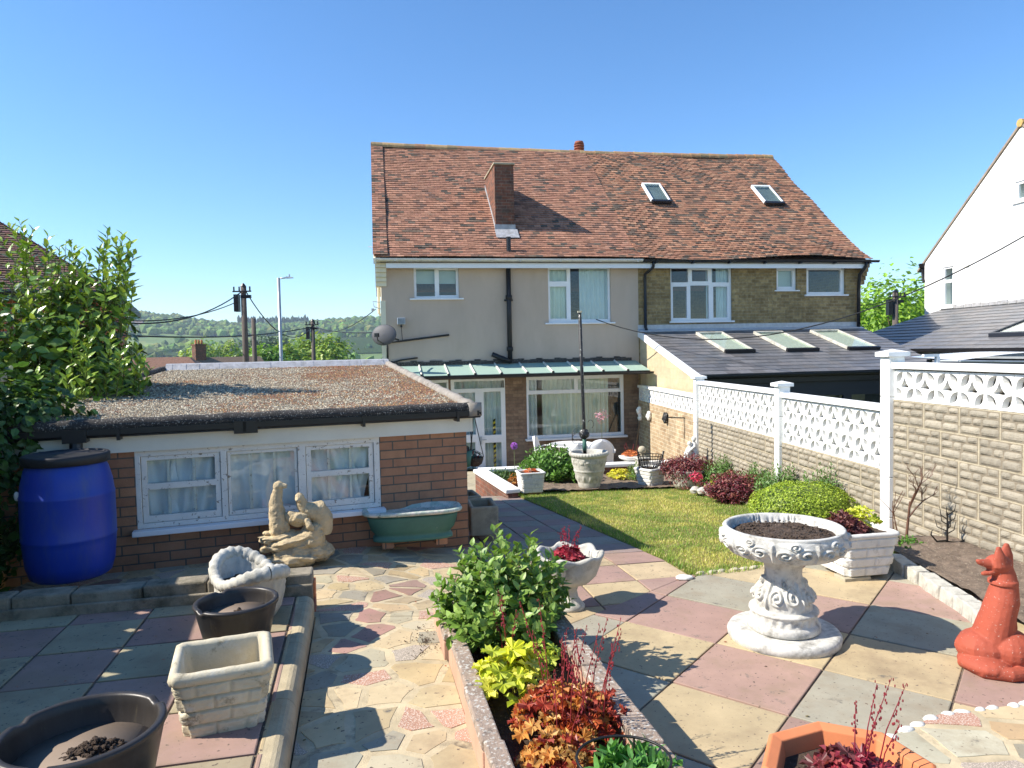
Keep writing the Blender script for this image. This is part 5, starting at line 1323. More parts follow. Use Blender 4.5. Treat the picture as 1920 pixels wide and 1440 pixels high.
def stones():
    rs = np.random.RandomState(9); n = 34000; x = rs.uniform(-3.86, .0, n); y = -.08 + rs.uniform(0, 1, n) ** 1.15 * 4.15
    lim = -3.82 + (y + .1) * (1.0 / 4.35); ok = x > lim; x, y = x[ok], y[ok]; n = len(x)
    f = np.array([noise.noise(Vector((a * .9 + 4, b * .9, 0))) + .5 * noise.noise(Vector((a * 4, b * 4, 1))) for a, b in zip(x, y)]) + .30 * (x + 1.2)
    c = np.array([(.54, .46, .32), (.44, .37, .26), (.62, .56, .42), (.28, .24, .18), (.38, .30, .20)])[rs.randint(0, 5, n)]
    red = np.array([(.36, .16, .085), (.28, .13, .075), (.44, .28, .12), (.25, .15, .09)])[rs.randint(0, 4, n)]
    k = rs.uniform(-.35, .35, n) + f > .12; c[k] = red[k]; c = c * rs.uniform(.75, 1.2, (n, 1))
    s = rs.uniform(.006, .0135, n); th = rs.uniform(0, 6.28, n)
    ax = np.stack([np.cos(th), np.sin(th), rs.uniform(-.3, .3, n)], 1) * s[:, None]; ay = np.stack([-np.sin(th), np.cos(th), rs.uniform(-.3, .3, n)], 1) * s[:, None] * rs.uniform(.6, 1, (n, 1)); az = np.stack([0 * s, 0 * s, s * .7], 1)
    m = MB(); m.inst([(1, 0, 0), (0, 1, .1), (-1, .1, 0), (-.1, -1, .1), (.1, 0, 1)], [(0, 1, 4), (1, 2, 4), (2, 3, 4), (3, 0, 4)], np.stack([x, y, ZR + sl * (y + .1) + .001], 1), ax, ay, az, c)
    tag(m.build('gravel', M['gravel'], rf), kind='stuff')
stones()
# ------------------------------------------------------------------ pierced concrete screen blocks
M['grey_board'] = mat('weathered_grey_board', (.12, .115, .10), .95, .2, 6, .3)
def screen_block(plain=False):
    cu = bpy.data.curves.new('screen', 'CURVE'); cu.dimensions = '2D'; cu.fill_mode = 'BOTH'; cu.extrude = .026
    def sp(pts):
        s = cu.splines.new('POLY'); s.points.add(len(pts) - 1)
        for p, q in zip(s.points, pts): p.co = (q[0], q[1], 0, 1)
        s.use_cyclic_u = True
    h = .1455; sp([(-h, -h), (h, -h), (h, h), (-h, h)])
    for sx in (() if plain else (-1, 1)):
        for sy in (-1, 1):          # petal in each corner, lying along the ring
            a, b = Vector((sx * .131, sy * .022)), Vector((sx * .026, sy * .131)); pts = []
            n = 7; mid_ = (a + b) / 2; nrm = Vector((sx, sy)).normalized()
            for k in range(n): t = k / (n - 1); pts.append(a + (b - a) * t + nrm * (.040 * math.sin(math.pi * t)))
            for k in range(1, n - 1): t = 1 - k / (n - 1); pts.append(a + (b - a) * t - nrm * (.034 * math.sin(math.pi * t)))
            sp(pts)
    pts = []                        # concave diamond in the middle
    tips = [Vector((0, .080)), Vector((.066, -.014)), Vector((0, -.052)), Vector((-.066, -.014))]
    for i in range(4):
        a, b = tips[i], tips[(i + 1) % 4]
        for k in range(4): t = k / 4; pts.append((a + (b - a) * t) * (1 - .22 * math.sin(math.pi * t)))
    sp(pts)
    if plain: sp([(.06, -.10), (.10, -.085), (.105, -.05)][::1]); sp([(-.10, .06), (-.08, .10), (-.11, .10)])
    o = bpy.data.objects.new('tmp', cu); COL.objects.link(o)
    dg = bpy.context.evaluated_depsgraph_get(); me = bpy.data.meshes.new_from_object(o.evaluated_get(dg))
    v = [tuple(q.co) for q in me.vertices]; f = [tuple(p.vertices) for p in me.polygons]
    bpy.data.objects.remove(o); bpy.data.meshes.remove(me); return v, f
SB = screen_block(); SBP = screen_block(True)
def screen_row(mb, x0, x1, zc_, y=0.0, SB=SB):
    """blocks in local x,z plane, face towards +y"""
    n = max(1, round((x1 - x0) / .295)); s = (x1 - x0) / n / .295
    pos = np.array([[x0 + (i + .5) * (x1 - x0) / n, y, zc_] for i in range(n)]); k = len(pos); z = np.zeros((k, 1)); o = np.ones((k, 1))
    mb.inst(SB[0], SB[1], pos, np.hstack([o * s, z, z]), np.hstack([z, z, o]), np.hstack([z, -o, z]), [(.8, .8, .8)] * k)
def pillow(mb, x0, x1, z0, z1, y, h, col, rs):
    a = .010; n = 5
    w_, hh = x1 - x0, z1 - z0; sd_ = rs.uniform(0, 99)
    def fn(u, v):
        fx_ = min(u, 1 - u) * w_ / .028; fz = min(v, 1 - v) * hh / .028
        e = min(1, fx_) ** .5 * min(1, fz) ** .5
        # rounded corners
        cx_ = (u - .5) * w_; cz_ = (v - .5) * hh; sc = 1 - .06 * (abs(2 * u - 1) ** 4) * (abs(2 * v - 1) ** 4)
        return ((x0 + x1) / 2 + cx_ * sc, y + h * e * (1 + .35 * noise.noise(Vector((u * w_ * 26, v * hh * 26, sd_)))), (z0 + z1) / 2 + cz_ * sc)
    nx = max(4, int(w_ / .03)); nz = max(4, int(hh / .025))
    mb.grid(nx, nz, lambda u, v: fn(1 - u, v), col)
def cobble_blocks(mb, x0, x1, z1, z0, y, seed):
    """courses of concrete blocks, each moulded as a handful of cobbles"""
    rs = random.Random(seed); bh, bl = .232, .465; r = 0; z = z1
    while z > z0:
        x = x1 + (bl * .5 if r % 2 else 0)
        while x > x0:
            xa, xb = x - bl + .015, x - .002; cc = (.335, .298, .228); hh = bh - .015
            if min(xb, x1) - max(xa, x0) > .02: mb.b2(max(xa, x0), min(xb, x1), y - .01, y + .002, z - .008 - hh, z - .006, (.25, .21, .15))
            lay = [[.24, .48, .28], [.34, .24, .42], [.54, .46]] if True else []
            hz = [.30, .33, .37]; zz = z - .008
            for row, hf in zip(lay, hz):
                zb_ = zz - hh * hf; xc = xb
                for f in row:
                    xd = xc - (xb - xa) * f
                    FJ = rs.uniform(.82, 1.12); p0, p1 = max(xd + .004, x0), min(xc - .004, x1)
                    if p1 - p0 > .03: pillow(mb, p0, p1, zb_ + .004 + rs.uniform(-.004, .004), zz - .003 + rs.uniform(-.004, .004), y + .001, .017 * rs.uniform(.8, 1.3), tuple(v * FJ for v in cc), rs)
                    xc = xd
                zz = zb_
            x -= bl
        z -= bh; r += 1
WFm = Frame(3.795, 7.07, 0, math.degrees(math.atan2(.9972, -.0748)))
bw_ = thing('boundary_wall', 'long boundary wall of moulded buff blocks topped by white pierced screen blocks', 'wall', WFm.o, math.degrees(WFm.a))
p3, p2, p1, pe = 0.0, 2.42, 5.72, 9.9
panels = [(-6.4, p3 - .075, -.18, 1, 'cobble'), (p3 + .075, p2 - .07, -.615, 2, 'cobble'), (p2 + .07, p1 - .07, -.585, 2, 'cobble'), (p1 + .07, pe, -.845, 1, 'brick')]
for k, (x0, x1, zt, rows, kind_) in enumerate(panels):
    m_ = MB(); m_.b2(x0, x1, -.09, .065, zt - .062, zt); m_.build('coping', M['fence_white'], bw_, bevel=.006)
    m_ = MB()
    for r in range(rows): screen_row(m_, x0, x1, zt - .075 - .146 - .293 * r, .0)
    m_.build('screen_blocks', M['fence_white'], bw_)
    m_ = MB(); m_.b2(x0, x1, -.085, -.075, zt - .075 - .293 * rows, zt - .064); m_.build('backing_board', M['grey_board'], bw_)
    zb = zt - .075 - .293 * rows
    if kind_ == 'cobble':
        m_ = MB((.46, .40, .28)); m_.b2(x0, x1, -.06, .040, -2.6, zb - .003); cobble_blocks(m_, x0, x1, zb - .005, -1.95 if k == 0 else -2.35, .040, 40 + k)
        m_.build('cobbled_panel', M['cobble_block'], bw_, smooth=False)
    else:
        m_ = MB(); m_.b2(x0, x1, -.06, .045, -2.95, zb - .003); m_.build('brick_panel', M['pale_brick'], bw_)
for x, zt, wd_ in ((p3, -.125, .155), (p2, -.535, .14), (p1, -.55, .14)):
    m_ = MB(); z = zt; 
    while z > -2.3: h = .40; m_.b2(x - wd_ / 2, x + wd_ / 2, -.075, .085, max(z - h + .004, -2.4), z); z -= h
    po = m_.build('post', M['fence_white'], bw_, bevel=.006)
    m_ = MB(); q = wd_ / 2 + .035; m_.b2(x - q, x + q, -.11, .12, zt + .001, zt + .045)
    m_.add([(x - q, -.11, zt + .045), (x + q, -.11, zt + .045), (x + q, .12, zt + .045), (x - q, .12, zt + .045), (x, .005, zt + .075)], [(0, 1, 4), (1, 2, 4), (2, 3, 4), (3, 0, 4)]); m_.build('post_cap', M['fence_white'], po, bevel=.004)
# left boundary wall
LWa = math.degrees(math.atan2(1, -.322)); LF = Frame(-4.14, 5.80, 0, LWa)
lw = thing('side_wall', 'shadowed garden wall with ivy at the left edge behind the blue drum', 'wall', LF.o, LWa)
m_ = MB(); m_.b2(-7.0, 0, .0, .14, -1.9, -.46); m_.build('wall_body', M['concrete'], lw)
m_ = MB(); m_.b2(-7.0, 0, -.02, .16, -.155, -.085); m_.build('coping', M['concrete'], lw, bevel=.008)
m_ = MB(); screen_row(m_, -7.0, 0, -.155 - .15, .07, SBP); m_.build('screen_blocks', M['concrete'], lw)
# kerb of old bricks in front of the garage, bullnosed step edge, brick stack
kb = thing('kerb', 'mossy kerb of grey bricks running from the wall to the basket planter', 'kerb', (gx(-2.78, 3.98), 3.98, ZT), math.degrees(math.atan(.2177)))
rs_ = random.Random(3); x = 0.0
L = 2.40
m_ = MB()
while x < L:
    l = rs_.uniform(.28, .42); l = min(l, L - x); m_.b2(x + .003, x + l - .004, rs_.uniform(-.004, .006), .15 + rs_.uniform(-.01, .01), -.1, .135 + rs_.uniform(-.008, .006)); x += l
M['mossy_kerb'] = mat('mossy_kerb_brick', (.30, .26, .19), .95, .35, 7, .9, 60, .008, dirt=(.09, .085, .055), ds=6, da=.45, db=.65)
m_.build('stones', M['mossy_kerb'], kb, bevel=.012)
m_ = MB((.2, .18, .14)); m_.b2(-.02, L, -.03, -.006, -.1, .07); m_.build('stones', M['mossy_kerb'], kb, bevel=.008)
stp = thing('step_edge', 'rounded concrete nosing along the raised terrace beside the crazy paving', 'step', (gx(-.32, .6), .6, 0), 0)
m_ = MB(); Y0, Y1 = .6, 4.42; d = Vector((GA, 1)).normalized(); k = 0
y = Y0
while y < Y1:
    yb = min(y + .62, Y1); n = 8; vs = []
    for yy in (y + .002, yb - .002):
        X = gx(-.32, yy) - gx(-.32, .6)
        prof = [(-.10, ZT - .2), (-.10, ZT + .006)] + [(-.05 + .055 * math.sin(a), ZT - .045 + .055 * math.cos(a)) for a in np.linspace(0, math.pi / 2, 6)] + [(-.002, ZT - .25)]
        vs += [(X + a, yy - .6, b) for a, b in prof]
    q = len(prof); m_.add(vs, [(i, i + 1, q + i + 1, q + i) for i in range(q - 1)] + [tuple(range(q)), tuple(range(2 * q - 1, q - 1, -1))]); y = yb
m_.build('nosing', mat('buff_step_nosing', (.44, .37, .24), .92, .22, 5, .7, 80, .005, dirt=(.20, .17, .12), ds=4, da=.5, db=.75), stp, fix=True)
bs = thing('brick_stack', 'two red bricks stacked at the end of the step beside the basket planter', 'bricks', (gx(-.33, 4.52) - .10, 4.58, -1.68), 13)
for k in range(2):
    m_ = MB(); m_.b2(-.20, .10, -.06, .06, .01 + k * .105, .11 + k * .105); m_.build('brick', M['terracotta'] if k else mat('old_red_brick', (.30, .13, .09), .9, .3, 9, .6), bs, bevel=.006)
# planter bed walls
M['planter_face'] = M['pink_brick_face']
pb = thing('raised_bed', 'long narrow raised bed with lichened brick walls beside the crazy paving', 'raised bed', (0, 0, 0))
def wallrun(name, X0, X1, Y0, Y1, zt, zb, capm, facem, step, jit=.006, sd=1):
    rs = random.Random(sd); y = Y0; m = MB(); c = MB()
    while y < Y1 - .02:
        yb = min(y + step, Y1); j = rs.uniform(-jit, jit); dz = rs.uniform(-.006, .004)
        def quad4(a, b, z): return [(gx(a, y + .002) + j, y + .002, z), (gx(b, y + .002) + j, y + .002, z), (gx(b, yb - .002) + j, yb - .002, z), (gx(a, yb - .002) + j, yb - .002, z)]
        c.hexa(quad4(X0, X1, zt - .045 + dz) + quad4(X0, X1, zt + dz)); m.hexa(quad4(X0 + .003, X1 - .003, zb) + quad4(X0 + .003, X1 - .003, zt - .046 + dz)); y = yb
    m.build(name, M[facem], pb, bevel=.004); c.build('coping', M[capm], pb, bevel=.008)
wallrun('left_wall', .435, .515, .8, 3.72, -1.47, -1.75, 'coping_lichen', 'pink_brick_face', .46)
wallrun('left_wall', .415, .50, 3.74, 4.30, -1.50, -1.78, 'coping_lichen', 'pink_brick_face', .2, .012, 5)
wallrun('right_wall', 1.005, 1.11, .8, 4.34, -1.47, -1.85, 'coping_lichen', 'pink_brick_face', .225, .010, 3)
m_ = MB(); m_.hexa([(gx(.44, 4.31), 4.31, -1.85), (gx(1.10, 4.35), 4.36, -1.85), (gx(1.10, 4.46), 4.46, -1.85), (gx(.44, 4.41), 4.41, -1.85), (gx(.44, 4.31), 4.31, -1.53), (gx(1.10, 4.35), 4.36, -1.53), (gx(1.10, 4.46), 4.46, -1.53), (gx(.44, 4.41), 4.41, -1.53)]); m_.build('end_wall', M['coping_lichen'], pb, bevel=.008)
# retaining wall round the lower flower bed, with white copings
rw = thing('retaining_wall', 'low brown retaining wall with a white coping behind the lawn', 'wall', (0, 0, 0))
def seg(a, b, zt0, zt1, zb, th, name, m, e=0, h=None):
    a, b = Vector(a), Vector(b); d = (b - a).normalized(); n = Vector((-d.y, d.x)) * th / 2; mm = MB()
    bt = (lambda z: z - h) if h else (lambda z: zb)
    mm.hexa([(*(a - n), bt(zt0)), (*(b - n), bt(zt1)), (*(b + n), bt(zt1)), (*(a + n), bt(zt0)), (*(a - n), zt0), (*(b - n), zt1), (*(b + n), zt1), (*(a + n), zt0)])
    return mm.build(name, M[m], rw, bevel=e, fix=True)
c0 = PZ(962, 921, -2.16); c1 = PZ(899, 880, -2.14); c2 = PZ(1262, 864, -2.13)
seg(c0.xy, c1.xy, -2.20, -2.20, -3.0, .16, 'side_wall', 'planter_face' if False else 'chimney_brick'); seg(c0.xy, c1.xy, -2.13, -2.13, 0, .24, 'side_coping', 'fence_white', .015, .065)
c3 = Vector((3.42, c2.y + (3.42 - c2.x) * .17, 0))
seg(c1.xy, c3.xy, -2.20, -2.20, -3.0, .16, 'back_wall', 'chimney_brick'); seg((c1.x - .02, c1.y), c3.xy, -2.125, -2.125, 0, .24, 'back_coping', 'fence_white', .015, .065)
# stone edging of the right-hand bed, pebble edging of the raised corner
se = thing('stone_edging', 'curved edging of pale granite setts round the bare soil bed by the wall', 'edging', (0, 0, 0))
pts = [PZ(px, py, ZP) for px, py in ((1672, 1065), (1700, 1085), (1733, 1103), (1768, 1128), (1802, 1148), (1838, 1176), (1868, 1210))]
pts = [Vector((2.86, 5.75, ZP))] + pts
rs_ = random.Random(12); n_ = 0
for a, b in zip(pts, pts[1:]):
    L = (b - a).length; k = max(1, round(L / .17))
    for i in range(k):
        p = a + (b - a) * ((i + .5) / k); ang = math.atan2(b.y - a.y, b.x - a.x)
        m_ = MB(); m_.ell((0, 0, .04), (.13, .10, .13), 18, 12, None, .25, 2.0, n_, None)
        for i2, v in enumerate(m_.V):   # squarish setts
            m_.V[i2] = (max(-.078, min(.078, v[0])) + .004 * noise.noise(Vector(v) * 20), max(-.055, min(.055, v[1])) + .004 * noise.noise(Vector(v) * 23), max(-.03, min(.105, v[2])) + .006 * noise.noise(Vector(v) * 17))
        q = m_.build('sett', M['stone_grey'], se, True, bevel=0); q.location = p + Vector((.03, .03, 0)); q.rotation_euler = (0, 0, ang + rs_.uniform(-.1, .1)); n_ += 1
pe_ = thing('pebble_edging', 'row of white pebbles edging the raised crazy paving at bottom right', 'edging', (0, 0, 0))
ep = [(1.30, 2.6), (1.62, 3.08), (1.98, 3.28), (2.42, 3.36), (3.2, 3.44)]
for a, b in zip(ep, ep[1:]):
    a, b = Vector((*a, ZP + .04)), Vector((*b, ZP + .04)); L = (b - a).length; k = int(L / .085)
    for i in range(k):
        p = a + (b - a) * ((i + rs_.uniform(.3, .7)) / k); m_ = MB(); m_.ell((0, 0, 0), (rs_.uniform(.028, .045), rs_.uniform(.018, .028), rs_.uniform(.014, .022)), 10, 7, None, .2, 1.5, i)
        q = m_.build('pebble', M['stone_white'], pe_, True); q.location = p; q.rotation_euler = (0, 0, math.atan2(b.y - a.y, b.x - a.x) + rs_.uniform(-.6, .6))
le = thing('lawn_edging', 'line of small pale stones between the lawn and the diagonal slabs', 'edging', (0, 0, 0))
for a, b in zip([(1.40, 5.56), (1.9, 5.68)], [(1.9, 5.68), (2.62, 5.97)]):
    a, b = Vector((*a, ZP + .01)), Vector((*b, ZP + .01)); k = int((b - a).length / .10)
    for i in range(k):
        p = a + (b - a) * ((i + rs_.uniform(.3, .7)) / k); m_ = MB(); m_.ell((0, 0, 0), (rs_.uniform(.03, .055), .025, .018), 9, 6, None, .2, 1.5, i)
        q = m_.build('stone', M['stone_cream'], le, True); q.location = p; q.rotation_euler = (0, 0, rs_.uniform(0, .6))
# ------------------------------------------------------------------ blue drum
dr_ = PZ(118, 1100, -1.50) + Vector((0, .26, 0))
dr_.x -= .10
t = thing('water_butt', 'large blue plastic drum with a black lid under the garage gutter', 'water butt', (dr_.x, dr_.y, -1.50))
t.scale = (1, 1, .95)
m_ = MB(); m_.lathe([(.0, 0), (.225, 0), (.250, .02), (.272, .10), (.285, .25), (.288, .29), (.2925, .30), (.289, .31), (.290, .42), (.289, .60), (.2915, .61), (.286, .62), (.278, .70), (.255, .80), (.235, .845), (.232, .86), (.0, .86)], 48); m_.build('drum', M['barrel'], t, True)
m_ = MB(); m_.lathe([(.0, .862), (.235, .862), (.262, .835), (.268, .84), (.270, .895), (.262, .905), (.245, .905), (.240, .893), (.0, .897)], 48); m_.build('lid', M['barrel_lid'], t, True)
m_ = MB((.6, .62, .66)); m_.ell((-.262, -.14, .62), (.018, .014, .035), 10, 8); m_.build('scuff_label', M['stone_white'], t, True)
# ------------------------------------------------------------------ pots, planters and statues
def lumps(mb, c, rx, ry, n, s, seed, col=(.09, .06, .04), zj=.01):
    """loose crumbs of soil lying on a disc"""
    rs = random.Random(seed)
    for i in range(n):
        a = rs.uniform(0, 6.28); q = math.sqrt(rs.random()); r = s * rs.uniform(.5, 1.3)
        mb.ell((c[0] + rx * q * math.cos(a), c[1] + ry * q * math.sin(a), c[2] + rs.uniform(0, zj)), (r, r, r * .7), 6, 4, None, .5, 2, i, col)
def soil_disc(par, c, r, seed=0, heap=.02, n=120, s=.008, sx=1, sy=1, name='soil'):
    m = MB(); k = 14; nn = 28
    for i in range(k):
        pass
    vs = [(c[0], c[1], c[2] + heap)]
    for i in range(1, k + 1):
        q = i / k
        for j in range(nn):
            th = 2 * math.pi * j / nn; x, y = c[0] + r * q * math.cos(th) * sx, c[1] + r * q * math.sin(th) * sy
            vs.append((x, y, c[2] + heap * (1 - q * q) + .012 * noise.fractal(Vector((x * 22, y * 22, seed)), .8, 2, 3)))
    fs = [(0, 1 + j, 1 + (j + 1) % nn) for j in range(nn)] + [(1 + (i - 1) * nn + j, 1 + i * nn + j, 1 + i * nn + (j + 1) % nn, 1 + (i - 1) * nn + (j + 1) % nn) for i in range(1, k) for j in range(nn)]
    m.add(vs, fs); lumps(m, (c[0], c[1], c[2] + heap * .6), r * .85 * sx, r * .85 * sy, n, s, seed)
    return m.build(name, M['soil'], par)
# dark brown tapered pots with lip notches
def brown_pot(label, x, y, z, r, h, deg, heap):
    t = thing('plant_pot', label, 'plant pot', (x, y, z), deg, 'dark brown tapered pots')
    def rip(th, i, rr, zz):
        dz = 0
        for a in (.5, 2.6, 4.4): 
            d = abs((th - a + math.pi) % (2 * math.pi) - math.pi)
            if d < .11 and zz > h * .9: dz = -.012 * (1 - (d / .11) ** 4)
        return (0.0, dz)
    rb = r * .68; m = MB(); prof = [(0, 0), (rb - .01, 0), (rb, .008), (r - .012, h * .86), (r - .006, h * .93), (r, h - .012), (r - .002, h - .003), (r - .010, h), (r - .022, h - .001), (r - .027, h - .008), (r - .030, h * .9), (rb - .012 + (r - rb) * .25, h * .27)]
    m.lathe(prof, 96, rip=rip); m.build('body', M['brown_glaze'], t, True)
    m = MB(); m.lathe([(rb - .012 + (r - rb) * .74, h * .74), (rb - .012 + (r - rb) * .68, h * .70), (0, h * .70)], 40); m.build('inner_floor', M['pot_inner'], t, True)
    m = MB(); rs = random.Random(int(x * 100)); 
    for i in range(heap[2]):
        a = rs.uniform(0, 6.28); q = rs.random() ** .8; R_ = heap[3]
        px, py = heap[0] + R_ * 1.5 * q * math.cos(a), heap[1] + R_ * .8 * q * math.sin(a)
        if math.hypot(px, py) > rb * 1.15: continue
        s = rs.uniform(.004, .011); m.ell((px, py, h * .70 + .05 * (1 - q) * rs.random() + .004), (s, s, s * .8), 6, 4, None, .6, 2, i)
    m.build('soil', M['soil'], t)
p = PZ(154, 1362, -1.16); brown_pot('large dark brown tapered pot with a little soil, nearest bottom left corner', p.x, p.y, ZT, .243, .36, 20, (.03, .02, 420, .075))
p = PZ(443, 1127, -1.245); brown_pot('smaller dark brown tapered pot between the basket planter and the white brick planter', p.x, p.y, ZT, .207, .285, -15, (.03, -.02, 90, .04))
# square planters moulded like brickwork
def brick_planter(name, label, loc, deg, wd, dp, h, matn, rows=4, cols=2.5, taper=.86, rim=.045, group=None, soil=None, lip=.02, cat='planter', wall=.035, bulge=.012):
    t = thing(name, label, cat, loc, deg, group); m = MB(); n = 64; hh = h - rim; rs = random.Random(int(loc[0] * 77)); off = rs.random()
    def outline(sx, sy, r, k=n):
        pts = []
        for i in range(k):
            a = 2 * math.pi * (i + .5) / k; c, s = math.cos(a), math.sin(a); e = .20
            pts.append((abs(c) ** e * (1 if c > 0 else -1) * sx, abs(s) ** e * (1 if s > 0 else -1) * sy))
        return pts
    # walls as a fine grid so that courses and joints are really recessed
    per = 168; lev = 60; vs = []; 
    base = []
    for i in range(per):      # walk a rounded rectangle by side
        side = i * 4 // per; f = (i - side * per / 4) / (per / 4) * 2 - 1; cr = .94
        g = (f, -1) if side == 0 else (1, f) if side == 1 else (-f, 1) if side == 2 else (-1, -f)
        l = max(abs(g[0]), abs(g[1])); q = math.hypot(*g); k = 1.0
        m_ab = min(abs(g[0]), abs(g[1])); 
        if m_ab > .86: k = 1 - .5 * (m_ab - .86) ** 1.3 * 1.6
        base.append((g[0] * k, g[1] * k, side, f))
    for j in range(lev + 1):
        v = j / lev; z = hh * v; tp = taper + (1 - taper) * v; rowf = v * rows; row = min(int(rowf), rows - 1); fr_ = rowf - row
        for (gx_, gy_, side, f) in base:
            cc = (f + 1) / 2 * cols + (.5 if row % 2 else 0) + off * .0; fc = cc - math.floor(cc)
            dz = min(fr_, 1 - fr_) * hh / rows; dc = min(fc, 1 - fc) * (wd if side % 2 == 0 else dp) / cols
            e = min(1, dz / .009) ** .7 * min(1, dc / .009) ** .7
            b = bulge * e + .0035 * noise.noise(Vector((gx_ * wd * 25, gy_ * wd * 25, z * 140))) * e
            sx, sy = wd / 2 * tp - lip, dp / 2 * tp - lip
            vs.append((gx_ * sx + (b if abs(gx_) >= abs(gy_) else 0) * (1 if gx_ > 0 else -1), gy_ * sy + (b if abs(gy_) >= abs(gx_) else 0) * (1 if gy_ > 0 else -1), z))
    m.add(vs, [(j * per + i, j * per + (i + 1) % per, (j + 1) * per + (i + 1) % per, (j + 1) * per + i) for j in range(lev) for i in range(per)] + [tuple(range(per - 1, -1, -1))])
    m.build('body', M[matn], t, True)
    m = MB(); rings = [(-lip - .004, hh - .012), (.0, hh + .004), (.006, hh + rim * .5), (.0, h - .006), (-.014, h), (-wall * .8, h - .004), (-wall, h - .014), (-wall - .004, h - .06), (-wall - .02, h * .25)]
    vs = []
    for (o, z) in rings:
        for (a, b, s_, f_) in base: vs.append((a * (wd / 2 + o), b * (dp / 2 + o), z + .002 * noise.noise(Vector((a * 6, b * 6, z * 9)))))
    m.add(vs, [(j * per + i, j * per + (i + 1) % per, (j + 1) * per + (i + 1) % per, (j + 1) * per + i) for j in range(len(rings) - 1) for i in range(per)])
    m.quad(*[(sx * (wd / 2 - wall - .02), sy * (dp / 2 - wall - .02), h * .25) for sx, sy in ((-1, -1), (1, -1), (1, 1), (-1, 1))])
    m.build('rim', M[matn], t, True)
    if soil is not None:
        m = MB(); k = 16
        m.grid(k, k, lambda u, v: ((u - .5) * (wd - 2 * wall), (v - .5) * (dp - 2 * wall), h - soil + .010 * noise.fractal(Vector((u * 9, v * 9, wd * 9)), .8, 2, 3))); lumps(m, (0, 0, h - soil), wd * .34, dp * .34, 60, .007, 3); m.build('soil', M['soil'], t)
    return t
fl_ = PZ(345, 1392, ZT); fr_ = PZ(470, 1368, ZT); ang = math.degrees(math.atan2(fr_.y - fl_.y, fr_.x - fl_.x))
cx = (fl_ + fr_) / 2
brick_planter('brick_pattern_planter', 'empty weathered cream planter with moulded brick courses at the lower left', (cx.x + .025 - math.sin(R(ang)) * .15, cx.y + math.cos(R(ang)) * .155, ZT), ang, .385, .37, .285, 'stone_cream', 4, 2.5, .80, .05, bulge=.017)
# round bowl on a carved pedestal
def scroll(u, v, seed=0):
    """acanthus-like relief: u turns round the piece (one unit per motif), v runs up 0..1"""
    f = u - math.floor(u); k = int(math.floor(u)); h = 0
    for (cx_, cy_, s, dr) in ((.28, .42, .23, 1), (.72, .46, .23, -1), (.5, .8, .15, 1)):
        dx, dy = (f - cx_), (v - cy_) * .8; r = math.hypot(dx, dy); a = math.atan2(dy, dx)
        if r < s: h = max(h, (.5 + .5 * math.cos(2 * math.pi * (r / s * 1.9) - dr * a)) * (1 - (r / s) ** 4))
    st = math.exp(-((f - .0) / .035) ** 2) + math.exp(-((f - 1.0) / .035) ** 2); h = max(h, .7 * st * (v < .85))
    return h * min(1, v / .06, (1 - v) / .06) + .10 * noise.noise(Vector((u * 9, v * 8, seed)))
b0 = PZ(1469, 1196, ZP)
bb = thing('pedestal_bowl', 'large round carved bowl of bare soil on a scrolled white pedestal and disc', 'planter', (b0.x, b0.y, ZP)); BB = b0
m_ = MB(); m_.lathe([(0, 0), (.315, 0), (.330, .010), (.333, .045), (.322, .062), (.300, .066), (0, .066)], 72, rip=lambda th, i, r, z: .002 * noise.noise(Vector((math.cos(th) * 5, math.sin(th) * 5, z * 20)))); m_.build('base_disc', M['basin'], bb, True)
def rip_f(z0, z1, n, amp, ph=0):
    def f(th, i, r, z):
        if z0 < z < z1: return amp * scroll(th / (2 * math.pi) * n + ph, (z - z0) / (z1 - z0))
        return 0
    return f
prof = [(.0, .066), (.200, .067), (.214, .078), (.214, .105), (.205, .120)] + [(.196 - .010 * math.sin(math.pi * t) + 0, .124 + .055 * t) for t in np.linspace(0, 1, 12)] + [(.205, .186), (.202, .196), (.180, .204)]
def rip_base(th, i, r, z):
    return .010 * (.5 + .5 * math.cos(th * 22)) * math.sin(math.pi * (z - .126) / .052) if .126 < z < .178 else 0
m_ = MB(); m_.lathe(prof, 176, rip=rip_base); pro2 = [(.172, .20)]
for t in np.linspace(0, 1, 56):
    z = .205 + .335 * t; r = .168 - .045 * sm(t * 1.5) + .02 * math.sin(math.pi * min(1, t * 2.2)) ** 2 - .016 * math.sin(math.pi * t) + .035 * sm((t - .72) / .28); pro2.append((r, z))
f_ = rip_f(.215, .41, 5, .030); m_.lathe(pro2, 260, rip=f_); m_.build('pedestal', M['basin'], bb, True)
pro = [(.10, .52), (.17, .528), (.24, .536), (.300, .545)]
for t in np.linspace(0, 1, 44): pro.append((.322 + .044 * math.sin(t * 2.3) - .004 * t, .550 + .138 * t))
pro += [(.354, .697), (.347, .702), (.332, .702), (.324, .695), (.318, .670), (.30, .625), (.2, .60), (0, .60)]
f_ = rip_f(.552, .690, 9, .024)
m_ = MB(); m_.lathe(pro, 420, rip=f_); m_.build('bowl', M['basin'], bb, True)
soil_disc(bb, (0, 0, .652), .305, 5, .022, 420, .0075)
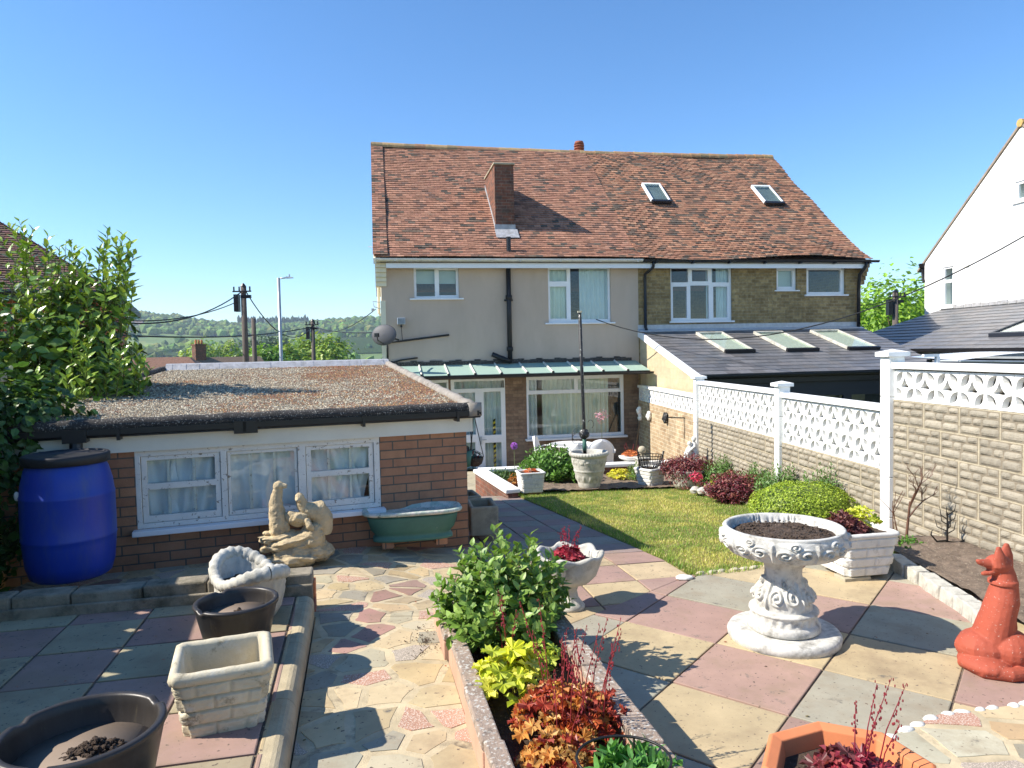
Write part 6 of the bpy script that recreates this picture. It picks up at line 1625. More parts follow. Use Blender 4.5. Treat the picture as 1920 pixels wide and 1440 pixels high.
# fluted shell bowl on a pedestal with a red heuchera
p = PZ(1074, 1141, ZP); ub = thing('shell_urn', 'scalloped weathered stone urn on a short pedestal holding a crimson plant', 'urn', (p.x - .02, p.y, ZP)); UB = ub.location.copy()
m_ = MB(); m_.lathe([(0, 0), (.095, 0), (.105, .012), (.105, .03), (.092, .045), (.075, .06), (.055, .09), (.048, .13), (.060, .17), (.085, .185)], 48, rip=lambda th, i, r, z: .004 * math.cos(th * 8) * (z > .05)); m_.build('pedestal', M['stone_grey'], ub, True)
def scal(th, i, r, z):
    k = math.cos(th * 7 + .6); e = sm((z - .20) / .17)
    return (.012 * k * e + .010 * noise.noise(Vector((math.cos(th) * 4, math.sin(th) * 4, z * 9))), (.012 * k * e) if z > .3 else 0)
m_ = MB(); m_.lathe([(.0, .175), (.085, .18), (.14, .20), (.185, .245), (.210, .31), (.222, .355), (.232, .375), (.236, .392), (.226, .402), (.208, .398), (.196, .38), (.18, .33), (.0, .32)], 150, rip=scal); m_.build('bowl', M['stone_grey'], ub, True)
soil_disc(ub, (0, 0, .335), .17, 8, .012, 80, .007)
# basket-shaped planter with a saddle rim
p = PZ(468, 1160, ZT); bp_ = thing('basket_planter', 'rustic grey stone basket planter with a curled roped rim and dark soil', 'planter', (p.x - .02, p.y + .07, ZT), -48)
m_ = MB(); n = 120
def bas(th, i, r, z):
    t = z / .30; s = math.cos(th * 2 - .0); e = sm((t - .1) / .9)
    tex = .009 * math.sin(z * 130 + 3 * math.sin(th * 5)) * math.sin(th * 26) + .008 * noise.noise(Vector((th * 6, z * 30, 0)))
    return (-.035 * s * e * -1 + tex * (z > .02) * (r > .17), .048 * -s * -1 * e * (1 if z > .05 else 0))
pr = [(0, 0), (.150, 0), (.175, .012), (.205, .06), (.222, .12), (.232, .17), (.240, .21), (.246, .235), (.250, .25), (.243, .265), (.225, .27), (.205, .255), (.195, .22), (.18, .15), (.0, .14)]
m_.lathe(pr, n, rip=bas, sx=1.05, sy=.82); m_.build('body', M['stone_grey'], bp_, True)
m_ = MB(); ring = []
for j in range(97):
    th = 2 * math.pi * j / 96; o = bas(th, 0, .245, .262); q = .236 + .035 * math.cos(2 * th); ring.append((q * 1.05 * math.cos(th), q * .82 * math.sin(th), .262 + .048 * math.cos(2 * th)))
m_.tube(ring, [.034 + .005 * math.sin(i * 2.0) + .006 * math.cos(i / 96 * 12.57) for i in range(97)], 10, caps=False); m_.build('roped_rim', M['stone_grey'], bp_, True)
soil_disc(bp_, (0, 0, .185), .20, 14, .02, 130, .010, 1.0, .8)
m_ = MB((.16, .24, .04))
for a in range(5): m_.tube([(.05, 0, .2), (.05 + .03 * math.cos(a * 1.3), .03 * math.sin(a * 1.3), .25)], [.002, .0005], 4)
m_.build('weed', M['leaf'], bp_)
# seals (two sea animals on stacked rock)
p = PZ(556, 1062, -1.64); st_ = thing('seal_statue', 'sandy cast statue of two seals perched on layered rocks by the garage window', 'statue', (p.x - .035, p.y + .10, -1.645), 8)
m_ = MB()
for c, r, rz, ry in [((.0, 0, .05), (.26, .17, .06), .1, 0), ((-.12, -.02, .03), (.17, .15, .04), -.3, 0), ((.02, .02, .12), (.22, .15, .07), .2, -.12), ((.10, .03, .10), (.17, .14, .08), -.2, .1), ((-.02, 0, .19), (.24, .14, .05), 0, -.22), ((-.13, -.01, .235), (.145, .11, .028), .15, -.06), ((.13, .0, .20), (.10, .11, .09), .1, 0), ((.15, .02, .28), (.09, .10, .05), 0, 0), ((-.20, -.02, .20), (.07, .08, .03), 0, .1), ((.18, .04, .07), (.12, .1, .07), .3, .1)]:
    m_.ell(c, r, 18, 12, (Matrix.Rotation(rz, 3, 'Z') @ Matrix.Rotation(ry, 3, 'Y')), .25, 2.2, int(c[0] * 50))
fused(m_, 'rock', M['sandstone'], st_, .006, 1, .020, 9, dir_=(.6, .6, 2.0))
m_ = MB(); m_.tube([(-.12, -.01, .24), (-.12, -.01, .30), (-.125, -.01, .38), (-.135, -.012, .47), (-.130, -.012, .54), (-.120, -.014, .585), (-.105, -.016, .612)], [.066, .072, .068, .056, .046, .040, .032], 16)
m_.ell((-.112, -.016, .628), (.044, .038, .038), 14, 10); m_.tube([(-.10, -.018, .630), (-.045, -.024, .628)], [.027, .013], 10); m_.ell((-.19, -.02, .262), (.055, .03, .014), 10, 8); m_.ell((-.06, -.03, .30), (.03, .03, .06), 10, 8)
m_.tube([(-.155, -.05, .42), (-.12, -.068, .36), (-.10, -.07, .33)], [.014, .012, .006], 8); fused(m_, 'upright_seal', M['sandstone'], st_, .004, 2, .006, 22)
m_ = MB(); m_.tube([(.20, .05, .22), (.205, .05, .34), (.17, .03, .41), (.11, .0, .42), (.07, -.015, .46), (.052, -.02, .51)], [.08, .092, .09, .066, .046, .040], 16); m_.ell((.048, -.025, .530), (.040, .042, .038), 14, 10); m_.tube([(.044, -.045, .525), (.036, -.088, .512)], [.027, .014], 10)
m_.tube([(.09, -.03, .36), (.02, -.05, .385), (-.035, -.05, .425)], [.05, .045, .014], 8); m_.tube([(.10, -.06, .36), (.13, -.09, .31), (.16, -.09, .28)], [.03, .025, .01], 8); m_.ell((.0, -.01, .36), (.09, .06, .05), 14, 10, Matrix.Rotation(.6, 3, 'Y'))
fused(m_, 'leaning_seal', M['sandstone'], st_, .004, 2, .007, 18)
# green trough
p0 = PZ(706, 1032, -1.66); p1 = PZ(835, 1021, -1.66); c = (p0 + p1) / 2; ang = 12
gt = thing('green_trough', 'long green painted trough with a chipped pale rim in front of the garage', 'trough', (c.x, c.y + .12, -1.665), ang)
def oval(a, b, z, n=96, e=.55):
    return [(abs(math.cos(t)) ** e * math.copysign(a, math.cos(t)), abs(math.sin(t)) ** e * math.copysign(b, math.sin(t)), z) for t in [2 * math.pi * i / n for i in range(n)]]
def loft(rings):
    m = MB(); n = len(rings[0]); 
    for r in rings: m.V.extend(r)
    for j in range(len(rings) - 1):
        for i in range(n): m.F.append([j * n + i, j * n + (i + 1) % n, (j + 1) * n + (i + 1) % n, (j + 1) * n + i]); m.C.append(m.col); m.M.append(0)
    m.F.append(list(range((len(rings) - 1) * n, len(rings) * n))); m.C.append(m.col); m.M.append(0)
    m.F.append(list(range(n - 1, -1, -1))); m.C.append(m.col); m.M.append(0)
    return m
def flute(r, a): 
    n = len(r); return [(x * (1 + a * (1 if i % 2 else -1)), y * (1 + a * (1 if i % 2 else -1)), z) for i, (x, y, z) in enumerate(r)]
RG = [oval(.33, .13, .06), oval(.345, .14, .065), oval(.345, .14, .085), oval(.33, .13, .10), oval(.32, .125, .115), flute(oval(.33, .135, .13), .012), flute(oval(.355, .150, .16), .016), flute(oval(.372, .163, .22), .016), flute(oval(.385, .172, .262), .014), oval(.385, .17, .278)]
loft(RG).build('body', M['green_paint'], gt, True)
RG = [oval(.395, .18, .288), oval(.425, .205, .298), oval(.432, .21, .312), oval(.425, .206, .326), oval(.40, .185, .328), oval(.38, .165, .318), oval(.37, .155, .295), oval(.355, .145, .285)]
loft(RG).build('rim', M['chipped_rim'], gt, True)
for x in (-.22, .24): m_ = MB(); m_.b2(x - .05, x + .05, -.10, .11, .0, .058); m_.build('brick_foot', M['shed_brick'], gt, bevel=.004)
# stone troughs by the garage corner
def trough(label, loc, deg, wx, wy, h, mt, soil=True):
    t = thing('stone_trough', label, 'trough', loc, deg, 'old stone troughs'); m = MB(); th = .045
    vs = []
    for z, k in ((0, .97), (h, 1.0)):
        vs += [(-wx / 2 * k, -wy / 2 * k, z), (wx / 2 * k, -wy / 2 * k, z), (wx / 2 * k, wy / 2 * k, z), (-wx / 2 * k, wy / 2 * k, z)]
    a, b = wx / 2 - th, wy / 2 - th; vs += [(-a, -b, h), (a, -b, h), (a, b, h), (-a, b, h), (-a, -b, h * .35), (a, -b, h * .35), (a, b, h * .35), (-a, b, h * .35)]
    m.add(vs, [(3, 2, 1, 0)] + [(i, (i + 1) % 4, 4 + (i + 1) % 4, 4 + i) for i in range(4)] + [(4 + i, 4 + (i + 1) % 4, 8 + (i + 1) % 4, 8 + i) for i in range(4)] + [(8 + i, 8 + (i + 1) % 4, 12 + (i + 1) % 4, 12 + i) for i in range(4)] + [(12, 13, 14, 15)])
    m.build('body', M[mt], t, bevel=.018); m = MB(); m.grid(8, 8, lambda u, v: ((u - .5) * 2 * a, (v - .5) * 2 * b, h * .6 + .02 * noise.noise(Vector((u * 6, v * 6, 0))))); m.build('soil', M['soil'], t)
pq = PZ(905, 1004, -1.88); trough('rough square stone trough standing at the garage corner', (pq.x - .01, pq.y + .12, -1.86), 10, .29, .46, .30, 'concrete')
trough('dark narrow trough behind the rough square one at the garage corner', (pq.x - .20, pq.y + .72, -1.92), 17, .24, .40, .34, 'concrete')
# planter of pale brick courses with heucheras, right
fa = PZ(1566, 1082, ZP); fb = PZ(1652, 1092, ZP)
rp_ = brick_planter('brick_pattern_planter', 'white planter with moulded brick courses holding purple and lime leaves, right of the bowl', (2.66, 5.52, ZP + .035), 10, .48, .46, .34, 'stone_white', 4, 2.5, .80, .04, None, .03, bulge=.020); RP = rp_.location.copy()
m_ = MB(); m_.box(-.10, -.12, -.018, .22, .14, .034); m_.box(.12, .10, -.018, .22, .14, .034); m_.build('foot', M['concrete'], rp_, bevel=.005)
# planters along the back of the lawn
def at_lawn(px, py):
    P_ = ray(px, py); 
    lo, hi = 5.0, 16.0
    for _ in range(40):
        md = (lo + hi) / 2; z = P_.z / P_.y * md
        if z > z_lawn(0, md): lo = md
        else: hi = md
    return Vector((P_.x / P_.y * lo, lo, z_lawn(0, lo)))
q = at_lawn(995, 926); bq = brick_planter('brick_pattern_planter', 'small pale brick-pattern planter half in shadow by the sloping white coping', (q.x, q.y - .04, q.z + .05), 12, .42, .38, .33, 'stone_white', 4, 2.2, .86, .035, None, .03, bulge=.010); BQ = bq.location.copy()
m_ = MB(); m_.box(.06, -.05, -.025, .2, .12, .05); m_.build('brick_foot', M['shed_brick'], bq, bevel=.004)
q = at_lawn(1218, 912); wq = brick_planter('brick_pattern_planter', 'grey-white moulded planter with an iron fire basket standing in it', (q.x, q.y - .06, q.z + .04), 36, .40, .40, .30, 'stone_white', 4, 1.6, .80, .05, None, .03, bulge=.014); WQ = wq.location.copy()
m_ = MB(); m_.box(-.06, -.10, -.022, .2, .12, .044); m_.box(.12, .05, -.022, .2, .12, .044); m_.build('brick_foot', M['shed_brick'], wq, bevel=.004)
# iron basket
t = thing('fire_basket', 'black iron fire basket sitting in the grey-white planter', 'fire basket', (WQ.x, WQ.y, WQ.z + .285), 4)
m_ = MB(); rr = [(.19, .215), (.225, .225)]
for k in range(22):
    a = 2 * math.pi * k / 22; m_.tube([(.11 * math.cos(a), .09 * math.sin(a), .0), (.17 * math.cos(a), .13 * math.sin(a), .04), (.215 * math.cos(a), .165 * math.sin(a), .22)], .0055, 5)
m_.build('bars', M['wire'], t)
m_ = MB()
for z, r, ry in ((.215, .215, .165), (.12, .198, .152)): m_.tube([(r * math.cos(a), ry * math.sin(a), z) for a in np.linspace(0, 2 * math.pi, 33)], .007, 5, caps=False)
m_.build('hoops', M['wire'], t)
for sx in (-1, 1):
    m_ = MB(); m_.tube([(sx * .2, -.06, .0), (sx * .205, -.06, .22), (sx * .215, -.06, .285)], [.012, .012, .018], 6); m_.build('finial', M['iron'], t)
# big urn at the back of the lawn
q = at_lawn(1104, 917); bu = thing('garden_urn', 'large grey classical urn with garland relief at the back of the lawn', 'urn', (q.x, q.y - .10, q.z + .045)); bu.scale = (1.07, 1.07, 1.10); BU = bu.location.copy()
def urn_rip(th, i, r, z):
    o = 0
    if .10 < z < .20: o = .014 * max(0, math.cos(th * 12)) * math.sin(math.pi * (z - .10) / .10)
    if .34 < z < .46: o = .014 * scroll(th / 6.283 * 8, (z - .34) / .12)
    if z > .50 and r > .28: o = .004 * math.cos(th * 40)
    return o
pr = [(0, 0), (.155, 0), (.165, .02), (.172, .05), (.178, .08)] + [(.178 + .055 * t, .085 + .17 * t) for t in np.linspace(0, 1, 14)] + [(.240, .262), (.238, .275)] + [(.236 + .035 * t, .285 + .18 * t) for t in np.linspace(0, 1, 16)] + [(.275, .475), (.292, .485), (.305, .505), (.307, .525), (.296, .545), (.275, .548), (.258, .535), (.25, .49), (.22, .44), (0, .44)]
m_ = MB(); m_.lathe(pr, 160, rip=urn_rip); m_.build('body', M['stone_grey'], bu, True)
soil_disc(bu, (0, 0, .45), .235, 3, .01, 60, .008)
for k, (x, y, a) in enumerate(((-.10, -.10, .2), (.10, -.06, -.1), (0, .12, .1))): m_ = MB(); m_.box(x, y, -.03, .22, .11, .056, a); m_.build('brick_foot', M['shed_brick'], bu, bevel=.004)
# pole standing in the urn
pt_ = PY(1087, 584, BU.y); t = thing('iron_pole', 'tall thin flaking black iron pole rising out of the large urn', 'pole', (BU.x - .065, BU.y, BU.z + .50))
h = pt_.z - BU.z - .50; lx = pt_.x - (BU.x - .065)
L3 = lambda z, r=0: (lx * z / h, 0, z)
m_ = MB(); m_.tube([L3(0), L3(h * .25), L3(h * .55), L3(h)], [.030, .027, .028, .026], 12); m_.build('pole', M['iron'], t, True)
m_ = MB(); m_.ell(L3(.39), (.085, .085, .085), 16, 12, None, .25, 5, 1); m_.tube([L3(.30), L3(.34)], [.03, .045], 10); m_.build('carved_knob', M['iron'], t, True)
m_ = MB((.05, .14, .09)); m_.tube([L3(.12), L3(.20), L3(.31)], [.034, .036, .034], 12); m_.build('green_collar', M['green_paint'], t, True)
m_ = MB(); z1 = h; m_.b2(lx - .035, lx + .035, -.03, .03, z1 - .02, z1 + .01); m_.b2(lx - .015, lx + .02, -.02, .02, z1 - .09, z1 - .021); m_.build('cap', M['stone_cream'], t)
m_ = MB()
for k in range(5): m_.tube([(lx * .2 - .03 + .11 * math.cos(a) - .06, .03 * math.sin(a + k), .38 + .11 * math.sin(a) - .02 * k) for a in np.linspace(1.2 + k * .2, 5.2, 12)], .003, 4)
m_.tube([(.05 * math.cos(a) + .10, 0, .55 + .07 * math.sin(a)) for a in np.linspace(-1.2, 2.6, 10)], .004, 4)
m_.build('wires', M['wire'], t)
# terracotta octagonal planter bottom right
p = PZ(1580, 1412, -1.47); ot = thing('terracotta_planter', 'orange octagonal terracotta planter with a crimson heuchera at the bottom edge', 'planter', (p.x, p.y - .045, ZP + .015), 22.5 + 20); OT = ot.location.copy()
m_ = MB(); m_.lathe([(0, 0), (.20, 0), (.262, .24), (.292, .245), (.300, .292), (.285, .30), (.245, .288), (.23, .215), (0, .215)], 8, sx=1.06); m_.build('body', M['terracotta'], ot, bevel=.004)
m_ = MB(); m_.lathe([(.236, .228), (.0, .232)], 8, sx=1.06); lumps(m_, (0, 0, .228), .18, .18, 260, .007, 4); m_.build('soil', M['soil'], ot)
# seated dog
p = PZ(1862, 1272, ZP); dg_ = thing('dog_statue', 'seated red terracotta dog statue with pricked ears looking left by the bed', 'statue', (p.x + .075, p.y + .10, ZP))
m_ = MB(); t_ = m_.tube
t_([(.02, .02, .08), (.0, .02, .18), (.015, .0, .30), (.035, -.01, .40), (.042, -.01, .47), (.040, -.01, .53), (.025, -.01, .585)], [(.12, .12), (.098, .11), (.082, .092), (.078, .082), (.066, .068), (.058, .058), (.048, .048)], 20)
m_.ell((.010, -.01, .590), (.070, .058, .055), 18, 12)
t_([(.0, -.015, .590), (-.06, -.02, .598), (-.112, -.025, .612)], [(.040, .034), (.026, .024), (.014, .013)], 12)   # upper muzzle
t_([(-.01, -.015, .560), (-.055, -.02, .548), (-.090, -.025, .545)], [(.028, .022), (.020, .016), (.010, .010)], 12)
m_.ell((-.112, -.026, .616), (.012, .012, .010), 10, 8)
for (bx, by, tx, s) in ((-.004, -.045, -.016, 1.1), (.062, .02, .074, 1.3)):
    t_([(bx, by, .585), ((bx + tx) / 2, by - .004, .640), (tx, by, .690 * (1.0 if s == 1 else 1.01))], [(.038 * s, .026), (.030 * s, .020), (.011, .010)], 10)
t_([(.035, -.01, .485), (.035, -.01, .505)], [.073, .071], 20)                                     # collar
m_.ell((-.045, .03, .11), (.135, .13, .105), 18, 12, None, .08, 2, 3); m_.ell((.06, -.03, .13), (.115, .12, .11), 18, 12)
m_.ell((-.08, -.03, .055), (.12, .14, .055), 18, 12); t_([(-.165, .02, .05), (-.125, -.11, .045), (-.02, -.155, .042), (.10, -.14, .04), (.16, -.09, .035)], [.038, .040, .038, .034, .022], 12)
t_([(.085, .03, .36), (.125, .05, .22), (.132, .05, .08), (.14, .04, .035)], [(.038, .035), (.030, .028), (.024, .024), (.036, .03)], 12)
t_([(.10, .10, .34), (.135, .12, .20), (.14, .12, .05)], [.034, .028, .026], 12)
m_.ell((.115, -.05, .15), (.045, .075, .055), 14, 10); m_.ell((.14, -.07, .03), (.06, .05, .03), 12, 8)
fused(m_, 'body', M['dog_paint'], dg_, .0045, 2, .0015, 20)
for s in (-1, 1): m_ = MB(); m_.ell((-.030, -.012 + s * .040, .606), (.008, .006, .007), 8, 6); m_.build('eye', M['barrel_lid'], dg_, True)
# small figures and plaques at the back wall
def fenced(px, py, x_off=.0):
    """point on the garden face of the brick panel of the boundary wall"""
    o, d = WFm.lray(px, py); t = (.06 + x_off - o.y) / d.y; return WFm.W(*(o + d * t))
for (px, py, nm, lab, mt, s) in ((1219, 780, 'wall_mask', 'white face mask hung on the pale brick wall nearest the house', 'stone_white', .105), (1250, 784, 'wall_mask', 'dark iron face mask hung on the pale brick wall right of the white one', 'iron', .115)):
    q = fenced(px, py); t = thing(nm, lab, 'mask', q, math.degrees(WFm.a), 'masks on the brick wall'); m_ = MB()
    m_.ell((0, .03, 0), (s * .78, .05, s), 16, 12, None, .1, 2, 1); m_.ell((0, .085, -.01), (.014, .022, .03), 10, 8); m_.ell((.03, .07, .025), (.02, .02, .01), 8, 6); m_.ell((-.03, .07, .025), (.02, .02, .01), 8, 6); m_.ell((0, .07, -.045), (.03, .018, .012), 8, 6)
    m_.ell((0, .02, s * .6), (s * .9, .045, s * .5), 14, 8, None, .4, 4, 2)
    fused(m_, 'face', M[mt], t, .006, 2, .004, 30)
q = PY(1198, 770, 16.2); t = thing('wall_mask', 'pale carved head ornament at the end of the pierced wall above the broom', 'ornament', q, 60); m_ = MB(); m_.ell((0, 0, 0), (.06, .06, .10), 14, 10, None, .3, 4, 1); m_.ell((0, -.02, -.15), (.05, .05, .09), 12, 10, None, .3, 4, 2); fused(m_, 'head', M['stone_white'], t, .008, 2, .008, 20)
q0, q1 = PY(1181, 851, 15.6), PY(1201, 782, 16.2); t = thing('broom', 'wooden broom handle leaning against the house wall corner', 'broom', q0); m_ = MB(); v = q1 - q0; m_.tube([(0, 0, -.6), v], .016, 8); m_.build('handle', M['stem'], t, True); m_ = MB(); m_.b2(-.16, .16, -.03, .03, -.66, -.60); m_.build('head', M['stem'], t)
# hook and wire on the brick wall
q0, q1, q2 = fenced(1252, 782), fenced(1283, 783), fenced(1283, 822); t = thing('wall_wire', 'thin black wire bracket on the pale brick wall right of the dark mask', 'wire', q0); m_ = MB(); m_.tube([(0, 0, 0), q1 - q0, q2 - q0], .006, 5); m_.build('wire', M['wire'], t)
# statue of an embracing pair by the first post
q = PY(1295, 871, 12.2); t = thing('figure_statue', 'small pale statue of two huddled figures at the foot of the furthest wall post', 'statue', (q.x, q.y, q.z)); m_ = MB()
m_.ell((0, 0, .03), (.19, .14, .06), 16, 10); m_.tube([(.07, 0, .05), (.08, 0, .22), (.06, 0, .34), (.06, 0, .40)], [.085, .07, .05, .03], 12); m_.ell((.055, -.01, .445), (.042, .042, .05), 12, 10)
m_.tube([(-.06, -.02, .05), (-.06, -.02, .18), (-.03, -.02, .27), (-.02, -.02, .32)], [.07, .06, .05, .03], 12); m_.ell((-.02, -.02, .365), (.038, .038, .046), 12, 10); m_.tube([(.07, -.04, .32), (-.02, -.07, .26), (-.06, -.06, .20)], [.025, .02, .018], 8); m_.tube([(-.10, -.06, .10), (-.15, -.08, .12)], [.04, .03], 8)
fused(m_, 'figures', M['stone_white'], t, .008, 3, .006, 20)
# pot of orange leaves and a stone ball on the back coping
q = PY(1183, 868, c2.y + .1); t = thing('stone_bowl', 'small pale stone bowl of orange leaves on the white back coping', 'planter', (q.x, q.y, -2.123)); SBW = t.location.copy(); m_ = MB(); m_.lathe([(0, 0), (.10, 0), (.17, .05), (.18, .09), (.165, .095), (.14, .07), (0, .06)], 28, sx=1.3, rip=lambda th, i, r, z: .006 * math.cos(9 * th)); m_.build('bowl', M['stone_white'], t, True)
q = PY(1204, 868, 13.0); t = thing('stone_pedestal', 'mossy stone post with a dark ball finial behind the fire basket', 'ornament', (q.x, q.y, -2.36)); m_ = MB(); m_.box(0, 0, .17, .20, .20, .34, .2); m_.box(0, 0, .36, .25, .25, .04, .2); m_.build('post', M['stone_grey'], t, bevel=.01); m_ = MB(); m_.lathe([(.05, .38), (.03, .42), (.05, .45)], 16); m_.ell((0, 0, .51), (.075, .075, .075), 18, 12); m_.build('ball', M['concrete'], t, True)
# stone planter under the far red shrub, rustic edging stone
q = at_lawn(1290, 921); t = thing('stone_planter', 'weathered pale round planter under the far dark red shrub', 'planter', (q.x + .08, q.y + .28, q.z)); RS1 = t.location.copy(); m_ = MB(); m_.lathe([(0, 0), (.22, 0), (.25, .08), (.27, .26), (.30, .30), (.27, .31), (.24, .26), (0, .25)], 40, rip=lambda th, i, r, z: .01 * noise.noise(Vector((math.cos(th) * 3, math.sin(th) * 3, z * 9)))); m_.build('body', M['stone_grey'], t, True)
q = at_lawn(1328, 935); t = thing('log_edging', 'pale ribbed stone trough lying between the two dark red shrubs', 'trough', (q.x + .18, q.y + .22, q.z), -38)
m_ = MB()
for k in range(6): m_.tube([(-.30 + .12 * k, -.12, .04), (-.30 + .12 * k, -.13, .11), (-.30 + .12 * k, -.07, .15), (-.30 + .12 * k, .02, .13)], [.05, .06, .055, .04], 10)
m_.ell((0, .04, .05), (.38, .13, .08), 20, 10); fused(m_, 'body', M['stone_grey'], t, .01, 3, .008, 12); t.scale = (1, 1, .6)
# bits of white stone on the path corner
q = PZ(1283, 1085, ZP + .01); m_ = MB(); m_.ell((0, 0, .01), (.075, .05, .018), 16, 8, None, .3, 2, 1); o = m_.build('flat_stone', M['stone_white'], None, True, loc=q); tag(o, 'flat white stone lying at the corner of the lawn and path', 'stone')
# ------------------------------------------------------------------ garden chairs and table on the house patio
def chair(label, loc, deg):
    t = thing('garden_chair', label, 'chair', loc, deg, 'white plastic garden chairs'); wm = M['white_chair']
    m = MB(); m.grid(12, 10, lambda u, v: ((u - .5) * .46, -.22 + .44 * v, .42 - .02 * math.sin(math.pi * u) + .015 * (1 - v))); m.grid(12, 10, lambda u, v: ((.5 - u) * .46, -.22 + .44 * v, .40 - .02 * math.sin(math.pi * u))); m.build('seat', wm, t, True)
    m = MB(); n = 24
    def bk(o):
        def f(u, v):
            a = (u - .5) * 2; w_ = .235 * math.sqrt(max(0, 1 - (max(0, v - .35) / .65) ** 2.2)) if v > .35 else .235
            return (a * w_, .20 + .09 * v - .06 * a * a + o, .42 + .44 * v)
        return f
    m.grid(14, n, bk(0)); m.grid(14, n, bk(.018)); 
    m.tube([(.235 * math.cos(a) * 1.0, .26 - .05 * abs(math.cos(a)), .62 + .245 * math.sin(a)) for a in np.linspace(0, math.pi, 22)], .012, 8); m.build('backrest', wm, t, True)
    for s in (-1, 1):
        m = MB(); m.tube([(s * .23, .22, .60), (s * .27, .10, .645), (s * .27, -.12, .64), (s * .265, -.22, .60), (s * .25, -.24, .45)], [(.026, .012)] * 5, 8); m.build('armrest', wm, t, True)
        for y in (-.22, .22): m = MB(); m.tube([(s * .235, y * .9, .42), (s * .27, y * 1.15, 0)], [.024, .016], 8); m.build('leg', wm, t, True)
    return t
def cloc(px, py, Y): q = PY(px, py, Y); return (q.x, q.y, -2.68)
chair('white plastic chair with its broad rounded back to the right of the pole', cloc(1121, 822, 14.3), 180 + 8).scale = (1.16, 1, 1.04)
chair('white plastic chair seen edge-on behind the green bush', cloc(1025, 829, 14.9), 78).scale = (1.1, 1, 1.03)
chair('white plastic chair tucked in behind the large urn', cloc(1083, 842, 14.15), 178)
q = cloc(1072, 850, 14.8); t = thing('garden_table', 'round garden table with a dark green top and white rim behind the urn', 'table', q)
m_ = MB(); m_.lathe([(0, .705), (.46, .705), (.475, .715), (.475, .735), (.455, .74), (.45, .732)], 48); m_.build('rim', M['white_chair'], t, True); m_ = MB(); m_.lathe([(0, .731), (.452, .731)], 40); m_.build('table_top', mat('dark_green_glass_top', (.03, .07, .06), .15, .1, 3, 0), t)
for k in range(4): m_ = MB(); a = k * math.pi / 2 + .6; m_.tube([(.10 * math.cos(a), .1 * math.sin(a), .70), (.20 * math.cos(a), .2 * math.sin(a), .45), (.40 * math.cos(a), .4 * math.sin(a), 0)], .024, 8); m_.build('leg', M['white_chair'], t, True)
# hanging baskets at the garage corner
def basket(label, q, r, mt, h, seed, cols, group='hanging pots at the garage corner'):
    t = thing('hanging_basket', label, 'hanging basket', q, 0, group); m = MB(); top = .42
    for a in (0, 2.09, 4.18): m.tube([(r * math.cos(a), r * math.sin(a), 0), (0, 0, top)], .004, 4)
    m.tube([(0, 0, top), (0, .0, top + .06)], .005, 4); m.build('chain', M['wire'], t)
    m = MB(); m.lathe([(0, -h), (r * .45, -h * .97), (r * .8, -h * .7), (r * .97, -h * .25), (r, 0), (r * .94, 0), (r * .8, -.03), (0, -.03)], 28); m.build('bowl', M[mt], t, True)
    m = MB(); heuchera(m, m, (0, 0, -.02), r * 1.0, .10, 34, .07, cols, 0, seed=seed, tm=NARROW); m.build('plant', M['leaf'], t)
q = SF.W(.10, .16, zc); 
basket('brown coconut-lined basket of dark leaves hanging from the garage roof corner', PY(890, 857, 6.75), .085, 'soil', .09, 2, [(.03, .07, .06), (.05, .10, .07)])
t = thing('hanging_pot', 'tapered green plastic pot hanging beside the brown basket at the garage corner', 'hanging pot', PY(874, 845, 6.62), 0, 'hanging pots at the garage corner'); m_ = MB(); m_.lathe([(0, -.15), (.035, -.15), (.058, .0), (.053, 0), (0, -.02)], 20); m_.build('pot', M['green_paint'], t, True)
m_ = MB(); m_.tube([(.05, 0, 0), (.04, .03, .36)], .003, 4); m_.tube([(-.05, 0, 0), (.04, .03, .36)], .003, 4); m_.build('chain', M['wire'], t); m_ = MB(); heuchera(m_, m_, (0, 0, -.02), .05, .07, 16, .07, [(.06, .05, .05), (.05, .09, .06)], 0, seed=4, tm=NARROW); m_.build('plant', M['leaf'], t)
# ------------------------------------------------------------------ planting
def plant(name, label, cat, loc, fn, leafm='leaf', group=None, stem=True, deg=0, leafname='foliage'):
    t = thing(name, label, cat, loc, deg, group); m, s = MB(), MB((.12, .10, .04)); fn(m, s)
    if m.V: m.build(leafname, M[leafm], t)
    if s.V: s.build('stems', M['grass'] if False else M['leaf'], t)
    return t
G1 = [(.12, .22, .03), (.16, .28, .045), (.09, .17, .025), (.20, .33, .07), (.13, .24, .05)]
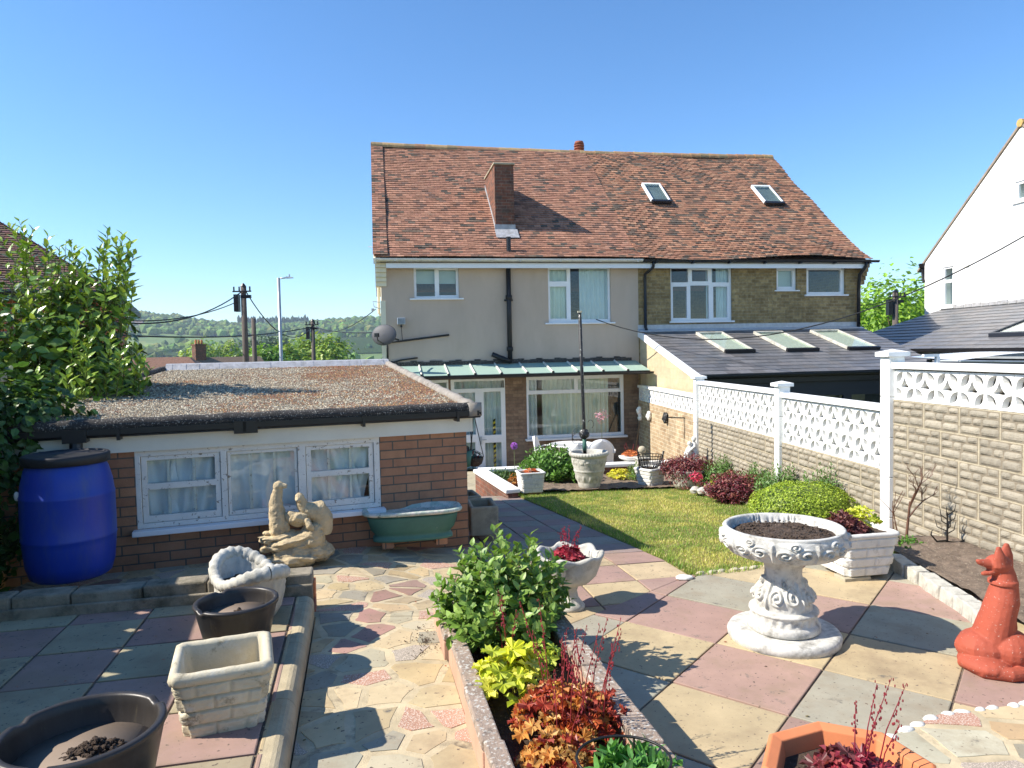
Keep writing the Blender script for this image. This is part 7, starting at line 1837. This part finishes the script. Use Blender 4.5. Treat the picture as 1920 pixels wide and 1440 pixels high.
# laurel over the left end of the garage
def laurel(m, s):
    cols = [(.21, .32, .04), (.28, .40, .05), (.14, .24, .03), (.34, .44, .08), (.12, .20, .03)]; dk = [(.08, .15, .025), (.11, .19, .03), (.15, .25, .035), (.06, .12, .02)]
    bush(m, (0, 0, .2), (1.15, 1.0, 2.6), 210, 13, .125, cols, T_oval(.2, .05, .14), 1, 1.0, .5, .55, .16, .008)
    bush(m, (.80, -.1, .6), (.66, .55, 2.2), 110, 13, .125, cols, T_oval(.2, .05, .14), 2, 1.0, .6, .55, .18, .008)
    bush(m, (.95, -.45, .3), (.88, .60, 1.32), 140, 12, .12, [(.34, .46, .07), (.40, .50, .09), (.26, .38, .05), (.20, .32, .05)], OVAL, 3, 1.0, .35, .45, .16, .007)  # lower lobes take brighter greens, sunlight put into the leaf colour
    bush(m, (.62, -1.0, .3), (.55, .55, .85), 60, 11, .12, [(.34, .46, .07), (.26, .38, .05), (.20, .32, .05)], OVAL, 7, 1.0, .3, .4, .16, .006)
    rs = np.random.RandomState(77)
    LV = T_oval(.20, .05, .16)
    for (px, py, yy) in ((35, 412, 7.3), (90, 440, 7.2), (62, 428, 7.3), (132, 455, 7.1), (112, 462, 7.2), (18, 425, 7.4), (203, 430, 7.2), (230, 438, 7.1), (247, 452, 7.1), (216, 452, 7.0), (188, 466, 7.1), (252, 476, 7.1), (236, 505, 7.0), (170, 478, 7.1), (248, 530, 7.0), (150, 470, 7.2), (222, 480, 7.3), (200, 500, 6.9), (150, 600, 6.7), (205, 606, 6.7), (236, 636, 6.8), (256, 648, 6.9), (282, 690, 6.9), (190, 618, 6.7), (122, 690, 6.5), (100, 740, 6.3), (265, 668, 6.9), (225, 660, 6.6), (70, 700, 6.4), (60, 760, 6.2), (165, 650, 6.5), (140, 720, 6.3)):
        T_ = PY(px, py, yy) - Vector((-5.28, 7.35, -1.75)); B0 = T_ + Vector((-.16 * (1 if px > 60 else -.5), .12, -.62))
        shoot(m, tuple(B0), tuple(T_), 17, .125, cols[:4] + [(.30, .42, .07)], LV, rs, .12, .95, .007)
        shoot(m, tuple(B0 + Vector((-.1, .1, -.1))), tuple(T_ + Vector((rs.uniform(-.16, .0), rs.uniform(-.1, .1), -.14))), 13, .12, cols, LV, rs, .1, 1.0, .006)
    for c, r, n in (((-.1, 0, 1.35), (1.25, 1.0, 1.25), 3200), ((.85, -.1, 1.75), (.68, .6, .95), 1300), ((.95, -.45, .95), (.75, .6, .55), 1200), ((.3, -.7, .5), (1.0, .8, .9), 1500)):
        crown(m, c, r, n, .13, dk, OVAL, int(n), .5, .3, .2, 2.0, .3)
    for a in range(9): s.tube([(.1 * math.cos(a), .1 * math.sin(a), -.3), (.5 * math.cos(a), .4 * math.sin(a), 1.0), (.8 * math.cos(a), .7 * math.sin(a), 2.0)], [.05, .03, .012], 6)
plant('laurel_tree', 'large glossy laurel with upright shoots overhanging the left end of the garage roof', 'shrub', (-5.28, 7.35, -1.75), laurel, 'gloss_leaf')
def ivy(m, s):
    cols = [(.035, .08, .02), (.05, .11, .025), (.07, .15, .03)]
    crown(m, (0, 0, .7), (.16, .62, .85), 1700, .075, cols, BROAD, 5, .2, .6, .3, 2, .3); crown(m, (.02, .5, 1.0), (.25, .5, .55), 900, .08, cols, BROAD, 6, .4, .5, .3, 2, .3)
    crown(m, (.05, -.3, .15), (.16, .4, .3), 400, .06, cols, BROAD, 9, .4, .5, .3, 2, .3)
plant('ivy', 'dark ivy and leaves climbing the shadowed wall beside the blue drum', 'climber', (-3.72, 4.95, -1.55), ivy)
# dogwood-like bush in the raised bed
q = (gx(.77, 3.86), 3.86, -1.59)
def dog(m, s):
    cols = [(.15, .26, .035), (.20, .33, .06), (.11, .20, .03), (.26, .38, .09), (.17, .28, .05), (.13, .24, .04)]
    rs = np.random.RandomState(4)
    bush(m, (0, 0, 0), (.40, .42, .60), 120, 11, .070, cols, T_oval(.30, .07, .16), 4, 1.0, .10, .30, .12, .0028, (.14, .12, .05))
    bush(m, (0, -.02, 0), (.42, .40, .40), 70, 9, .066, cols, T_oval(.30, .07, .16), 5, 1.0, .06, .3, .15, .0025)
    crown(m, (0, 0, .22), (.33, .33, .26), 700, .065, cols, T_oval(.30, .07, .16), 6, .4, .2, .2, 2, .3)
plant('leafy_bush', 'bushy green shrub with ribbed leaves at the far end of the raised bed', 'shrub', q, dog)
q = (gx(.66, 3.22), 3.20, -1.58)
plant('lime_heuchera', 'bright lime-yellow lobed plant in the raised bed in front of the green shrub', 'plant', q,
      lambda m, s: heuchera(m, s, (0, 0, .02), .20, .20, 62, .125, [(.50, .52, .02), (.58, .58, .04), (.44, .50, .03), (.62, .60, .08)], 0, (.45, .45, .08), seed=3, tm=T_lobed(5, .14, 2)))
q = (gx(.88, 3.45), 3.45, -1.58)
plant('lime_heuchera', 'smaller lime-green clump tucked beside the right wall of the raised bed', 'plant', q,
      lambda m, s: heuchera(m, s, (0, 0, .02), .11, .12, 26, .085, [(.36, .46, .05), (.46, .52, .06)], 0, (.3, .4, .06), seed=5, tm=T_lobed(5, .14, 3)))
OR = [(.46, .10, .03), (.52, .20, .04), (.58, .30, .08), (.34, .05, .03), (.60, .36, .12), (.40, .07, .04)]
q = (gx(.80, 2.86), 2.86, -1.58)
def oh(m, s):
    heuchera(m, s, (0, 0, .0), .25, .20, 150, .075, OR, 11, (.30, .04, .04), .26, 7, (.36, .05, .06), T_lobed(6, .22, 4))
    heuchera(m, s, (-.02, -.28, -.01), .19, .15, 90, .07, OR[1:5], 2, (.30, .04, .04), .2, 9, (.36, .05, .06), T_lobed(6, .22, 5))
    heuchera(m, s, (.14, -.02, .0), .18, .17, 60, .07, [OR[0], OR[3], OR[5]], 6, (.28, .03, .04), .22, 10, (.36, .04, .06), T_lobed(6, .22, 8))
plant('orange_heuchera', 'orange and crimson crinkled plant with thin red flower spikes in the raised bed', 'plant', q, oh)
q = (gx(.72, 3.50), 3.50, -1.58)
plant('red_flower_spikes', 'thin red flower spikes rising in front of the green shrub', 'plant', q, lambda m, s: heuchera(m, s, (0, 0, 0), .14, .10, 14, .05, [OR[0], OR[3]], 6, (.30, .04, .04), .26, 17, (.36, .05, .08)))
q = (gx(.92, 2.42), 2.44, -1.58)
def gp(m, s): bush(m, (0, 0, 0), (.17, .15, .17), 34, 10, .075, [(.09, .26, .05), (.13, .33, .07), (.08, .2, .04)], T_oval(.2, .05, .14), 8, 1.0, .05, .35, .15, .003)
plant('green_perennial', 'fresh green leafy plant inside a wire hoop at the near end of the raised bed', 'plant', q, gp)
t = thing('plant_hoop', 'grey-green wire plant support hoop around the near green plant', 'plant support', (q[0] - .04, q[1] - .08, q[2])); m_ = MB((.06, .10, .08))
m_.tube([(.16 * math.cos(a), .14 * math.sin(a), .19) for a in np.linspace(-.6, 3.6, 24)], .005, 6); m_.build('hoop', M['wire'], t, True)
for a in (3.3, 1.2, -.3): m_ = MB(); m_.tube([(.16 * math.cos(a), .14 * math.sin(a), .19), (.16 * math.cos(a), .14 * math.sin(a), -.02)], .004, 5); m_.build('leg', M['wire'], t)
plant('weed', 'tuft of grassy weed at the far left corner of the raised bed', 'weed', (gx(.56, 4.18), 4.18, -1.58), lambda m, s: bush(m, (0, 0, 0), (.09, .09, .13), 26, 4, .05, G1, NARROW, 12, 1.0, .04, .3, .2, .0015))
RD = [(.28, .015, .035), (.36, .03, .05), (.18, .012, .025), (.42, .05, .07)]
plant('crimson_heuchera', 'crimson lobed plant growing in the scalloped stone urn', 'plant', (UB.x, UB.y, UB.z + .345), lambda m, s: heuchera(m, s, (0, 0, 0), .12, .10, 64, .062, RD, 6, (.25, .02, .04), .12, 21, (.34, .03, .06)))
def octp(m, s):
    heuchera(m, s, (0, 0, 0), .15, .10, 60, .095, [(.22, .02, .04), (.32, .04, .06), (.12, .03, .03), (.38, .08, .08)], 6, (.25, .02, .04), .24, 25, (.30, .04, .05))
plant('crimson_heuchera', 'dark crimson plant with four thin spikes in the orange octagonal planter', 'plant', (OT.x + .02, OT.y, OT.z + .235), octp)
plant('purple_heuchera', 'plum-red fine-leaved plant in the right brick-pattern planter', 'plant', (RP.x - .08, RP.y, RP.z + .27), lambda m, s: heuchera(m, s, (0, 0, 0), .20, .17, 130, .075, [(.14, .045, .045), (.20, .07, .06), (.26, .12, .09), (.10, .03, .035)], 0, (.2, .05, .05), seed=31, tm=T_lobed(6, .2, 9)))
plant('lime_heuchera', 'yellow-lime plant at the back of the right brick-pattern planter', 'plant', (RP.x + .14, RP.y + .20, RP.z + .26), lambda m, s: heuchera(m, s, (0, 0, 0), .17, .20, 56, .085, [(.50, .52, .04), (.58, .58, .06), (.42, .48, .04)], 0, (.4, .45, .06), seed=33, tm=T_lobed(5, .14, 6)))
plant('low_plant', 'low green clump in the soil behind the right brick-pattern planter', 'plant', (3.30, 6.05, -1.76), lambda m, s: bush(m, (0, 0, 0), (.22, .25, .12), 40, 7, .035, [(.08, .2, .03), (.12, .26, .04)], OVAL, 41, 1, .03, .2, .2, .0015))
# bare twiggy shrub by the tall post
q = PZ(1699, 1012, -1.72)
def twig(m, s):
    rs = random.Random(5); s.col = (.17, .085, .055)
    def br(p, d, L, r, k):
        e = p + d * L; s.tube([p, p + d * L * .5 + Vector((rs.uniform(-1, 1), rs.uniform(-1, 1), 0)) * L * .05, e], [r, r * .85, r * .65], 6)
        if k == 0: return
        for i in range(3 if k > 1 else 2):
            a = rs.uniform(0, 6.28); nd = (d + Vector((math.cos(a), math.sin(a) * .6, rs.uniform(-.1, .3))) * .75).normalized(); br(p + d * L * rs.uniform(.55, 1), nd, L * rs.uniform(.5, .72), r * .55, k - 1)
    br(Vector((0, 0, 0)), Vector((.10, 0, 1)).normalized(), .34, .014, 4); br(Vector((-.06, 0, 0)), Vector((-.15, .1, 1)).normalized(), .30, .007, 1); br(Vector((-.10, .02, 0)), Vector((-.02, 0, 1)).normalized(), .34, .006, 1)
plant('bare_shrub', 'bare reddish twiggy shrub against the tall white post', 'shrub', tuple(q), twig)
q = PZ(1776, 1018, -1.70); 
def tw2(m, s):
    rs = random.Random(8); s.col = (.02, .018, .016)
    s.tube([(0, 0, 0), (0, 0, .26)], [.010, .006], 6)
    for i in range(9): a = i * 2.4; z = .08 + .02 * i; L = .06 + .05 * rs.random(); s.tube([(0, 0, z), (L * .8 * math.cos(a), L * .5 * math.sin(a), z + .03), (L * math.cos(a), L * .6 * math.sin(a), z + .10)], [.005, .004, .002], 5)
    s.tube([(0, 0, .02), (-.10, -.02, .02), (-.15, -.02, .08), (-.14, -.02, .12)], [.009, .008, .006, .003], 6); s.tube([(0, 0, .01), (.10, .0, .0), (.18, .0, .04)], [.009, .007, .003], 6)
plant('dead_twig', 'small black dead branch stuck in the bare soil by the wall', 'branch', tuple(q), tw2)
# clipped box mound
q = at_lawn(1508, 995)
def boxm(m, s):
    c = [(.26, .36, .025), (.33, .43, .035), (.20, .29, .02), (.40, .48, .06), (.24, .34, .03)]
    m.ell((0, 0, .20), (.50, .40, .22), 26, 14, None, .12, 2.2, 2, (.12, .18, .02))
    crown(m, (0, 0, .20), (.585, .48, .275), 13500, .024, c, FLAT, 51, .5, .90, .05, 3.0, .35, zmin=.02)
plant('box_shrub', 'clipped rounded yellow-green box mound by the white screen wall', 'shrub', (q.x + .16, q.y + .42, q.z - .04), boxm)
# dark red shrubs
WN = [(.12, .016, .026), (.17, .024, .034), (.08, .012, .018), (.24, .05, .055), (.30, .12, .09), (.10, .02, .025)]
plant('red_shrub', 'dark wine-red shrub spilling over the pale round planter at the far corner', 'shrub', (RS1.x, RS1.y, RS1.z + .22), lambda m, s: (bush(m, (0, 0, 0), (.46, .40, .34), 170, 12, .055, WN, NARROW, 61, 1, .02, .3, .18, .002, (.14, .05, .04)), crown(m, (0, 0, .10), (.44, .36, .22), 1900, .055, WN, T_oval(.17), 62, .5, .5, .2, 2.5, .3), crown(m, (0, -.2, -.08), (.30, .16, .16), 350, .05, WN, T_oval(.17), 63, .2, .5, .3, 2.5, .3, droop=.8)))
q = at_lawn(1388, 948)
plant('red_shrub', 'dark wine-red shrub at the edge of the lawn left of the box mound', 'shrub', (q.x + .02, q.y + .30, q.z), lambda m, s: (bush(m, (0, 0, 0), (.44, .42, .40), 160, 12, .055, WN, NARROW, 64, 1, .04, .3, .15, .002, (.14, .05, .04)), crown(m, (0, 0, .18), (.40, .38, .22), 2000, .055, WN, T_oval(.17), 65, .5, .5, .2, 2.5, .3), crown(m, (.38, .15, .22), (.22, .22, .12), 400, .05, WN + [(.36, .10, .10)], T_oval(.17), 66, .5, .5, .2, 2.5, .3)))
LG = [(.10, .20, .04), (.14, .27, .06), (.19, .33, .09), (.08, .16, .035)]
for (px, py, r, h, sd, lab) in ((3.24, 11.2, .36, .54, 71, 'feathery green perennial just right of the furthest wall post'), (3.36, 9.9, .30, .52, 72, 'feathery green perennial behind the nearer dark red shrub'), (3.36, 9.0, .36, .60, 73, 'feathery green perennial behind the box mound against the second post'), (3.46, 8.05, .34, .62, 74, 'tallest feathery green perennial at the right of the box mound')):
    q = Vector((px, py, z_lawn(0, py))); X = px
    plant('green_perennial', lab, 'plant', (X + .05, q.y, q.z + .02), (lambda r, h, sd: lambda m, s: (bush(m, (0, 0, 0), (r, r, h), 120, 14, .062, LG, NARROW, sd, 1, .08, .2, .18, .002), crown(m, (0, 0, h * .35), (r * .85, r * .85, h * .45), 900, .055, LG, NARROW, sd, .5, .4, .2, 2.5, .3)))(r, h, sd), group='green perennials along the wall')
# back bed
q = PY(1040, 905, 12.4)
def pe2(m, s):
    c = [(.09, .20, .03), (.13, .27, .045), (.17, .34, .06), (.07, .15, .025)]
    bush(m, (-.05, .1, 0), (.62, .5, .62), 190, 12, .085, c, T_oval(.24), 81, 1, .1, .3, .15, .003); crown(m, (-.05, .1, .24), (.52, .42, .30), 1500, .08, c, T_oval(.24), 82, .5, .4, .2, 2.4, .3)
    bush(m, (.28, -.25, 0), (.38, .30, .42), 80, 12, .08, c, T_oval(.24), 83, 1, .06, .3, .15, .003)
plant('leafy_bush', 'wide green leafy bush between the small brick-pattern planter and the large urn', 'shrub', (q.x - .0, q.y + .1, z_lawn(0, q.y) + .03), pe2)
q = PY(1162, 893, 12.6); plant('yellow_plant', 'low bright yellow plant between the urn and the fire basket', 'plant', (q.x, q.y, z_lawn(0, 12.6) + .03), lambda m, s: heuchera(m, s, (0, 0, 0), .27, .20, 130, .075, [(.62, .56, .03), (.68, .62, .06), (.50, .50, .04)], 0, (.4, .4, .05), seed=85, tm=T_lobed(5, .14, 7)))
q = PY(1193, 905, 12.3); plant('green_perennial', 'small upright green plant just left of the fire basket planter', 'plant', (q.x - .02, q.y, z_lawn(0, 12.3) + .03), lambda m, s: bush(m, (0, 0, 0), (.16, .16, .36), 36, 12, .055, G1, NARROW, 86, 1, .05, .2, .2, .002))
plant('orange_heuchera', 'small orange-leaved plant in the small shadowed brick-pattern planter', 'plant', (BQ.x, BQ.y, BQ.z + .29), lambda m, s: heuchera(m, s, (0, 0, 0), .13, .09, 50, .055, [(.55, .14, .04), (.62, .22, .06)], 0, seed=87))
q = at_lawn(962, 918); plant('orange_heuchera', 'amber-leaved plant in shade at the end of the sloping white coping', 'plant', (q.x + .04, q.y + .15, q.z), lambda m, s: heuchera(m, s, (0, 0, 0), .16, .26, 60, .08, [(.45, .17, .03), (.52, .26, .05), (.35, .12, .03)], 0, seed=88))
q = PY(930, 905, 12.6); plant('green_perennial', 'shaded low green plants behind the sloping white coping', 'plant', (q.x + .10, q.y, z_lawn(0, 12.6) + .03), lambda m, s: bush(m, (0, 0, 0), (.38, .3, .24), 60, 9, .07, [(.06, .13, .03), (.10, .18, .04)], NARROW, 89, 1, .04, .2, .2, .002))
q = PY(964, 836, 12.7)
def al(m, s):
    z = q.z - (z_lawn(0, 12.7) + .03); s.tube([(.02, 0, 0), (.0, 0, z * .5), (.0, 0, z)], [.008, .006, .005], 6, (.22, .24, .12)); rs = np.random.RandomState(2)
    for k in range(90):
        v = rs.normal(size=3); v /= np.linalg.norm(v); s.tube([(0, 0, z), tuple(np.array([0, 0, z]) + v * .055)], [.0015, .0015], 3, (.35, .12, .5)); s.ell(tuple(np.array([0, 0, z]) + v * .058), (.010, .010, .010), 5, 4, col=(.46, .15, .62))
plant('allium', 'single purple allium flower on a tall stem in front of the brown brick', 'flower', (q.x, q.y, z_lawn(0, 12.7) + .03), al)
plant('orange_succulent', 'orange-leaved plant in the small stone bowl on the white coping', 'plant', (SBW.x, SBW.y, SBW.z + .08), lambda m, s: heuchera(m, s, (0, 0, 0), .19, .12, 120, .05, [(.62, .20, .05), (.70, .28, .08), (.50, .14, .04)], 4, (.4, .12, .05), .1, 91))
q = at_lawn(1310, 930); plant('pink_flowers', 'small pink-red flowers beside the far dark red shrub', 'flower', (q.x, q.y + .05, q.z), lambda m, s: (bush(m, (0, 0, 0), (.08, .08, .20), 14, 9, .045, G1, NARROW, 92, 1, .04, .2, .2, .002), crown(m, (-.02, 0, .28), (.10, .08, .07), 90, .045, [(.62, .05, .12), (.55, .04, .10)], OVAL, 93)))
q = at_lawn(1340, 925); plant('yellow_plant', 'small yellow-green sprig left of the nearer dark red shrub', 'plant', (q.x, q.y + .1, q.z), lambda m, s: heuchera(m, s, (0, 0, 0), .09, .20, 30, .05, [(.52, .54, .05), (.44, .48, .05)], 0, seed=94))
q = PY(1292, 868, 12.5); plant('low_plant', 'lime green tuft below the huddled figure statue', 'plant', (q.x - .05, q.y, q.z - .06), lambda m, s: bush(m, (0, 0, 0), (.20, .16, .12), 36, 7, .05, [(.30, .42, .05), (.22, .34, .04)], NARROW, 95, 1, .03, .2, .2, .002))
q = PY(1128, 782, 14.9); 
def pk(m, s):
    s.tube([(0, 0, -.55), (0, 0, 0)], [.006, .004], 5, (.2, .2, .1))
    crown(m, (0, 0, .02), (.17, .14, .17), 110, .045, [(.62, .36, .42), (.55, .30, .38), (.40, .18, .26)], OVAL, 96, .3, .2)
t = plant('pink_flower_spray', 'airy spray of pale pink blossom in front of the large window', 'flower', (q.x, q.y, q.z), pk)
# loose soil spilt by the bed, fallen leaves
m_ = MB(); rs_ = random.Random(2)
for i in range(160):
    a = rs_.uniform(0, 6.28); r = .17 * rs_.random() ** 1.3; x = gx(.36, 4.0) - .02 + r * .7 * math.cos(a); y = 4.02 + r * 1.6 * math.sin(a); s = rs_.uniform(.0015, .005)
    if x > gx(.41, y): continue
    m_.ell((x, y, z_crazy(x, y) + .008), (s, s, s * .6), 5, 4, None, .5, 2, i)
tag(m_.build('spilt_soil', M['soil']), 'dark crumbs of soil spilt on the crazy paving by the raised bed', 'soil', kind='stuff')
m_ = MB(); rs = np.random.RandomState(5); P_ = []
for i in range(110):
    k = rs.randint(0, 3)
    if k == 0: x, y = rs.uniform(-1.2, .3), rs.uniform(2.6, 5.5); z = z_crazy(x, y) + .012
    elif k == 1: x, y = rs.uniform(.9, 3.0), rs.uniform(2.8, 5.3); z = ZP + .014
    else: x, y = rs.uniform(-2.6, -1.2), rs.uniform(2.6, 4.1); z = ZT + .014
    P_.append((x, y, z))
P_ = np.array(P_); n = len(P_); th = rs.uniform(0, 6.28, n); s = rs.uniform(.008, .022, (n, 1)); t_ = np.stack([np.cos(th), np.sin(th), 0 * th], 1); nn = unit(np.array([[0, 0, 1.]]) + rs.normal(size=(n, 3)) * .2)
m_.inst(OVAL[0], OVAL[1], P_, np.cross(t_, nn) * s, t_ * s, nn * s, pal(rs, n, [(.10, .06, .03), (.22, .12, .05), (.30, .10, .05), (.16, .13, .05)]))
tag(m_.build('fallen_leaves', M['leaf']), 'tiny dry leaves and bits scattered over the paving', 'leaves', kind='stuff')
# ------------------------------------------------------------------ haze over the valley
m_ = MB(); m_.b2(-2300, 2300, -70, 2600, -45, 118); hz = bpy.data.materials.new('haze'); hz.use_nodes = True; nt = hz.node_tree
nt.nodes.remove(nt.nodes['Principled BSDF']); pv = nt.nodes.new('ShaderNodeVolumePrincipled'); pv.inputs['Color'].default_value = (.72, .84, 1, 1); pv.inputs['Density'].default_value = .00022; pv.inputs['Anisotropy'].default_value = .2
nt.links.new(pv.outputs[0], nt.nodes['Material Output'].inputs['Volume']); tag(m_.build('haze', hz), kind='stuff')
